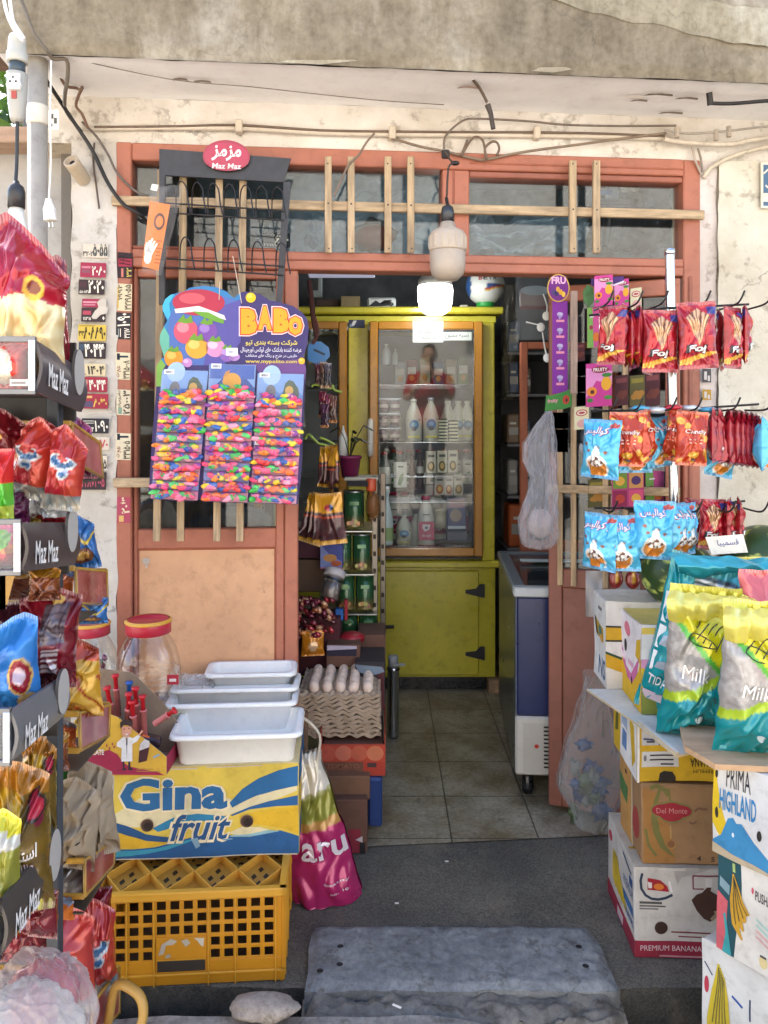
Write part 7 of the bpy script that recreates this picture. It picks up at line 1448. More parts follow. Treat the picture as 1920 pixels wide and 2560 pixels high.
bag('glossy maroon bag with a grey printed panel on the third shelf', 112, 1720, 1.47, 140, 250, .10, mar, 29, 16, 0, 4, nu=44, nv=56, wr=.013, peak=.10, pk=.6)
bag('very dark maroon bag at the photo edge behind the blue bag', 8, 1660, 1.46, 100, 155, .07, lambda u, v: '#3c1420' if not el(u, v, .75, .6, .2, .12) else '#7a1a24', 31, 8)
def kblue(u, v):
    if el(u, v, .74, .44, .17, .16): return '#8a1428' if not el(u, v, .74, .45, .09, .08) else '#c9b0b4'
    if el(u, v, .74, .44, .20, .185): return '#c9a85a'
    if el(u, v, .80, .14, .2, .12): return '#c9a870'
    if u < .34 and .5 < v < .78: return '#dcdde2' if not el(u, v, .22, .75, .1, .06) else '#8a1c30'
    return mixc('#1f66b4', '#3c8cd4', .5+.8*ns(u*3, v*3, 3))
bag('blue crisp bag with a red oval logo on the third shelf', 38, 1790, 1.37, 128, 258, .09, kblue, 33, 12, 0, -3, nu=44, nv=56, wr=.013, peak=.14, pk=.75)
def yel(u, v):
    if v > .78: return mixc('#c2481c', '#8a2a18', .5+ns(u*5, v*5))
    if abs(math.sin(u*9+v*7)) < .22 and v < .55: return '#a83a1c'
    if el(u, v, .15, .3, .1, .14): return '#2f7a3a'
    return mixc('#d0a02a', '#b88422', .5+.8*ns(u*4, v*4, 5))
bag('yellow snack bag with an orange top and red lattice in the third basket', 208, 1792, 1.74, 112, 196, .07, yel, 35, -8, 0, -5, nu=40, nv=50, wr=.012, peak=.16, pk=.5)
bag('orange bag in the third basket under the yellow one', 154, 1884, 1.76, 72, 86, .06, ORG, 37, 12, peak=.25)
def gold(u, v):
    if el(u, v, .84, .78, .10, .075): return '#b3203a'
    if el(u, v, .84, .78, .13, .10): return '#2c1c1c'
    if el(u, v, .90, .70, .06, .06): return '#7a2038'
    if v > .86: return mixc('#8a5a1c', '#c9851f', .5+ns(u*6, v*6))
    if v > .66 and u < .62: return mixc('#d8a81c', '#8a6412', .5+1.1*ns(u*6, v*9, 2))
    if u < .3: return mixc('#b8b03a', '#8a8430', .5+ns(u*5, v*5))
    return mixc('#5a4618', '#7a5e1c', .5+.9*ns(u*3, v*5, 7))
def goldt(m, s_): m.stext(fa('استک'), s_, .52, .44, .86, .53, '#e6ddd0', .015, off=.004); m.stext(fa('طلایی'), s_, .50, .33, .80, .42, '#d9c2d0', .015, off=.004)
bag('gold foil crisp bag with a red oval logo on the lowest black shelf', 62, 2280, 1.36, 140, 385, .11, gold, 39, 10, 0, -2, goldt, nu=54, nv=74, wr=.014, peak=.10, pk=.35)
KR = lambda u, v: mixc('#a8967c', '#8d7b64', .5+.8*ns(u*3, v*4, 4))
def krt(m, s_):
    m.stext(fa('عسل'), s_, .44, .17, .66, .235, '#3a3028', .012, off=.004)
    m.stext('·', s_, .8, .4, .84, .42, '#2a2420', .02, off=.004); m.stext('9', s_, .66, .36, .73, .41, '#2a2420', .02, off=.004)
bag('front crumpled tan paper bag standing in the fourth basket', 178, 2170, 1.73, 124, 230, .09, KR, 41, -8, 0, 5, krt, mat='paper', nu=46, nv=60, wr=.026, peak=.14, pk=.45, fan_=.15)
bag('rear crumpled tan paper bag leaning by the fruit carton', 248, 2140, 1.80, 100, 246, .08, KR, 43, 15, 0, -6, mat='paper', nu=46, nv=60, wr=.026, peak=.16, pk=.4, fan_=.15)
bag('taller tan paper bag behind the front one', 170, 2080, 1.84, 90, 190, .07, KR, 45, 20, 0, 3, mat='paper', wr=.024, peak=.2, pk=.6, fan_=.15)
bag('small green bag showing above the tan paper bags', 150, 1960, 1.80, 40, 75, .04, lambda u, v: '#2f8a3c', 47, 0); bag('pale blue packet showing above the tan paper bags', 122, 1960, 1.78, 36, 52, .03, lambda u, v: '#8fb9dc', 49, 20)
bag('brown and silver bag inside the fourth basket', 160, 2246, 1.75, 110, 80, .06, lambda u, v: mixc('#4a4440', '#8f8a84', .5+ns(u*5, v*5)), 51, 0)
def lime(u, v):
    if v > .82: return mixc('#c9c020', '#e8d82c', .5+ns(u*5, v*5))
    if .7 < v < .82: return '#dcd8cc' if u > .3 else '#c23a1c'
    return mixc('#a3a03a', '#7f8030', .5+.9*ns(u*4, v*4, 1))
bag('lime yellow bag at the photo edge on the lowest black shelf', 6, 2290, 1.28, 88, 270, .07, lime, 53, 8, peak=.12)
bag('big red puffed snack bag with a blue letter in the lowest basket', 158, 2530, 1.70, 180, 275, .10, cheese, 55, -6, 0, -3, nu=48, nv=60, wr=.014, peak=.14, pk=.5)
bag('narrow red puffed snack bag standing right in the lowest basket', 244, 2500, 1.79, 96, 272, .07, cheese, 57, 22, 0, -3, nu=40, nv=56, wr=.013, peak=.16, pk=.3)
bag('red bag just below the gold rail of the fourth basket', 232, 2330, 1.82, 92, 110, .06, dred, 59, 10)
SIL = lambda u, v: mixc('#8f979c', '#c4c8ca', .5+ns(u*6, v*6)) if v > .3 else '#a8202e'
MG = lambda u, v: mixc('#7a1c4a', '#a8346c', .5+ns(u*5, v*5))
BRW = lambda u, v: mixc('#5a2c1c', '#8a4a24', .5+ns(u*5, v*5)) if v < .7 else '#a8721c'
for lb, x, yb, Y, w_, h_, pf_, sd, rz, pk_ in (('silver and red bag end between the upper puffed bags and the purple one', 108, 1310, 1.52, 60, 90, SIL, 81, 12, .2), ('dark red bag at the photo edge below the top shelf', 14, 1210, 1.52, 100, 190, dred, 82, 6, .2),
        ('silver bag end tucked right of the white crumpled bag', 140, 1312, 1.48, 56, 70, SIL, 83, -10, .3), ('magenta bag top hanging behind the upper puffed bags', 196, 1190, 1.86, 60, 150, MG, 84, 20, .2), ('brown and orange bag under the second black shelf', 30, 1500, 1.62, 90, 90, BRW, 85, 8, .2),
        ('orange brown bag beside the rack post under the second shelf', 120, 1500, 1.60, 60, 84, BRW, 86, -12, .2), ('dark brown bag under the third black shelf', 130, 1930, 1.62, 80, 120, BRW, 87, 10, .2), ('gold bag top just under the third black shelf', 92, 2010, 1.50, 76, 150, gold, 88, -8, .2),
        ('maroon bag squeezed behind the blue crisp bag', 92, 1800, 1.55, 90, 170, mar, 89, 5, .15), ('red bag end beside the carrier bag', 60, 2400, 1.56, 110, 150, dred, 90, 10, .15), ('orange bag end above the lowest basket', 150, 2300, 1.66, 70, 60, ORG, 91, 0, .2), ('bronze bag hiding the rack post under the second shelf front', 112, 1502, 1.46, 74, 96, BRW, 93, 14, .2), ('dark gold bag hiding the rack post under the third shelf front', 106, 2075, 1.45, 70, 240, gold, 94, 6, .15), ('crimson bag hiding the rack post under the lowest shelf front', 106, 2345, 1.46, 80, 150, dred, 95, -8, .2), ('scarlet bag with a blue letter squeezed behind the two upper puffed bags', 104, 1180, 1.50, 80, 140, cheese, 96, -4, .2), ('red crisp bag leaning behind the yellow snack bag', 170, 1760, 1.84, 90, 190, dred, 92, 8, .2)):
    bag(lb, x, yb, Y, w_, h_, .05, pf_, sd, rz, wr=.011, peak=pk_, pk=.4)
# translucent carrier bags at the bottom left
def sack(c, r, seed, mat, col, label, nf, amp, cone):
    rg = random.Random(seed); FL = [(V((rg.gauss(0, 1), rg.gauss(0, 1), rg.gauss(0, .35))).normalized(), rg.uniform(-1, 1), rg.uniform(.03, .10), rg.choice((1, -.6))*rg.uniform(.4, 1)*amp) for _ in range(nf)]
    def cl(d):
        k = 1+.10*ns(d.x*1.6, d.y*1.6, d.z*1.6+seed)-cone*(d.z+1)*.5
        for n_, o_, wd, am in FL:
            q = abs(d.dot(n_)-o_*.8+.05*ns(d.x*3, d.y*3, d.z*3+seed))
            if q < wd: k += am*(1-q/wd)
        return k
    m = MB(mat); m.ball(c, r, col, 120, 90, fn=cl); m.build('carrier_bag', None, label, 'carrier bag')
c = P(95, 2520, 1.31); sack(c, (.112, .085, .125), 4, 'film', '#e4d8d8', 'translucent carrier bag over red bags at the bottom left', 26, .045, .28)
m = MB('foil'); m.ball((c.x+.0, c.y+.02, c.z+.01), (.072, .055, .085), '#a82c3a', 20, 14, fn=lambda d: 1+.2*ns(d.x*2, d.y*2, d.z*2)-.15*(d.z+1)); m.build('snack_bag', None, 'red snack bag inside the translucent carrier bag', 'snack bag')
c = P(58, 2570, 1.24); sack(c, (.092, .07, .072), 9, 'thick_film', '#d9d8d6', 'crumpled white carrier bag in the bottom left corner', 34, .06, .15)
# the shelves go on to the left with more of the same bags
src = {o['label']: o for o in COL.objects if o.get('label')}
for q, (lb, z, sc_, nm) in enumerate((('big red crisp bag with a yellow logo on the top shelf of the black rack', 1.535, .72, 'red crisp bag farther along the top shelf of the black rack'), ('glossy maroon bag with a grey printed panel on the third shelf', 1.235, 1.0, 'maroon bag farther along the second shelf of the black rack'), ('blue crisp bag with a red oval logo on the third shelf', .93, 1.0, 'blue crisp bag farther along the third shelf of the black rack'), ('gold foil crisp bag with a red oval logo on the lowest black shelf', .64, .85, 'gold foil bag farther along the lowest shelf of the black rack'))):
    for k in range(2):
        o = dup(src[lb], (-.83-.15*k, 1.37, z), (0, 0, .1-.3*k), nm, scale=sc_)
# ================================================================ right: stacked cartons
def carton(label, loc, w, d, h, rz, col, art=None, name='banana_carton', grp='cartons stacked at the right', top=None):
    m = MB('card'); m.box((0, 0, 0), (w, d, h), col, .005); f = boxf(w, d, h)
    if art: art(m, f)
    o = m.build(name, None, label, 'carton', grp, origin=(0, 0, 0), warp=.0045); return place(o, loc, 0, 0, rz)
def bananas(m, f, x, y, s, c='#d9b92c', n=4, dr=1):
    for k in range(n):
        a = [(x+dr*s*(.02+.10*k), y+s*.9), (x+dr*s*(.05+.12*k), y+s*.55), (x+dr*s*(.10+.20*k), y+s*.2), (x+dr*s*(.2+.28*k), y+s*.02)]
        m.line(a, [.012, .030*s*3, .030*s*3, .008], f, c, .0012+.0003*k); m.line([(p[0]+.01, p[1]) for p in a], .002, f, '#3a3a2a', .0026+.0003*k)
def artE(m, f):
    F_ = Fr(f['front'].o, f['front'].u*0.513, f['front'].v); m.rect(.0, .0, 1.94, .20, F_, '#93243a'); m.text('PREMIUM BANANAS', F_, .06, .085, .80, .15, '#d9c2c4', 0, off=.0012); m.rect(.28, .01, .9, .03, F_, '#b98a90', .001)
    pts = [(.09, .93), (.07, .85), (.08, .76), (.13, .69), (.2, .655), (.28, .65), (.36, .67), (.44, .71)]; m.line(pts, .007, F_, '#2c3a4c', .001)
    m.poly([(.15, .88), (.30, .86), (.38, .80), (.40, .74), (.15, .75)], F_, '#a3202c', .0012); m.disc(.28, .79, .06, .035, F_, '#d8782c', .0016, 12); m.poly([(.15, .84), (.2, .83), (.2, .77), (.16, .77)], F_, '#e0d6d0', .002); m.line([(.4, .86), (.43, .74)], .006, F_, '#e8e2dc', .002)
    m.rect(.06, .60, .32, .625, F_, '#55534f', .001); m.rect(.06, .57, .36, .585, F_, '#55534f', .001); m.rect(.06, .54, .28, .555, F_, '#77746e', .001)
    m.disc(.305, .345, .082, .075, F_, '#b6aa9a', .001, 26); m.disc(.305, .345, .075, .068, F_, '#3a2318', .0014, 26)
    m.rect(.42, .29, .95, .305, F_, '#7a2c38', .001); m.rect(.5, .245, .95, .258, F_, '#7a2c38', .001)
    m.poly([(.66, .66), (.72, .72), (.78, .74), (.84, .80), (.90, .85), (.88, .76), (.98, .70), (.99, .55), (.93, .47), (.87, .42), (.80, .45), (.72, .54)], F_, '#4a2f22', .0016); m.line([(.88, .44), (.94, .5), (.93, .54)], .01, F_, '#a08a72', .002)
    m.line([(.68, .92), (.68, .78), (.80, .78)], .004, F_, '#7a2c3c', .001); m.line([(.68, .92), (.99, .92)], .004, F_, '#7a2c3c', .001); m.rect(.82, .80, .9, .90, F_, '#d9d4cc', .0018)
    m.rect(.0, .97, .6, 1.0, F_, '#cfc8be', .0012); m.poly([(.45, 1), (.9, 1), (.7, .93), (.55, .9), (.5, .82)], F_, '#b3aca4', .0006)
    L_ = f['left']; m.rect(0, 0, 1, .20, L_, '#9a2a40'); m.rect(.4, .03, .6, .14, L_, '#d9c2c4', .001); bananas(m, L_, .25, .3, .45); m.disc(.12, .78, .07, .06, L_, '#b33a48', .001, 14); m.text('PREMIUM', L_, .62, .58, .95, .68, '#3a5f94', 0); m.rect(.6, .4, .95, .5, L_, '#3f6a9c', .001); m.text('BANANAS', L_, .62, .28, .95, .36, '#3a5f94', .01); m.line([(.6, .9), (.9, .84)], .008, L_, '#2c4a6c'); m.rect(.82, .7, .94, .8, L_, '#2c4f80', .001)
    T_ = f['top']; m.rect(.0, .0, 1, 1, T_, '#bdb4a6'); m.rect(.02, .3, .5, .34, T_, '#b38a2c', .001)
carton('white and crimson banana carton at the bottom of the stack by the slab', (.692, 2.112, .003), .46, .30, .248, -3, '#c9c3ba', artE)
def artD(m, f):
    F_ = Fr(f['front'].o, f['front'].u*0.5, f['front'].v); m.poly([(.02, .02), (.45, .02), (.4, .4), (.2, .9), (.02, .95)], F_, '#a3743c'); 
    m.line([(.12, .95), (.2, .98), (.32, .93), (.36, .86)], .012, F_, '#75703a', .001); m.line([(.26, .98), (.2, .8), (.17, .6), (.2, .42), (.28, .25), (.42, .12)], [.006, .012, .018, .02, .016, .004], F_, '#75703a', .001); m.line([(.05, .45), (.09, .25), (.2, .12)], .008, F_, '#75703a', .001); m.line([(.36, .95), (.38, .8)], .006, F_, '#75703a', .001)
    for cx_, cy_, rx, ry in ((.29, .69, .15, .075), (.40, .67, .17, .115), (.51, .68, .15, .075)): m.disc(cx_, cy_, rx+.016, ry+.022, F_, '#7d7a44', .0012, 26)
    for cx_, cy_, rx, ry in ((.29, .69, .15, .075), (.40, .67, .17, .115), (.51, .68, .15, .075)): m.disc(cx_, cy_, rx, ry, F_, '#9a2630', .0018, 26)
    m.text('Del Monte', F_, .20, .655, .60, .72, '#c98a84', 0, off=.0024)
    m.disc(.40, .265, .055, .05, F_, '#b3844a', .001, 18); m.disc(.39, .275, .05, .045, F_, '#8a5f38', .0014, 18); m.line([(.38, .5), (.39, .34)], .004, F_, '#b3905a', .001)
    m.text('4', F_, .72, .06, .775, .13, '#3c2a1e', .02, off=.0012); m.text('5', F_, .90, .05, .95, .12, '#4a3626', .02, off=.0012); m.line([(.7, .68), (.74, .72), (.86, .71)], .006, F_, '#7a5a42'); m.line([(.63, .55), (.68, .53), (.72, .56)], .005, F_, '#7a5a42')
    L_ = f['left']; m.rect(0, 0, .55, 1, L_, '#b98a4a'); m.poly([(0, .75), (.4, .68), (.38, .45), (.0, .5)], L_, '#47703a', .001); m.rect(.56, .0, .6, 1, L_, '#d8c7a8', .001); m.disc(.75, .4, .14, .2, L_, '#9a3a34', .001, 16); m.disc(.3, .85, .05, .03, L_, '#4a3020', .001, 12)
carton('brown carton with a red cloud shaped logo in the middle of the stack', (.713, 2.122, .254), .42, .22, .222, -3, '#9a7650', artD)
def artC(m, f):
    F_ = Fr(f['front'].o, f['front'].u*0.52, f['front'].v); m.rect(.01, .01, 1.9, .99, F_, '#c79f1c'); m.rect(.06, .58, .5, .93, F_, '#bdbcc0', .001); m.line([(.08, .68), (.28, .66), (.52, .70)], .005, F_, '#4a4e72', .0016); m.rect(.27, .58, .285, .85, F_, '#4a4e72', .0016); m.rect(.12, .62, .22, .65, F_, '#4a4a4a', .0016)
    m.rect(.06, .24, .52, .48, F_, '#c9c7c4', .001)
    for y in (.41, .34): m.rect(.16, y, .46, y+.025, F_, '#3a3838', .0018)
    m.rect(.3, .27, .46, .295, F_, '#3a3838', .0018); m.disc(.1, .38, .02, .05, F_, '#77747a', .0018, 10)
    m.text('BANANA', F_, .66, .24, .98, .38, '#4a3c14', .02, off=.0016, rot=180); m.text('PREMIUM', F_, .70, .14, .98, .20, '#4a3c14', 0, off=.0016, rot=180)
    m.poly([(.27, .0), (.29, .14), (.34, .17), (.44, .16), (.48, .08), (.48, .0)], F_, '#2a221a', .002); m.rect(0, 0, .03, 1, F_, '#e4e2da', .0024)
    L_ = f['left']; m.rect(0, 0, 1, 1, L_, '#e2e0da'); m.rect(.0, 0, .28, 1, L_, '#c9a41c', .001); m.poly([(.7, .9), (.9, .8), (.95, .3), (.8, .1), (.76, .5)], L_, '#cfa81e', .001); m.rect(.32, .55, .6, .9, L_, '#9fb0c9', .001); m.rect(.36, .2, .56, .5, L_, '#5f7fae', .001)
    m.poly([(.08, .3), (.2, .35), (.2, .75), (.1, .7)], L_, '#5a5a1c', .0016)
carton('yellow banana carton with pale panels and upside down lettering', (.707, 2.132, .480), .42, .26, .172, -3, '#cfa722', artC)
m = MB('card'); zb = .657
m.prism([(.622, 2.345), (.684, 2.085), (.716, 1.872), (.862, 1.935), (1.2, 2.02), (1.2, 2.345)], Fr((0, 0, zb+.006), (1, 0, 0), (0, 1, 0)), .006, '#d5dad6', '#bba988')
m.prism([(.690, 2.075), (.716, 1.872), (.725, 1.876), (.70, 2.075)], Fr((0, 0, zb+.0125), (1, 0, 0), (0, 1, 0)), .006, '#e3e2dc', '#c2b090')
m.build('carton_lid', None, 'white cardboard lid jutting from the stack under the pet food bags', 'lid')
def artB(m, f):
    L_ = f['left']; m.rect(0, 0, 1, 1, L_, '#e6dfe0'); m.poly([(0, 0), (1, 0), (1, .62), (.9, .45), (.62, .25), (.35, .3), (.15, .5), (0, .68)], L_, '#d2a81e', .001); m.poly([(.05, .62), (.2, .38), (.4, .24), (.62, .22), (.85, .4), (.95, .62), (.85, .55), (.6, .33), (.35, .36), (.2, .52)], L_, '#c76a9a', .0016)
    m.disc(.42, .82, .13, .09, L_, '#d8768a', .001, 16); m.poly([(.8, .78), (.98, .84), (.98, .55), (.75, .6)], L_, '#d6ae28', .001); m.disc(.32, .60, .055, .075, L_, '#2a2520', .0022, 14); m.disc(.62, .26, .03, .05, L_, '#2a2520', .0022, 12); m.rect(.12, .42, .36, .5, L_, '#ead4dc', .0018); m.rect(.45, .42, .7, .48, L_, '#d9a6bc', .0018)
    F_ = f['front']; m.rect(0, 0, 1, 1, F_, '#d8d6d4'); m.rect(0, .52, 1, .62, F_, '#cf8fb0', .001); m.rect(0, 0, 1, .52, F_, '#d2b02c', .001); m.poly([(0, .3), (.3, .5), (.8, .5), (.8, .2), (.2, 0), (0, 0)], F_, '#7f8a3a', .0014); m.rect(0, .9, 1, .97, F_, '#d9bc54', .001)
    T_ = f['top']; m.rect(.02, .02, .98, .98, T_, '#d9c36a')
carton('white, pink and yellow banana carton standing under the watermelon', (.718, 2.132, .665), .22, .24, .248, -3, '#dcd4c4', artB)
def artA(m, f):
    L_ = f['left']; m.rect(0, 0, 1, 1, L_, '#dedcd6'); m.text('NS', L_, .35, .06, .95, .30, '#3a5a84', .02, .2, off=.001); m.poly([(.1, .72), (.85, .66), (.85, .5), (.2, .52)], L_, '#c79c22', .001); m.poly([(.1, .72), (.25, .7), (.4, .5), (.2, .52)], L_, '#2c2a24', .0014); m.disc(.62, .6, .14, .07, L_, '#4a7a72', .0018, 12); m.disc(.7, .53, .12, .05, L_, '#d2a03a', .002, 12); m.rect(.45, .84, .75, .88, L_, '#7a7672', .001)
    F_ = f['front']; m.rect(0, 0, 1, 1, F_, '#d6d2ca'); m.rect(0, .55, .3, .70, F_, '#c79c22', .001); m.rect(0, .54, .3, .56, F_, '#2c2a24', .0014); m.rect(0, .70, .3, .72, F_, '#2c2a24', .0014); m.poly([(0, .4), (.3, .25), (.3, .1), (0, .25)], F_, '#c79c22', .001); m.poly([(0, .43), (.3, .28), (.3, .25), (0, .4)], F_, '#2f4a34', .0014)
    T_ = f['top']; m.rect(.02, .02, .98, .98, T_, '#cfc8b8')
carton('white banana carton with yellow marks behind the pink printed one', (.681, 2.342, .665), .34, .17, .268, -3, '#dcd8cf', artA)
carton('plain brown carton holding the second watermelon', (1.0, 2.16, .665), .34, .30, .30, -3, '#a08660')
# nearer stack with the plywood top
RZ = 35; ax = V((math.cos(math.radians(RZ)), math.sin(math.radians(RZ)), 0)); ay = V((-ax.y, ax.x, 0))
def near(farx, fary, d): return V((farx, fary, 0))-ay*d
def uv_(cx_, o=1210): return (cx_-o)/410*.27
def artFh(m, f):
    L_ = f['left']; m.rect(0, 0, 1, 1, L_, '#d6d5d2')
    m.poly([(0, .98), (.012, .98), (.02, .75), (.05, .45), (.085, .2), (.06, .12), (.02, .22), (0, .3)], L_, '#d6b51c', .001); m.disc(.022, .42, .008, .06, L_, '#2a261e', .002, 10); m.disc(.015, .85, .007, .05, L_, '#2a261e', .002, 10)
    m.poly([(0, .12), (.04, .20), (.075, .40), (.10, .43), (.115, .38), (.14, .40), (.2, .26), (.27, .14), (.35, .02), (0, .02)], L_, '#3a86b4', .0014); m.disc(.1, .25, .006, .025, L_, '#d9e4ea', .002, 8)
    m.text('PRIMA', L_, .065, .74, .18, .97, '#34323a', 0, off=.002); m.text('HIGHLAND', L_, .035, .47, .205, .70, '#2f7fb4', .02, 0, off=.002)
    m.disc(.222, .36, .011, .055, L_, '#2a2620', .002, 14); m.poly([(0, 0), (.35, 0), (.2, .05), (.1, .06), (0, .1)], L_, '#b9a88a', .0022)
    bananas(m, L_, .45, .2, .5)
nf = near(.783, 1.815, .5)
carton('white carton lettered PRIMA HIGHLAND directly under the plywood', nf+V((0, 0, .462)), .36, .5, .224, RZ, '#cfcdc8', artFh, grp='cartons under the plywood')
def artG(m, f):
    L_ = f['left']; m.rect(0, 0, 1, 1, L_, '#d9d3c8'); m.poly([(0, 0), (.085, 0), (.10, .3), (.12, .6), (.115, 1), (0, 1)], L_, '#1f4a52', .001); m.poly([(0, 0), (.06, 0), (.05, .3), (.055, .55), (0, .62)], L_, '#cc5f66', .0014); m.poly([(.03, 0), (.075, 0), (.06, .2), (.045, .42), (.035, .4), (.045, .2)], L_, '#3a9a9c', .002)
    for k in range(4): m.line([(.078, .86), (.08+.012*k, .6), (.095+.018*k, .35+.05*k), (.125+.008*k, .22+.10*k)], [.004, .016, .017, .004], L_, '#c9982a', .0022+.0004*k); m.line([(.081, .84), (.084+.012*k, .6), (.098+.018*k, .36+.05*k)], .0016, L_, '#26342c', .0042)
    m.rect(.075, .88, .088, .97, L_, '#9fb36a', .002); m.poly([(.01, .78), (.06, .72), (.06, .62), (.01, .68)], L_, '#7f9aa0', .002)
    m.text('PUSHA', L_, .185, .70, .262, .80, '#4a3a40', .012, off=.0016); m.disc(.172, .78, .006, .035, L_, '#c95a68', .0016, 10)
    for k, c in enumerate(('#a9cfc4', '#a9cfc4', '#e0a8a4', '#e0a8a4')): m.line([(.19, .52-.06*k), (.25, .46-.06*k)], .005, L_, c, .0016)
    m.disc(.225, .12, .02, .06, L_, '#d9c48a', .0016, 16); m.rect(.21, .16, .24, .18, L_, '#4a4a44', .002)
carton('cream carton with a dark green banana corner lettered PUSHA', near(.790, 1.812, .5)+V((0, 0, .236)), .36, .5, .224, RZ, '#cdc6b8', artG, grp='cartons under the plywood')
def artH(m, f):
    L_ = f['left']; m.rect(0, 0, 1, 1, L_, '#d4d2cc')
    for k in range(5): m.line([(.085+.006*k, .85-.02*k), (.07+.01*k, .6), (.05+.016*k, .35), (.03+.022*k, .12)], [.006, .024, .026, .006], L_, '#cdb32c', .0012+.0004*k); m.line([(.088+.006*k, .83-.02*k), (.074+.01*k, .6), (.054+.016*k, .35)], .002, L_, '#55543a', .004)
    m.disc(.022, .62, .012, .07, L_, '#b33a4a', .0016, 12); m.line([(.012, .8), (.05, .72)], .004, L_, '#2c3a5c', .001); m.line([(.15, .66), (.2, .62)], .006, L_, '#2c4f94', .001); m.text('PREMIUM', L_, .135, .28, .20, .40, '#33527f', 0, off=.0016); m.rect(.205, .3, .225, .42, L_, '#2c5590', .001); m.rect(.135, .16, .17, .24, L_, '#33527f', .001); m.line([(.235, .72), (.232, .55)], .004, L_, '#2c3a5c', .001); bananas(m, L_, .24, .15, .4, n=3)
carton('white carton with a bunch of bananas printed, lowest under the plywood', near(.772, 1.850, .52)+V((0, 0, -.052)), .40, .52, .285, RZ, '#cfccc5', artH, grp='cartons under the plywood')
m = MB('board'); m.prism([(.722, 1.835), (.752, 1.735), (1.1, 1.70), (1.1, 2.03), (.78, 2.03)], Fr((0, 0, .702), (1, 0, 0), (0, 1, 0)), .013, '#c2a283', '#c9a37c'); m.build('plywood_board', None, 'pale plywood board on the nearer carton stack', 'board')
# ---------------------------------------------------------------- watermelons, price card
def melon(label, c, r, seed, A=None):
    def cf(d):
        a = math.atan2(d.y, d.x); k = math.sin(a*7+1.6*ns(d.x*2.5, d.y*2.5, d.z*2.5+seed)*2)
        n = ns(d.x*6, d.y*6, d.z*6+seed)+.5*ns(d.x*15, d.y*15, d.z*15); return mixc('#2f4a20', '#b9c860', sst(.35, .75, .55*k+.9*n))
    m = MB('fruit'); m.ball((0, 0, 0), (r, r, r*1.08), '#fff', 90, 60, A=R3(70, 20, 15+seed*20).to_3x3(), cf=cf); return place(m.build('watermelon', None, label, 'watermelon', 'watermelons', origin=(0, 0, 0)), c)
melon('mottled green watermelon on the cartons behind the teal pet food bag', P(1694, 1432, 2.36)+V((0, 0, .002)), .104, 1)
melon('watermelon at the right edge behind the price card', P(1902, 1405, 2.34), .112, 4)
pc_ = thing('price_card', 'white price card with blue handwriting standing between the watermelons', 'price card', P(1820, 1400, 2.16))
m = MB('gloss_paint'); fr = Fr(P(1778, 1387, 2.14), (P(1870, 1381, 2.14)-P(1778, 1387, 2.14)), V((-.006, .01, .050))); m.prism([(0, 0), (1, 0), (.97, 1), (-.06, .97)], fr, .003, '#e4e0d2', '#c9a86a'); m.text(fa('قسـمیبا'.replace('ـ', '')), fr, .22, .38, .80, .78, '#3f4f8a', .012, off=.001); m.build('card', pc_)
m = MB('plas'); m.box(P(1812, 1420, 2.15), P(1836, 1386, 2.145)+V((0, .004, 0)), '#dcd6c6'); m.build('holder', pc_)
# ---------------------------------------------------------------- pet food bags
TE, YL_, LG, WN = '#0f8a90', '#d8cf1c', '#9cc02c', '#8f8a86'
def petc(u, v):
    if v > .80: return '#e3d84a'
    d = v-(.31+.30*u); e = v-(.80-.55*u)
    if v < .25+.30*u: return '#0f8a90'
    if d < .0: return '#a9c42c'
    if e < -.0:
        k = ns(u*22, v*34)+.5*ns(u*50, v*70)
        return mixc('#908a84', '#bdb9b4', .5+.6*k)
    if e < .05: return '#57b03a'
    if u > .60 and v < .80: return '#0e7f88' if el(u, v, .8, .62, .3, .22) else '#d0c81c'
    return '#d6cc1a'
def pett(m, s_):
    m.grid(lambda u, v: s_(u*1.0, .96)+V((.03*(u-.5)*math.sin(v*3), -.012-.040*math.sin(v*2.6)-.010*ns(u*6, v*2, 5), .016*math.sin(v*3.1)-.062*v*(1+.22*math.sin(u*5+1))+.008*ns(u*9, v*3))), 40, 14, lambda u, v: mixc('#e6dc74', '#dccf58', v))
    for (u, v) in ((.40, .20), (.68, .19)): m.add([s_(u+.045*math.cos(a)*1, v+.026*math.sin(a))+V((0, -.003, 0)) for a in [i*.449 for i in range(14)]], [tuple(range(14))], '#cfe0de', 'foil')
    def wh(pts):
        q = [s_(a, b)+V((0, -.004, 0)) for a, b in pts]; m.tube(q, .0013, '#1f2c2c', 5, 'plas', sub=3)
    for k in range(5): wh([(.22+.07*k, .72-.02*k), (.30+.08*k, .77), (.33+.1*k, .795)])
    wh([(.2, .7), (.25, .74), (.45, .70), (.5, .66), (.3, .66), (.2, .7)])
    for k in range(3): wh([(.5+.06*k, .42+.02*k), (.52+.06*k, .34+.03*k), (.6+.06*k, .30+.03*k)])
    m.stext('Milk', s_, .16, .44, .46, .52, '#e4e1da', 0, .1, off=.006)
bagp = dict(name='pet_food_bag', cat='pet food bag', grp='teal pet food bags', nu=60, nv=70, wr=.022, seal=.03, pw=.42, sag=.5)
def clampb(label, x, yb, Y, wpx, hpx, t, seed, rz, rx, ry, paint=petc, tex=pett): return bag(label, x, yb, Y, wpx, hpx, t, paint, seed, rz, rx, ry, tex, **bagp)
clampb('left front teal and yellow pet food bag standing on the white lid', 1748, 1846, 1.99, 205, 392, .11, 61, -10, 6, 4)
clampb('right front teal and yellow pet food bag on the plywood at the photo edge', 1893, 1893, 1.80, 220, 400, .11, 63, -6, 4, 3)
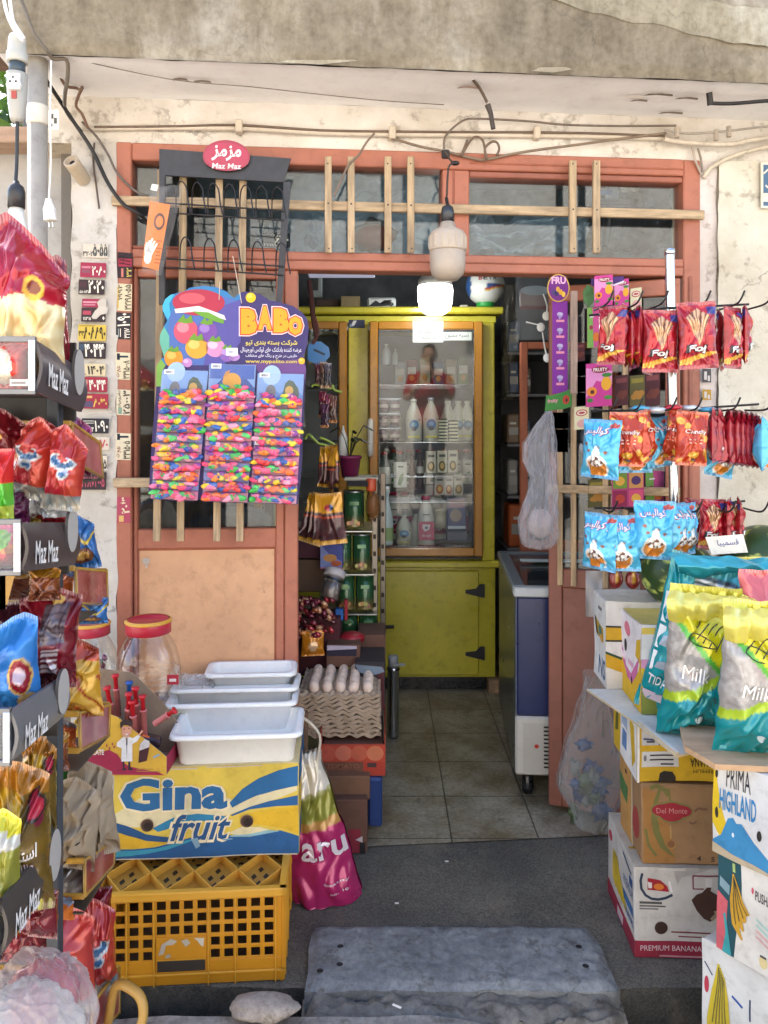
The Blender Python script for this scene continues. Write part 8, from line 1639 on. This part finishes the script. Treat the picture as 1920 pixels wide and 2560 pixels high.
def pet3(u, v):
    if v > .90: return '#2f9aa2'
    if v > .78 and .3 < u < .95: return '#c9ccce' if int(v*80) % 2 else '#2a4448'
    return mixc('#0d858c', '#1496a0', .5+.6*ns(u*4, v*4))
def pet3t(m, s_):
    for v0, v1 in ((.58, .76), (.42, .56), (.28, .40)):
        m.add([s_(a, b)+V((-.002, -.004, 0)) for a, b in ((.05, v0), (.34, v0), (.34, v1), (.05, v1))], [(0, 1, 2, 3)], '#cfd6da', 'foil'); m.add([s_(a, b)+V((-.002, -.006, 0)) for a, b in ((.10, v0+.03), (.28, v0+.04), (.22, v1-.03), (.13, v1-.05))], [(0, 1, 2, 3)], '#8f9aa6', 'foil')
    m.stext('TIDA', s_, .06, .19, .30, .26, '#e9eef0', .01, off=.005); m.add([s_(a, b)+V((-.002, -.004, 0)) for a, b in ((.06, .07), (.30, .08), (.30, .14), (.06, .13))], [(0, 1, 2, 3)], '#c9b8c4', 'foil')
clampb('rear teal pet food bag with white picture labels along its left side', 1690, 1796, 2.11, 190, 415, .10, 65, -24, 4, 13, pet3, pet3t)
# teal fold-over top of the rear bag
m = MB('foil'); a, b = P(1682, 1384, 2.06), P(1935, 1398, 2.02)
m.grid(lambda u, v: a*(1-u)+b*u+V((.03*(v-.5)*(1-u)+.0, -.035*math.sin(v*3.1)+.008*ns(u*9, v*4), -.052*v*(1+.25*math.sin(u*7))+.010*ns(u*6, v*2, 3))), 60, 16, lambda u, v: mixc('#38a6b4', '#1f8f9e', v)); m.build('pet_food_bag', None, 'folded teal bag lying across the tops of the pet food bags', 'pet food bag', 'teal pet food bags')
def orgp(u, v): return '#d9612a' if v < .62 else '#d8696a'
bag('orange and pink pet food bag top behind the right front bag', 1912, 1640, 1.93, 120, 215, .08, orgp, 67, -10, name='pet_food_bag', cat='pet food bag', grp='teal pet food bags')
bag('bright yellow bag lying behind the price card', 1880, 1470, 2.10, 130, 78, .05, lambda u, v: '#d6c44a', 69, 0, name='pet_food_bag', cat='pet food bag', grp='teal pet food bags')
# ---------------------------------------------------------------- hanging snack stand
hp = thing('snack_stand', 'chrome pole stand with three tiers of hooks hung with snack bags', 'display stand', P(1684, 1500, 2.34))
YP = 2.34
m = MB('chrome'); a, b = P(1674, 633, YP), P(1689, 1500, YP); m.tube([b, a], .0145, '#d5d6d8', 14); m.lathe([(.016, -.006), (.016, .012), (.0, .014)], '#e0e0e0', a, 14); m.build('pole', hp)
for ti, (y, xl, xr) in enumerate(((772, 1478, 1880), (1024, 1484, 1905), (1268, 1490, 1870))):
    m = MB('wire'); c = P(1680, y, YP); L = P(xl, y+ (14 if ti == 0 else 4), 2.26); R = P(xr, y-14, 2.30)
    m.tube([L+V((0, .02, 0)), c+V((-.02, -.02, .0)), c+V((.02, -.02, 0)), R+V((0, .02, 0))], .0035, '#2a2426', 6)
    m.build('crossbar', hp)
    hk = ((1490, 1560, 1620, 1720, 1800, 1868), (1500, 1560, 1640, 1700, 1790, 1870), (1500, 1560, 1640, 1700, 1780, 1858))[ti]
    for x in hk:
        m = MB('wire'); p = P(x, y-2, 2.30); m.tube([p+V((0, .02, -.004)), p+V((0, -.09, -.006)), p+V((.006, -.118, .004)), p+V((.014, -.128, .030))], .003, '#241f22', 6, sub=3); m.build('hook', hp)
def foj(u, v):
    if v > .955 or v < .05: return '#a3182a'
    dx, dv = u-.5, v-.34
    if dv > 0 and v < .93:
        a = math.atan2(dx, dv*1.25)
        if abs(a) < .56 and abs(dx) < .36*(.35+dv*1.5) and dv < .56-.25*abs(a): 
            k = math.sin(a*34+3*ns(a*6, v*2)); return mixc('#b3794e', '#e0b88a', max(0, .5+.5*k)) if k > -.75 else '#6a3a28'
    if u > .74 and .80 < v < .92: return '#3a3a80'
    if v < .24 and abs(v-.10-.16*u) < .035: return '#dca63a'
    if .06 < v < .2 and u < .3: return '#e0b04a' if v < .13 else '#c43a2c'
    return mixc('#c01a2c', '#8a1420', .45+.7*ns(u*3, v*3, 2)+.3*(abs(dx) > .38))
def fojt(m, s_):
    m.stext('Foj', s_, .14, .205, .74, .36, '#2a1c1c', .07, .15, off=.0028); m.stext('Foj', s_, .17, .22, .72, .35, '#ece6e0', .04, .15, off=.0040)
GR = 'snack bags on the hook stand'
fw_, fh_ = 88*2.2/F, 156*2.2/F
def mk(paint, tex, w, h, t, seed, label, **k):
    m = MB('foil'); s_ = pouch(m, w, h, t, paint, 52, 68, seed, .008, mat='foil', **k)
    if tex: tex(m, s_)
    return m.build('snack_bag', None, label, 'snack bag', GR, origin=(0, 0, 0))
fj = mk(foj, fojt, fw_, fh_, .030, 71, 'red stick snack bag lettered Foj, facing out left of the top tier middle')
place(fj, P(1650, 931, 2.20), 0, 1, -4)
place(dup(fj, label='big red stick snack bag lettered Foj, facing out in the middle of the top tier'), P(1748, 922, 2.17), 0, -3, -6, 1.06)
place(dup(fj, label='red stick snack bag lettered Foj at the right end of the top tier'), P(1832, 922, 2.22), 0, -1, 38)
place(dup(fj, label='red stick snack bag lettered Foj at the left end of the top tier'), P(1526, 912, 2.22), 0, 3, -52, .95)
for k, (x, y, rz, ry, lb) in enumerate(((1560, 914, 68, 5, 'edge on red snack bag, first right of the left Foj bag'), (1576, 926, 76, 2, 'edge on red snack bag, second right of the left Foj bag'), (1590, 920, 82, -1, 'edge on red snack bag, third right of the left Foj bag'), (1602, 916, 70, -4, 'edge on red snack bag just before the first facing Foj bag'), (1618, 936, 55, 2, 'red snack bag behind the first facing Foj bag'), (1704, 920, 60, 2, 'dark edge on snack bag between the two large Foj bags'), (1800, 926, 62, 4, 'dark edge on snack bag before the right end Foj bag'), (1862, 912, 66, -6, 'edge on red snack bag beyond the right end Foj bag'))):
    place(dup(fj, label=lb), P(x, y, 2.24+.006*k), 0, ry, rz)
def org(u, v):
    if v > .94 or v < .045: return '#c9541c'
    for k in range(11):
        cu, cv = (k*.37+.13) % 1, (k*.219+.07) % 1
        if k < 11 and (abs(cu-.5) > .2 or cv < .25 or cv > .8) and el(u, v, cu, cv, .10, .065): return '#dca03a'
    if el(u, v, .5, .2, .13, .06): return '#e0a83a'
    if el(u, v, .5, .10, .13, .02): return '#3a4a6a'
    return mixc('#c4441c', '#b0361a', .5+ns(u*4, v*4))
def orgt(m, s_):
    m.stext('Crunchy', s_, .14, .56, .86, .68, '#a82a1c', .05, off=.0028); m.stext('Crunchy', s_, .16, .57, .84, .67, '#f0e2d8', .02, off=.0036)
    for y in (.47, .41): m.add([s_(a, b)+V((0, -.003, 0)) for a, b in ((.28, y), (.72, y), (.72, y+.022), (.28, y+.022))], [(0, 1, 2, 3)], '#e6b49a', 'foil')
ob = mk(org, orgt, 88*2.16/F, 136*2.16/F, .040, 75, 'orange snack bag with yellow crescents facing out at the left of the middle tier')
place(ob, P(1564, 1166, 2.17), 0, 2, -4)
place(dup(ob, label='orange snack bag with yellow crescents facing out right of the pole'), P(1726, 1164, 2.18), 0, 3, 8)
place(dup(ob, label='orange snack bag turned sideways behind the left facing orange one'), P(1616, 1156, 2.21), 0, -6, 52); place(dup(ob, label='orange snack bag edge on left of the pole side orange one'), P(1690, 1156, 2.22), 0, 8, -62)
def blue(u, v):
    if v > .95 or v < .05: return '#2f8fc0'
    if el(u, v, .84, .90, .13, .045): return '#a8382c'
    if v < .42:
        if el(u, v, .5, .20, .25, .17):
            if el(u, v, .5, .29, .21, .085): return '#e6e2dc' if ns(u*14, v*16, 3) > -.12 else '#6a4a3a'
            return '#cf7f22'
        if el(u, v, .5, .21, .29, .20): return '#e9e4da'
    if el(u, v, .5, .43, .10, .12): return '#dfe9ee'
    for cu, cv in ((.22, .58), (.55, .52), (.74, .45), (.3, .47)):
        if el(u, v, cu, cv, .05, .028): return '#8a5a4a'
    return mixc('#3aa3d2', '#5fbce0', .5+.6*ns(u*3, v*3, 4))
def bluet(m, s_): m.stext(fa('کوالیس'), s_, .08, .72, .78, .88, '#c23a62', .04, .1, off=.0028); m.stext(fa('کوالیس'), s_, .10, .73, .76, .87, '#f0eef0', .015, .1, off=.0038)
bb = mk(blue, bluet, 100*2.12/F, 142*2.12/F, .050, 77, 'large sky blue snack bag facing out in the lowest tier')
place(bb, P(1630, 1398, 2.10), 0, 3, -6, 1.02)
place(dup(bb, label='sky blue snack bag second from the left in the lowest tier'), P(1552, 1428, 2.11), 0, -1, -10, .98); place(dup(bb, label='sky blue snack bag turned at the left end of the lowest tier'), P(1497, 1424, 2.13), 0, 3, -52, 1.0)
place(dup(bb, label='sky blue snack bag edge on right behind the large blue one'), P(1690, 1390, 2.17), 0, 0, 40, .95); place(dup(bb, label='farthest right sky blue bag of the lowest tier, behind the others'), P(1712, 1388, 2.20), 0, 0, 35, .95)
place(dup(bb, label='sky blue snack bag turned at the left end of the middle tier'), P(1498, 1196, 2.16), 0, 4, -44, 1.06); place(dup(bb, label='sky blue snack bag hidden behind the orange ones of the middle tier'), P(1590, 1182, 2.26), 0, 0, 10, .95); place(dup(bb, label='sky blue snack bag hanging behind the pole in the middle tier'), P(1650, 1168, 2.28), 0, -6, 30, .95)
place(dup(bb, label='sky blue snack bag low behind the red stack of the middle tier'), P(1795, 1192, 2.30), 0, 10, 20, .98); place(dup(bb, label='sky blue snack bag at the far right end of the middle tier'), P(1906, 1178, 2.24), 0, -4, 62, 1.05)
m = MB('foil')
for k in range(5): m.ball(P(1600+k*42, 1022+4*math.sin(k*2), 2.24), (.028, .03, .010), ('#58b4d8', '#dfe8ec', '#c42a3a', '#dfe8ec', '#58b4d8')[k], 12, 6, fn=lambda d: 1+.3*ns(d.x*3+k, d.y*3, d.z*3))
m.build('bag_tops', None, 'crumpled blue, white and red bag tops gathered at the middle crossbar', 'bag tops', kind='stuff')
def redp(u, v): return '#d9cfcc' if el(u, v, .5, .3, .2, .22) else mixc('#a8182c', '#7a1020', .5+.7*ns(u*4, v*5))
rp = mk(redp, None, 74*2.2/F, 142*2.2/F, .026, 79, 'red snack bag edge on, first of the row right of the pole')
for k, (x, y, rz, ry) in enumerate(((1782, 1158, 64, 0), (1800, 1160, 60, 1), (1820, 1162, 72, -2), (1836, 1163, 76, -3), (1850, 1164, 74, -4), (1864, 1166, 72, -5), (1878, 1167, 70, -6), (1890, 1168, 66, -7))):
    o = rp if k == 0 else dup(rp, label=f'red snack bag edge on, {("", "second", "third", "fourth", "fifth", "sixth", "seventh", "outermost")[k]} of the row right of the pole')
    place(o, P(x, y, 2.22+.008*k), 0, ry, rz)
place(dup(fj, label='red stick snack bag facing out in the lowest tier above the price card'), P(1778, 1372, 2.26), 0, 2, 6, .82); place(dup(fj, label='red stick snack bag turned at the right end of the lowest tier'), P(1824, 1368, 2.27), 0, -4, 58, .82); place(dup(fj, label='red stick snack bag edge on, outermost of the lowest tier'), P(1846, 1366, 2.28), 0, -6, 70, .82); place(dup(fj, label='dark red stick snack bag left behind the facing one in the lowest tier'), P(1740, 1370, 2.3), 0, 2, -50, .82)
for k, (x, y, w) in enumerate(((1540, 1482, 36), (1582, 1484, 38))):
    def drop(u, v): return '#7a1c1c' if not el(u, v, .5, .6, .2, .2) else '#b08a2c'
    m = MB('foil'); hgt = 62*2.2/F; m.ball((0, 0, hgt/2), (w*2.2/F/2, .012, hgt/2), '#6a1a18', 16, 12, fn=lambda d: 1-.35*max(0, -d.z), cf=lambda d: '#b8902c' if abs(d.x) < .25 and d.z > -.1 else '#701a18'); place(m.build('sweet_packet', None, ('left', 'right')[k]+' dark red pointed packet hanging under the blue bags', 'packet', 'pointed red packets', origin=(0, 0, 0)), P(x, y, 2.20))
# ---------------------------------------------------------------- hanging things in the doorway at the right
YD = 2.70
fp_ = thing('hanging_strip', 'long purple sweet strip with an oval header lettered FRU', 'hanging strip', P(1400, 985, YD))
m = MB('paper'); fr = Fr(P(1381, 985, YD), P(1419, 985, YD)-P(1381, 985, YD), V((0, 0, 232*YD/F))); m.prism([(0, 0), (1, .02), (1, 1), (0, 1)], fr, .0015, '#7a2a8c')
for k in range(5): m.disc(.5, .88-.17*k-.02, .2, .022, fr, '#b3a6c9', .0006, 12); m.poly([(.35, .86-.17*k), (.68, .84-.17*k), (.45, .80-.17*k)], fr, '#9a8cb8', .0009)
for k in range(5): m.rect(.25, .775-.17*k, .78, .800-.17*k, fr, '#d98aa0', .0008)
m.build('strip', fp_)
m = MB('paper'); c = P(1396, 720, YD-.004); fr = Fr(c, V((28*YD/F, 0, 0)), V((0, 0, 35*YD/F))); m.prism([(math.cos(i*.2094), math.sin(i*.2094)) for i in range(30)], fr, .002, '#c9a04a'); m.disc(0, 0, .9, .92, fr, '#6a2374', .0005, 28); m.text('FRU', fr, -.62, .28, .66, .80, '#d9a6c4', .04, off=.0012)
for x, y, c_ in ((.2, -.3, '#d8a02c'), (.45, -.45, '#e0b43c'), (-.2, -.4, '#3a2a5a'), (-.05, -.1, '#d09a3a'), (-.45, -.3, '#4a3a6a')): m.disc(x, y, .17, .2, fr, c_, .001, 12)
m.build('header', fp_)
gc = thing('hanging_card', 'green card with a red fruit over two black packs below the purple strip', 'hanging card', P(1396, 1130, YD))
m = MB('paper'); fr = Fr(P(1362, 1028, YD-.01), P(1430, 1020, YD-.01)-P(1362, 1028, YD-.01), V((0, 0, .066))); m.prism([(0, 0), (.7, 0), (1, .08), (1, 1.02), (.3, .8), (.05, .82)], fr, .0015, '#3a7a34'); m.disc(.78, .48, .13, .24, fr, '#a83a2a', .0006, 16); m.disc(.8, .45, .04, .1, fr, '#2a1c18', .001, 10); m.text('fruity', fr, .1, .35, .48, .62, '#c98a94', .03, off=.001); m.build('card', gc)
for y0, y1, k in ((1030, 1072, 0), (1072, 1130, 1)):
    m = MB('plas'); m.box(P(1369+3*k, y1, YD), P(1420, y0+1, YD-.015)+V((0, 0, 0)), '#37323a', .006); m.build('pack', gc)
FR_ = [(1486, 1532, 690, 766, 'pink', 'upper pink fruit card with a red oval label'), (1468, 1500, 770, 870, 'pair', 'green and pink fruit card behind the left Foj bag'), (1465, 1530, 910, 1018, 'pink', 'pink fruit card with an apricot and a pear in the middle'), (1436, 1472, 1018, 1075, 'cream', 'cream fruit card with a red oval label'), (1530, 1610, 1180, 1275, 'grid', 'fruit sweet card in four coloured fields between the tiers'), (1537, 1570, 940, 1016, 'dark', 'dark red dried fruit pack hanging in the middle'), (1574, 1612, 940, 1016, 'olive', 'olive dried fruit pack hanging in the middle'), (1536, 1572, 700, 770, 'pink', 'small pink fruit card above the edge on red bags'), (1576, 1604, 722, 775, 'cream', 'small cream card with a red oval above the edge on red bags'), (1612, 1650, 932, 1016, 'dark', 'dark red fruit pack hanging beside the pole'), (1614, 1660, 1180, 1262, 'pair', 'green and pink fruit card between the tiers beside the pole'), (1432, 1462, 860, 905, 'dark', 'small dark red pack beside the purple strip'), (1470, 1524, 1200, 1270, 'olive', 'olive fruit pack hanging under the turned blue bag')]
for k, (x0, x1, y0, y1, kind, lb) in enumerate(FR_):
    Y = 2.58+.02*k; m = MB('paper'); fr = Fr(P(x0, y1, Y), P(x1, y1-4, Y)-P(x0, y1, Y), P(x0, y0, Y)-P(x0, y1, Y)); base = {'pink': '#c23a86', 'pair': '#b8447c', 'cream': '#d0c9a4', 'grid': '#a83a6a', 'dark': '#4a1c20', 'olive': '#5a5228'}[kind]
    m.prism([(0, 0), (1, 0), (1, 1), (0, 1)], fr, .002, base)
    if kind == 'pink':
        m.poly([(0, .2), (.4, .6), (1, .5), (1, .8), (0, .9)], fr, '#d98ab8', .0005); m.disc(.55, .85, .34, .08, fr, '#8a2a3a', .0008, 18); m.text('FRUITY', fr, .28, .81, .82, .89, '#f0e6dc', .02, off=.0014)
        m.disc(.22, .35, .2, .11, fr, '#d9822a', .0008, 16); m.disc(.24, .34, .08, .05, fr, '#5a2a1c', .0012, 10); m.disc(.78, .52, .2, .16, fr, '#dfa02c', .0008, 16); m.disc(.8, .72, .2, .05, fr, '#3f7a34', .0012, 10); m.disc(.85, .2, .16, .05, fr, '#4a8a3c', .0012, 10); m.disc(.15, .15, .12, .05, fr, '#3f7a34', .0012, 10)
    elif kind == 'pair': m.poly([(0, 0), (.5, 0), (.4, 1), (0, 1)], fr, '#6f9a44', .0005); m.disc(.7, .25, .25, .12, fr, '#c96a24', .0008, 14); m.disc(.3, .5, .15, .06, fr, '#8a2a3a', .0008, 10); m.rect(.2, .75, .5, .8, fr, '#d8d0c4', .0008)
    elif kind == 'cream': m.disc(.5, .72, .4, .15, fr, '#a83a3a', .0008, 16); m.disc(.5, .72, .33, .11, fr, '#d8c4b4', .0012, 16); m.disc(.5, .72, .22, .05, fr, '#a83a3a', .0016, 12); m.disc(.55, .25, .4, .18, fr, '#c99a94', .0008, 14)
    elif kind == 'grid':
        for a, b, c in ((0, .55, '#6f8a2c'), (.5, .55, '#c98a4a'), (0, .08, '#8a1c44'), (.5, .08, '#c9486a')): m.rect(a+.03, b, a+.47, b+.42, fr, c, .0005); m.disc(a+.25, b+.2, .15, .12, fr, ('#b33a2c', '#d8a03a', '#4a2a5a', '#3f7a34')[int(a*2+b*2) % 4], .001, 12)
    else:
        for i in range(4): m.disc(.3+.15*i, .3+.1*(i % 2), .22, .10, fr, ('#6a3024', '#a8742c')[kind == 'olive'], .0008+.0003*i, 12)
        m.rect(.1, .75, .9, .9, fr, ('#7a3a3a', '#8a7a2c')[kind == 'olive'], .0008)
    m.build('fruit_card', None, lb, 'hanging card', 'hanging fruit sweet cards')
m = MB('leaf'); fr = Fr(P(1456, 770, 2.64), V((.044, 0, 0)), V((0, 0, .082))); m.prism([(.5, 0), (.95, .35), (.85, .85), (.4, 1), (.05, .7), (.1, .3)], fr, .004, '#4f7a44'); m.build('leaf_cutout', None, 'green leaf shaped cutout hanging by the pink fruit cards', 'cutout')
m = MB('paper'); fr = Fr(P(1478, 722, 2.60), P(1560, 716, 2.60)-P(1478, 722, 2.6), V((0, 0, .035))); m.prism([(0, .3), (.4, 0), (1, .6), (1, 1), (0, 1)], fr, .002, '#45286a'); m.disc(.2, .6, .1, .15, fr, '#c9c4d8', n=10); m.line([(.4, .35), (.7, .2), (1, .5)], .005, fr, '#d8d4dc'); m.build('purple_banner', None, 'dark violet card tucked under the lintel by the pink cards', 'card')
m = MB('wood'); a, b = P(1437, 728, 2.68), P(1432, 985, 2.68); m.box((b.x-.008, 2.67, b.z), (a.x+.008, 2.69, a.z), '#b59a88', .002); m.build('wooden_batten', None, 'pale wooden batten hanging beside the purple strip', 'batten')
m = MB('plas')
for y0, y1 in ((905, 940), (942, 980), (982, 1014)): m.box(P(1440, y1, 2.66), P(1470, y0, 2.64), '#3a3740', .006)
m.build('black_packs', None, 'column of three black packs beside the middle pink card', 'packs')
m = MB('plas'); m.ball(P(1462, 1095, 2.62), (.018, .018, .03), '#26262a', 14, 10); m.ball(P(1455, 1120, 2.62), (.01, .01, .02), '#8a8a8c', 10, 8); m.build('door_lock', None, 'black padlock like fitting on the leaf slats under the cream card', 'lock')
m = MB('paper'); m.grid(lambda u, v: P(1464+42*u, 1542-115*v, 2.56+.02*ns(u*2, v*3)), 8, 12, '#aaa5a2'); m.grid(lambda u, v: P(1540+60*u, 1545-90*v, 2.57+.02*ns(u*2, v*3, 4)), 8, 12, '#b3aca6'); m.build('paper_sheet', None, 'grey paper sheet hanging behind the cartons under the blue bags', 'paper')
# white carrier bag hanging in the doorway
m = MB('film'); hb = 330*2.66/F
def hang(u, v, s):
    pr = ((0, .10, .0), (.06, .122, .0), (.2, .118, .002), (.38, .094, .012), (.50, .076, .018), (.62, .105, .004), (.76, .10, .004), (.88, .06, .02), (1, .016, .036)); j = max(i for i in range(8) if pr[i][0] <= v or i == 0); q = (v-pr[j][0])/(pr[j+1][0]-pr[j][0])
    w = pr[j][1]*(1-q)+pr[j+1][1]*q; xo = pr[j][2]*(1-q)+pr[j+1][2]*q; t = (.02+.05*sst(1, .1, v))*sst(0, .12, v)+.004
    a = (u-.5)*math.pi; r = 1-2.4*abs(ns(u*5+s, v*4, s)); r2 = 1-2.4*abs(ns(u*11+s, v*5, s*3))
    return V((w*.56*math.sin(a)+xo+.006*ns(v*9, s*.1), -s*(t*.5*math.cos(a)+.014*r+.007*r2+.005*math.sin(u*30+v*5)), hb*v-.02*math.sin(u*3.1)*(v < .1)))
for s_ in (1, -1): m.grid(lambda u, v: hang(u, v, s_), 50, 80, '#dedde2', flip=(s_ < 0))
place(m.build('carrier_bag', None, 'white plastic carrier bag hanging on the open leaf', 'carrier bag', origin=(0, 0, 0)), P(1346, 1358, 2.66))
m = MB('cloth'); m.ball((0, 0, .075), (.045, .028, .05), '#a89a98', 14, 10, fn=lambda d: 1+.2*ns(d.x*3, d.y*3, d.z*3)); place(m.build('bundle', None, 'small pale bundle inside the hanging carrier bag', 'bundle', origin=(0, 0, 0)), P(1350, 1362, 2.66))
# clear rubbish bag against the leaf
m = MB('film'); hb2 = 372*2.60/F
def rub(u, v, s):
    w = .165*(1-.62*sst(.45, 1, v)+.10*math.sin(v*7))*(.55+.45*sst(0, .25, v)); a = (u-.5)*math.pi; r = 1-2*abs(ns(u*4+s, v*4, s*2)); t = .06*(.4+.6*sst(1, .2, v))
    return V((w*.62*math.sin(a)+.03*(v-.3)-.03*(1-v)*0+.008*ns(v*6, s), -s*(t*math.cos(a)+.016*r+.010*(1-2.4*abs(ns(u*9, v*7, s)))), hb2*v+.03*(u-.5)*-1*(1-v)))
for s_ in (1, -1): m.grid(lambda u, v: rub(u, v, s_), 50, 80, '#c4c8c6', flip=(s_ < 0))
place(m.build('rubbish_bag', None, 'clear plastic bag of rubbish slumped against the open leaf', 'rubbish bag', origin=(0, 0, 0)), P(1478, 2056, 2.60))
m = MB('plas'); rr = random.Random(6)
for i in range(26): m.ball((rr.uniform(-.06, .05), rr.uniform(-.02, .02), .03+.24*rr.random()**1.5), (rr.uniform(.01, .03), .012, rr.uniform(.01, .03)), rr.choice(['#1f3a70', '#6a6c68', '#2a3448', '#27406e', '#4a5a3c', '#57544c']), 12, 9, fn=lambda d: 1+.9*ns(d.x*2.5+i, d.y*2.5, d.z*2.5))
place(m.build('rubbish', None, 'loose wrappers and scraps inside the clear rubbish bag', 'rubbish', kind='stuff', origin=(0, 0, 0)), P(1478, 2056, 2.60))
# small stickers on the right pier
for y0, y1, c, lb in ((922, 956, '#4a4644', 'small dark photo sticker on the right pier behind the pole'), (974, 1000, '#b38a2c', 'small yellow sticker on the right pier behind the pole')):
    m = MB('paper'); a = FP(1756, y1, .034); b = FP(1778, y0, .034); fr = Fr(a, V((CT, ST, 0))*(b.x-a.x), V((0, 0, b.z-a.z))); m.prism([(0, 0), (1, 0), (1, 1), (0, 1)], fr, .001, c); m.rect(.2, .2, .5, .8, fr, '#c9c0b8'); m.rect(.6, .1, .85, .5, fr, '#c9c0b8'); m.build('sticker', None, lb, 'sticker', 'phone number stickers')
# ================================================================ light and camera
w = bpy.data.worlds.new('World'); SC.world = w; w.use_nodes = True; nt = w.node_tree
SUN_EL, SD = math.radians(47), V((-.55, .835, 0)).normalized()
sky = nt.nodes.new('ShaderNodeTexSky'); sky.sky_type = 'NISHITA'; sky.sun_disc = False; sky.sun_elevation = SUN_EL; sky.sun_rotation = math.atan2(SD.x, SD.y); sky.dust_density = 2.0; sky.air_density = 1.0
bgd = nt.nodes['Background']; nt.links.new(sky.outputs[0], bgd.inputs[0]); bgd.inputs[1].default_value = .15
sl = bpy.data.lights.new('sun', 'SUN'); sl.energy = 5; sl.angle = math.radians(.53); sl.color = (1, .97, .93); so = bpy.data.objects.new('sun', sl); COL.objects.link(so)
d = V((SD.x*math.cos(SUN_EL), SD.y*math.cos(SUN_EL), math.sin(SUN_EL))); so.rotation_euler = d.to_track_quat('Z', 'Y').to_euler(); so.location = (0, -3, 6)
cam = bpy.data.cameras.new('camera'); co = bpy.data.objects.new('camera', cam); COL.objects.link(co); SC.camera = co
cam.sensor_fit = 'VERTICAL'; cam.sensor_height = 36; cam.sensor_width = 27; cam.lens = F/2560*36; cam.shift_y = (HY-1280)/2560*1.0; cam.clip_start = .02; cam.clip_end = 400
co.location = (0, 0, H); co.rotation_euler = (math.pi/2, 0, 0)
SC.view_settings.view_transform = 'Standard'; SC.view_settings.look = 'None'; SC.view_settings.gamma = 1; SC.view_settings.exposure = 2.15
SC.render.engine = 'CYCLES'; SC.cycles.use_denoising = True; SC.cycles.max_bounces = 10; SC.cycles.transparent_max_bounces = 16; SC.cycles.sample_clamp_indirect = 6; SC.cycles.caustics_reflective = False; SC.cycles.caustics_refractive = False
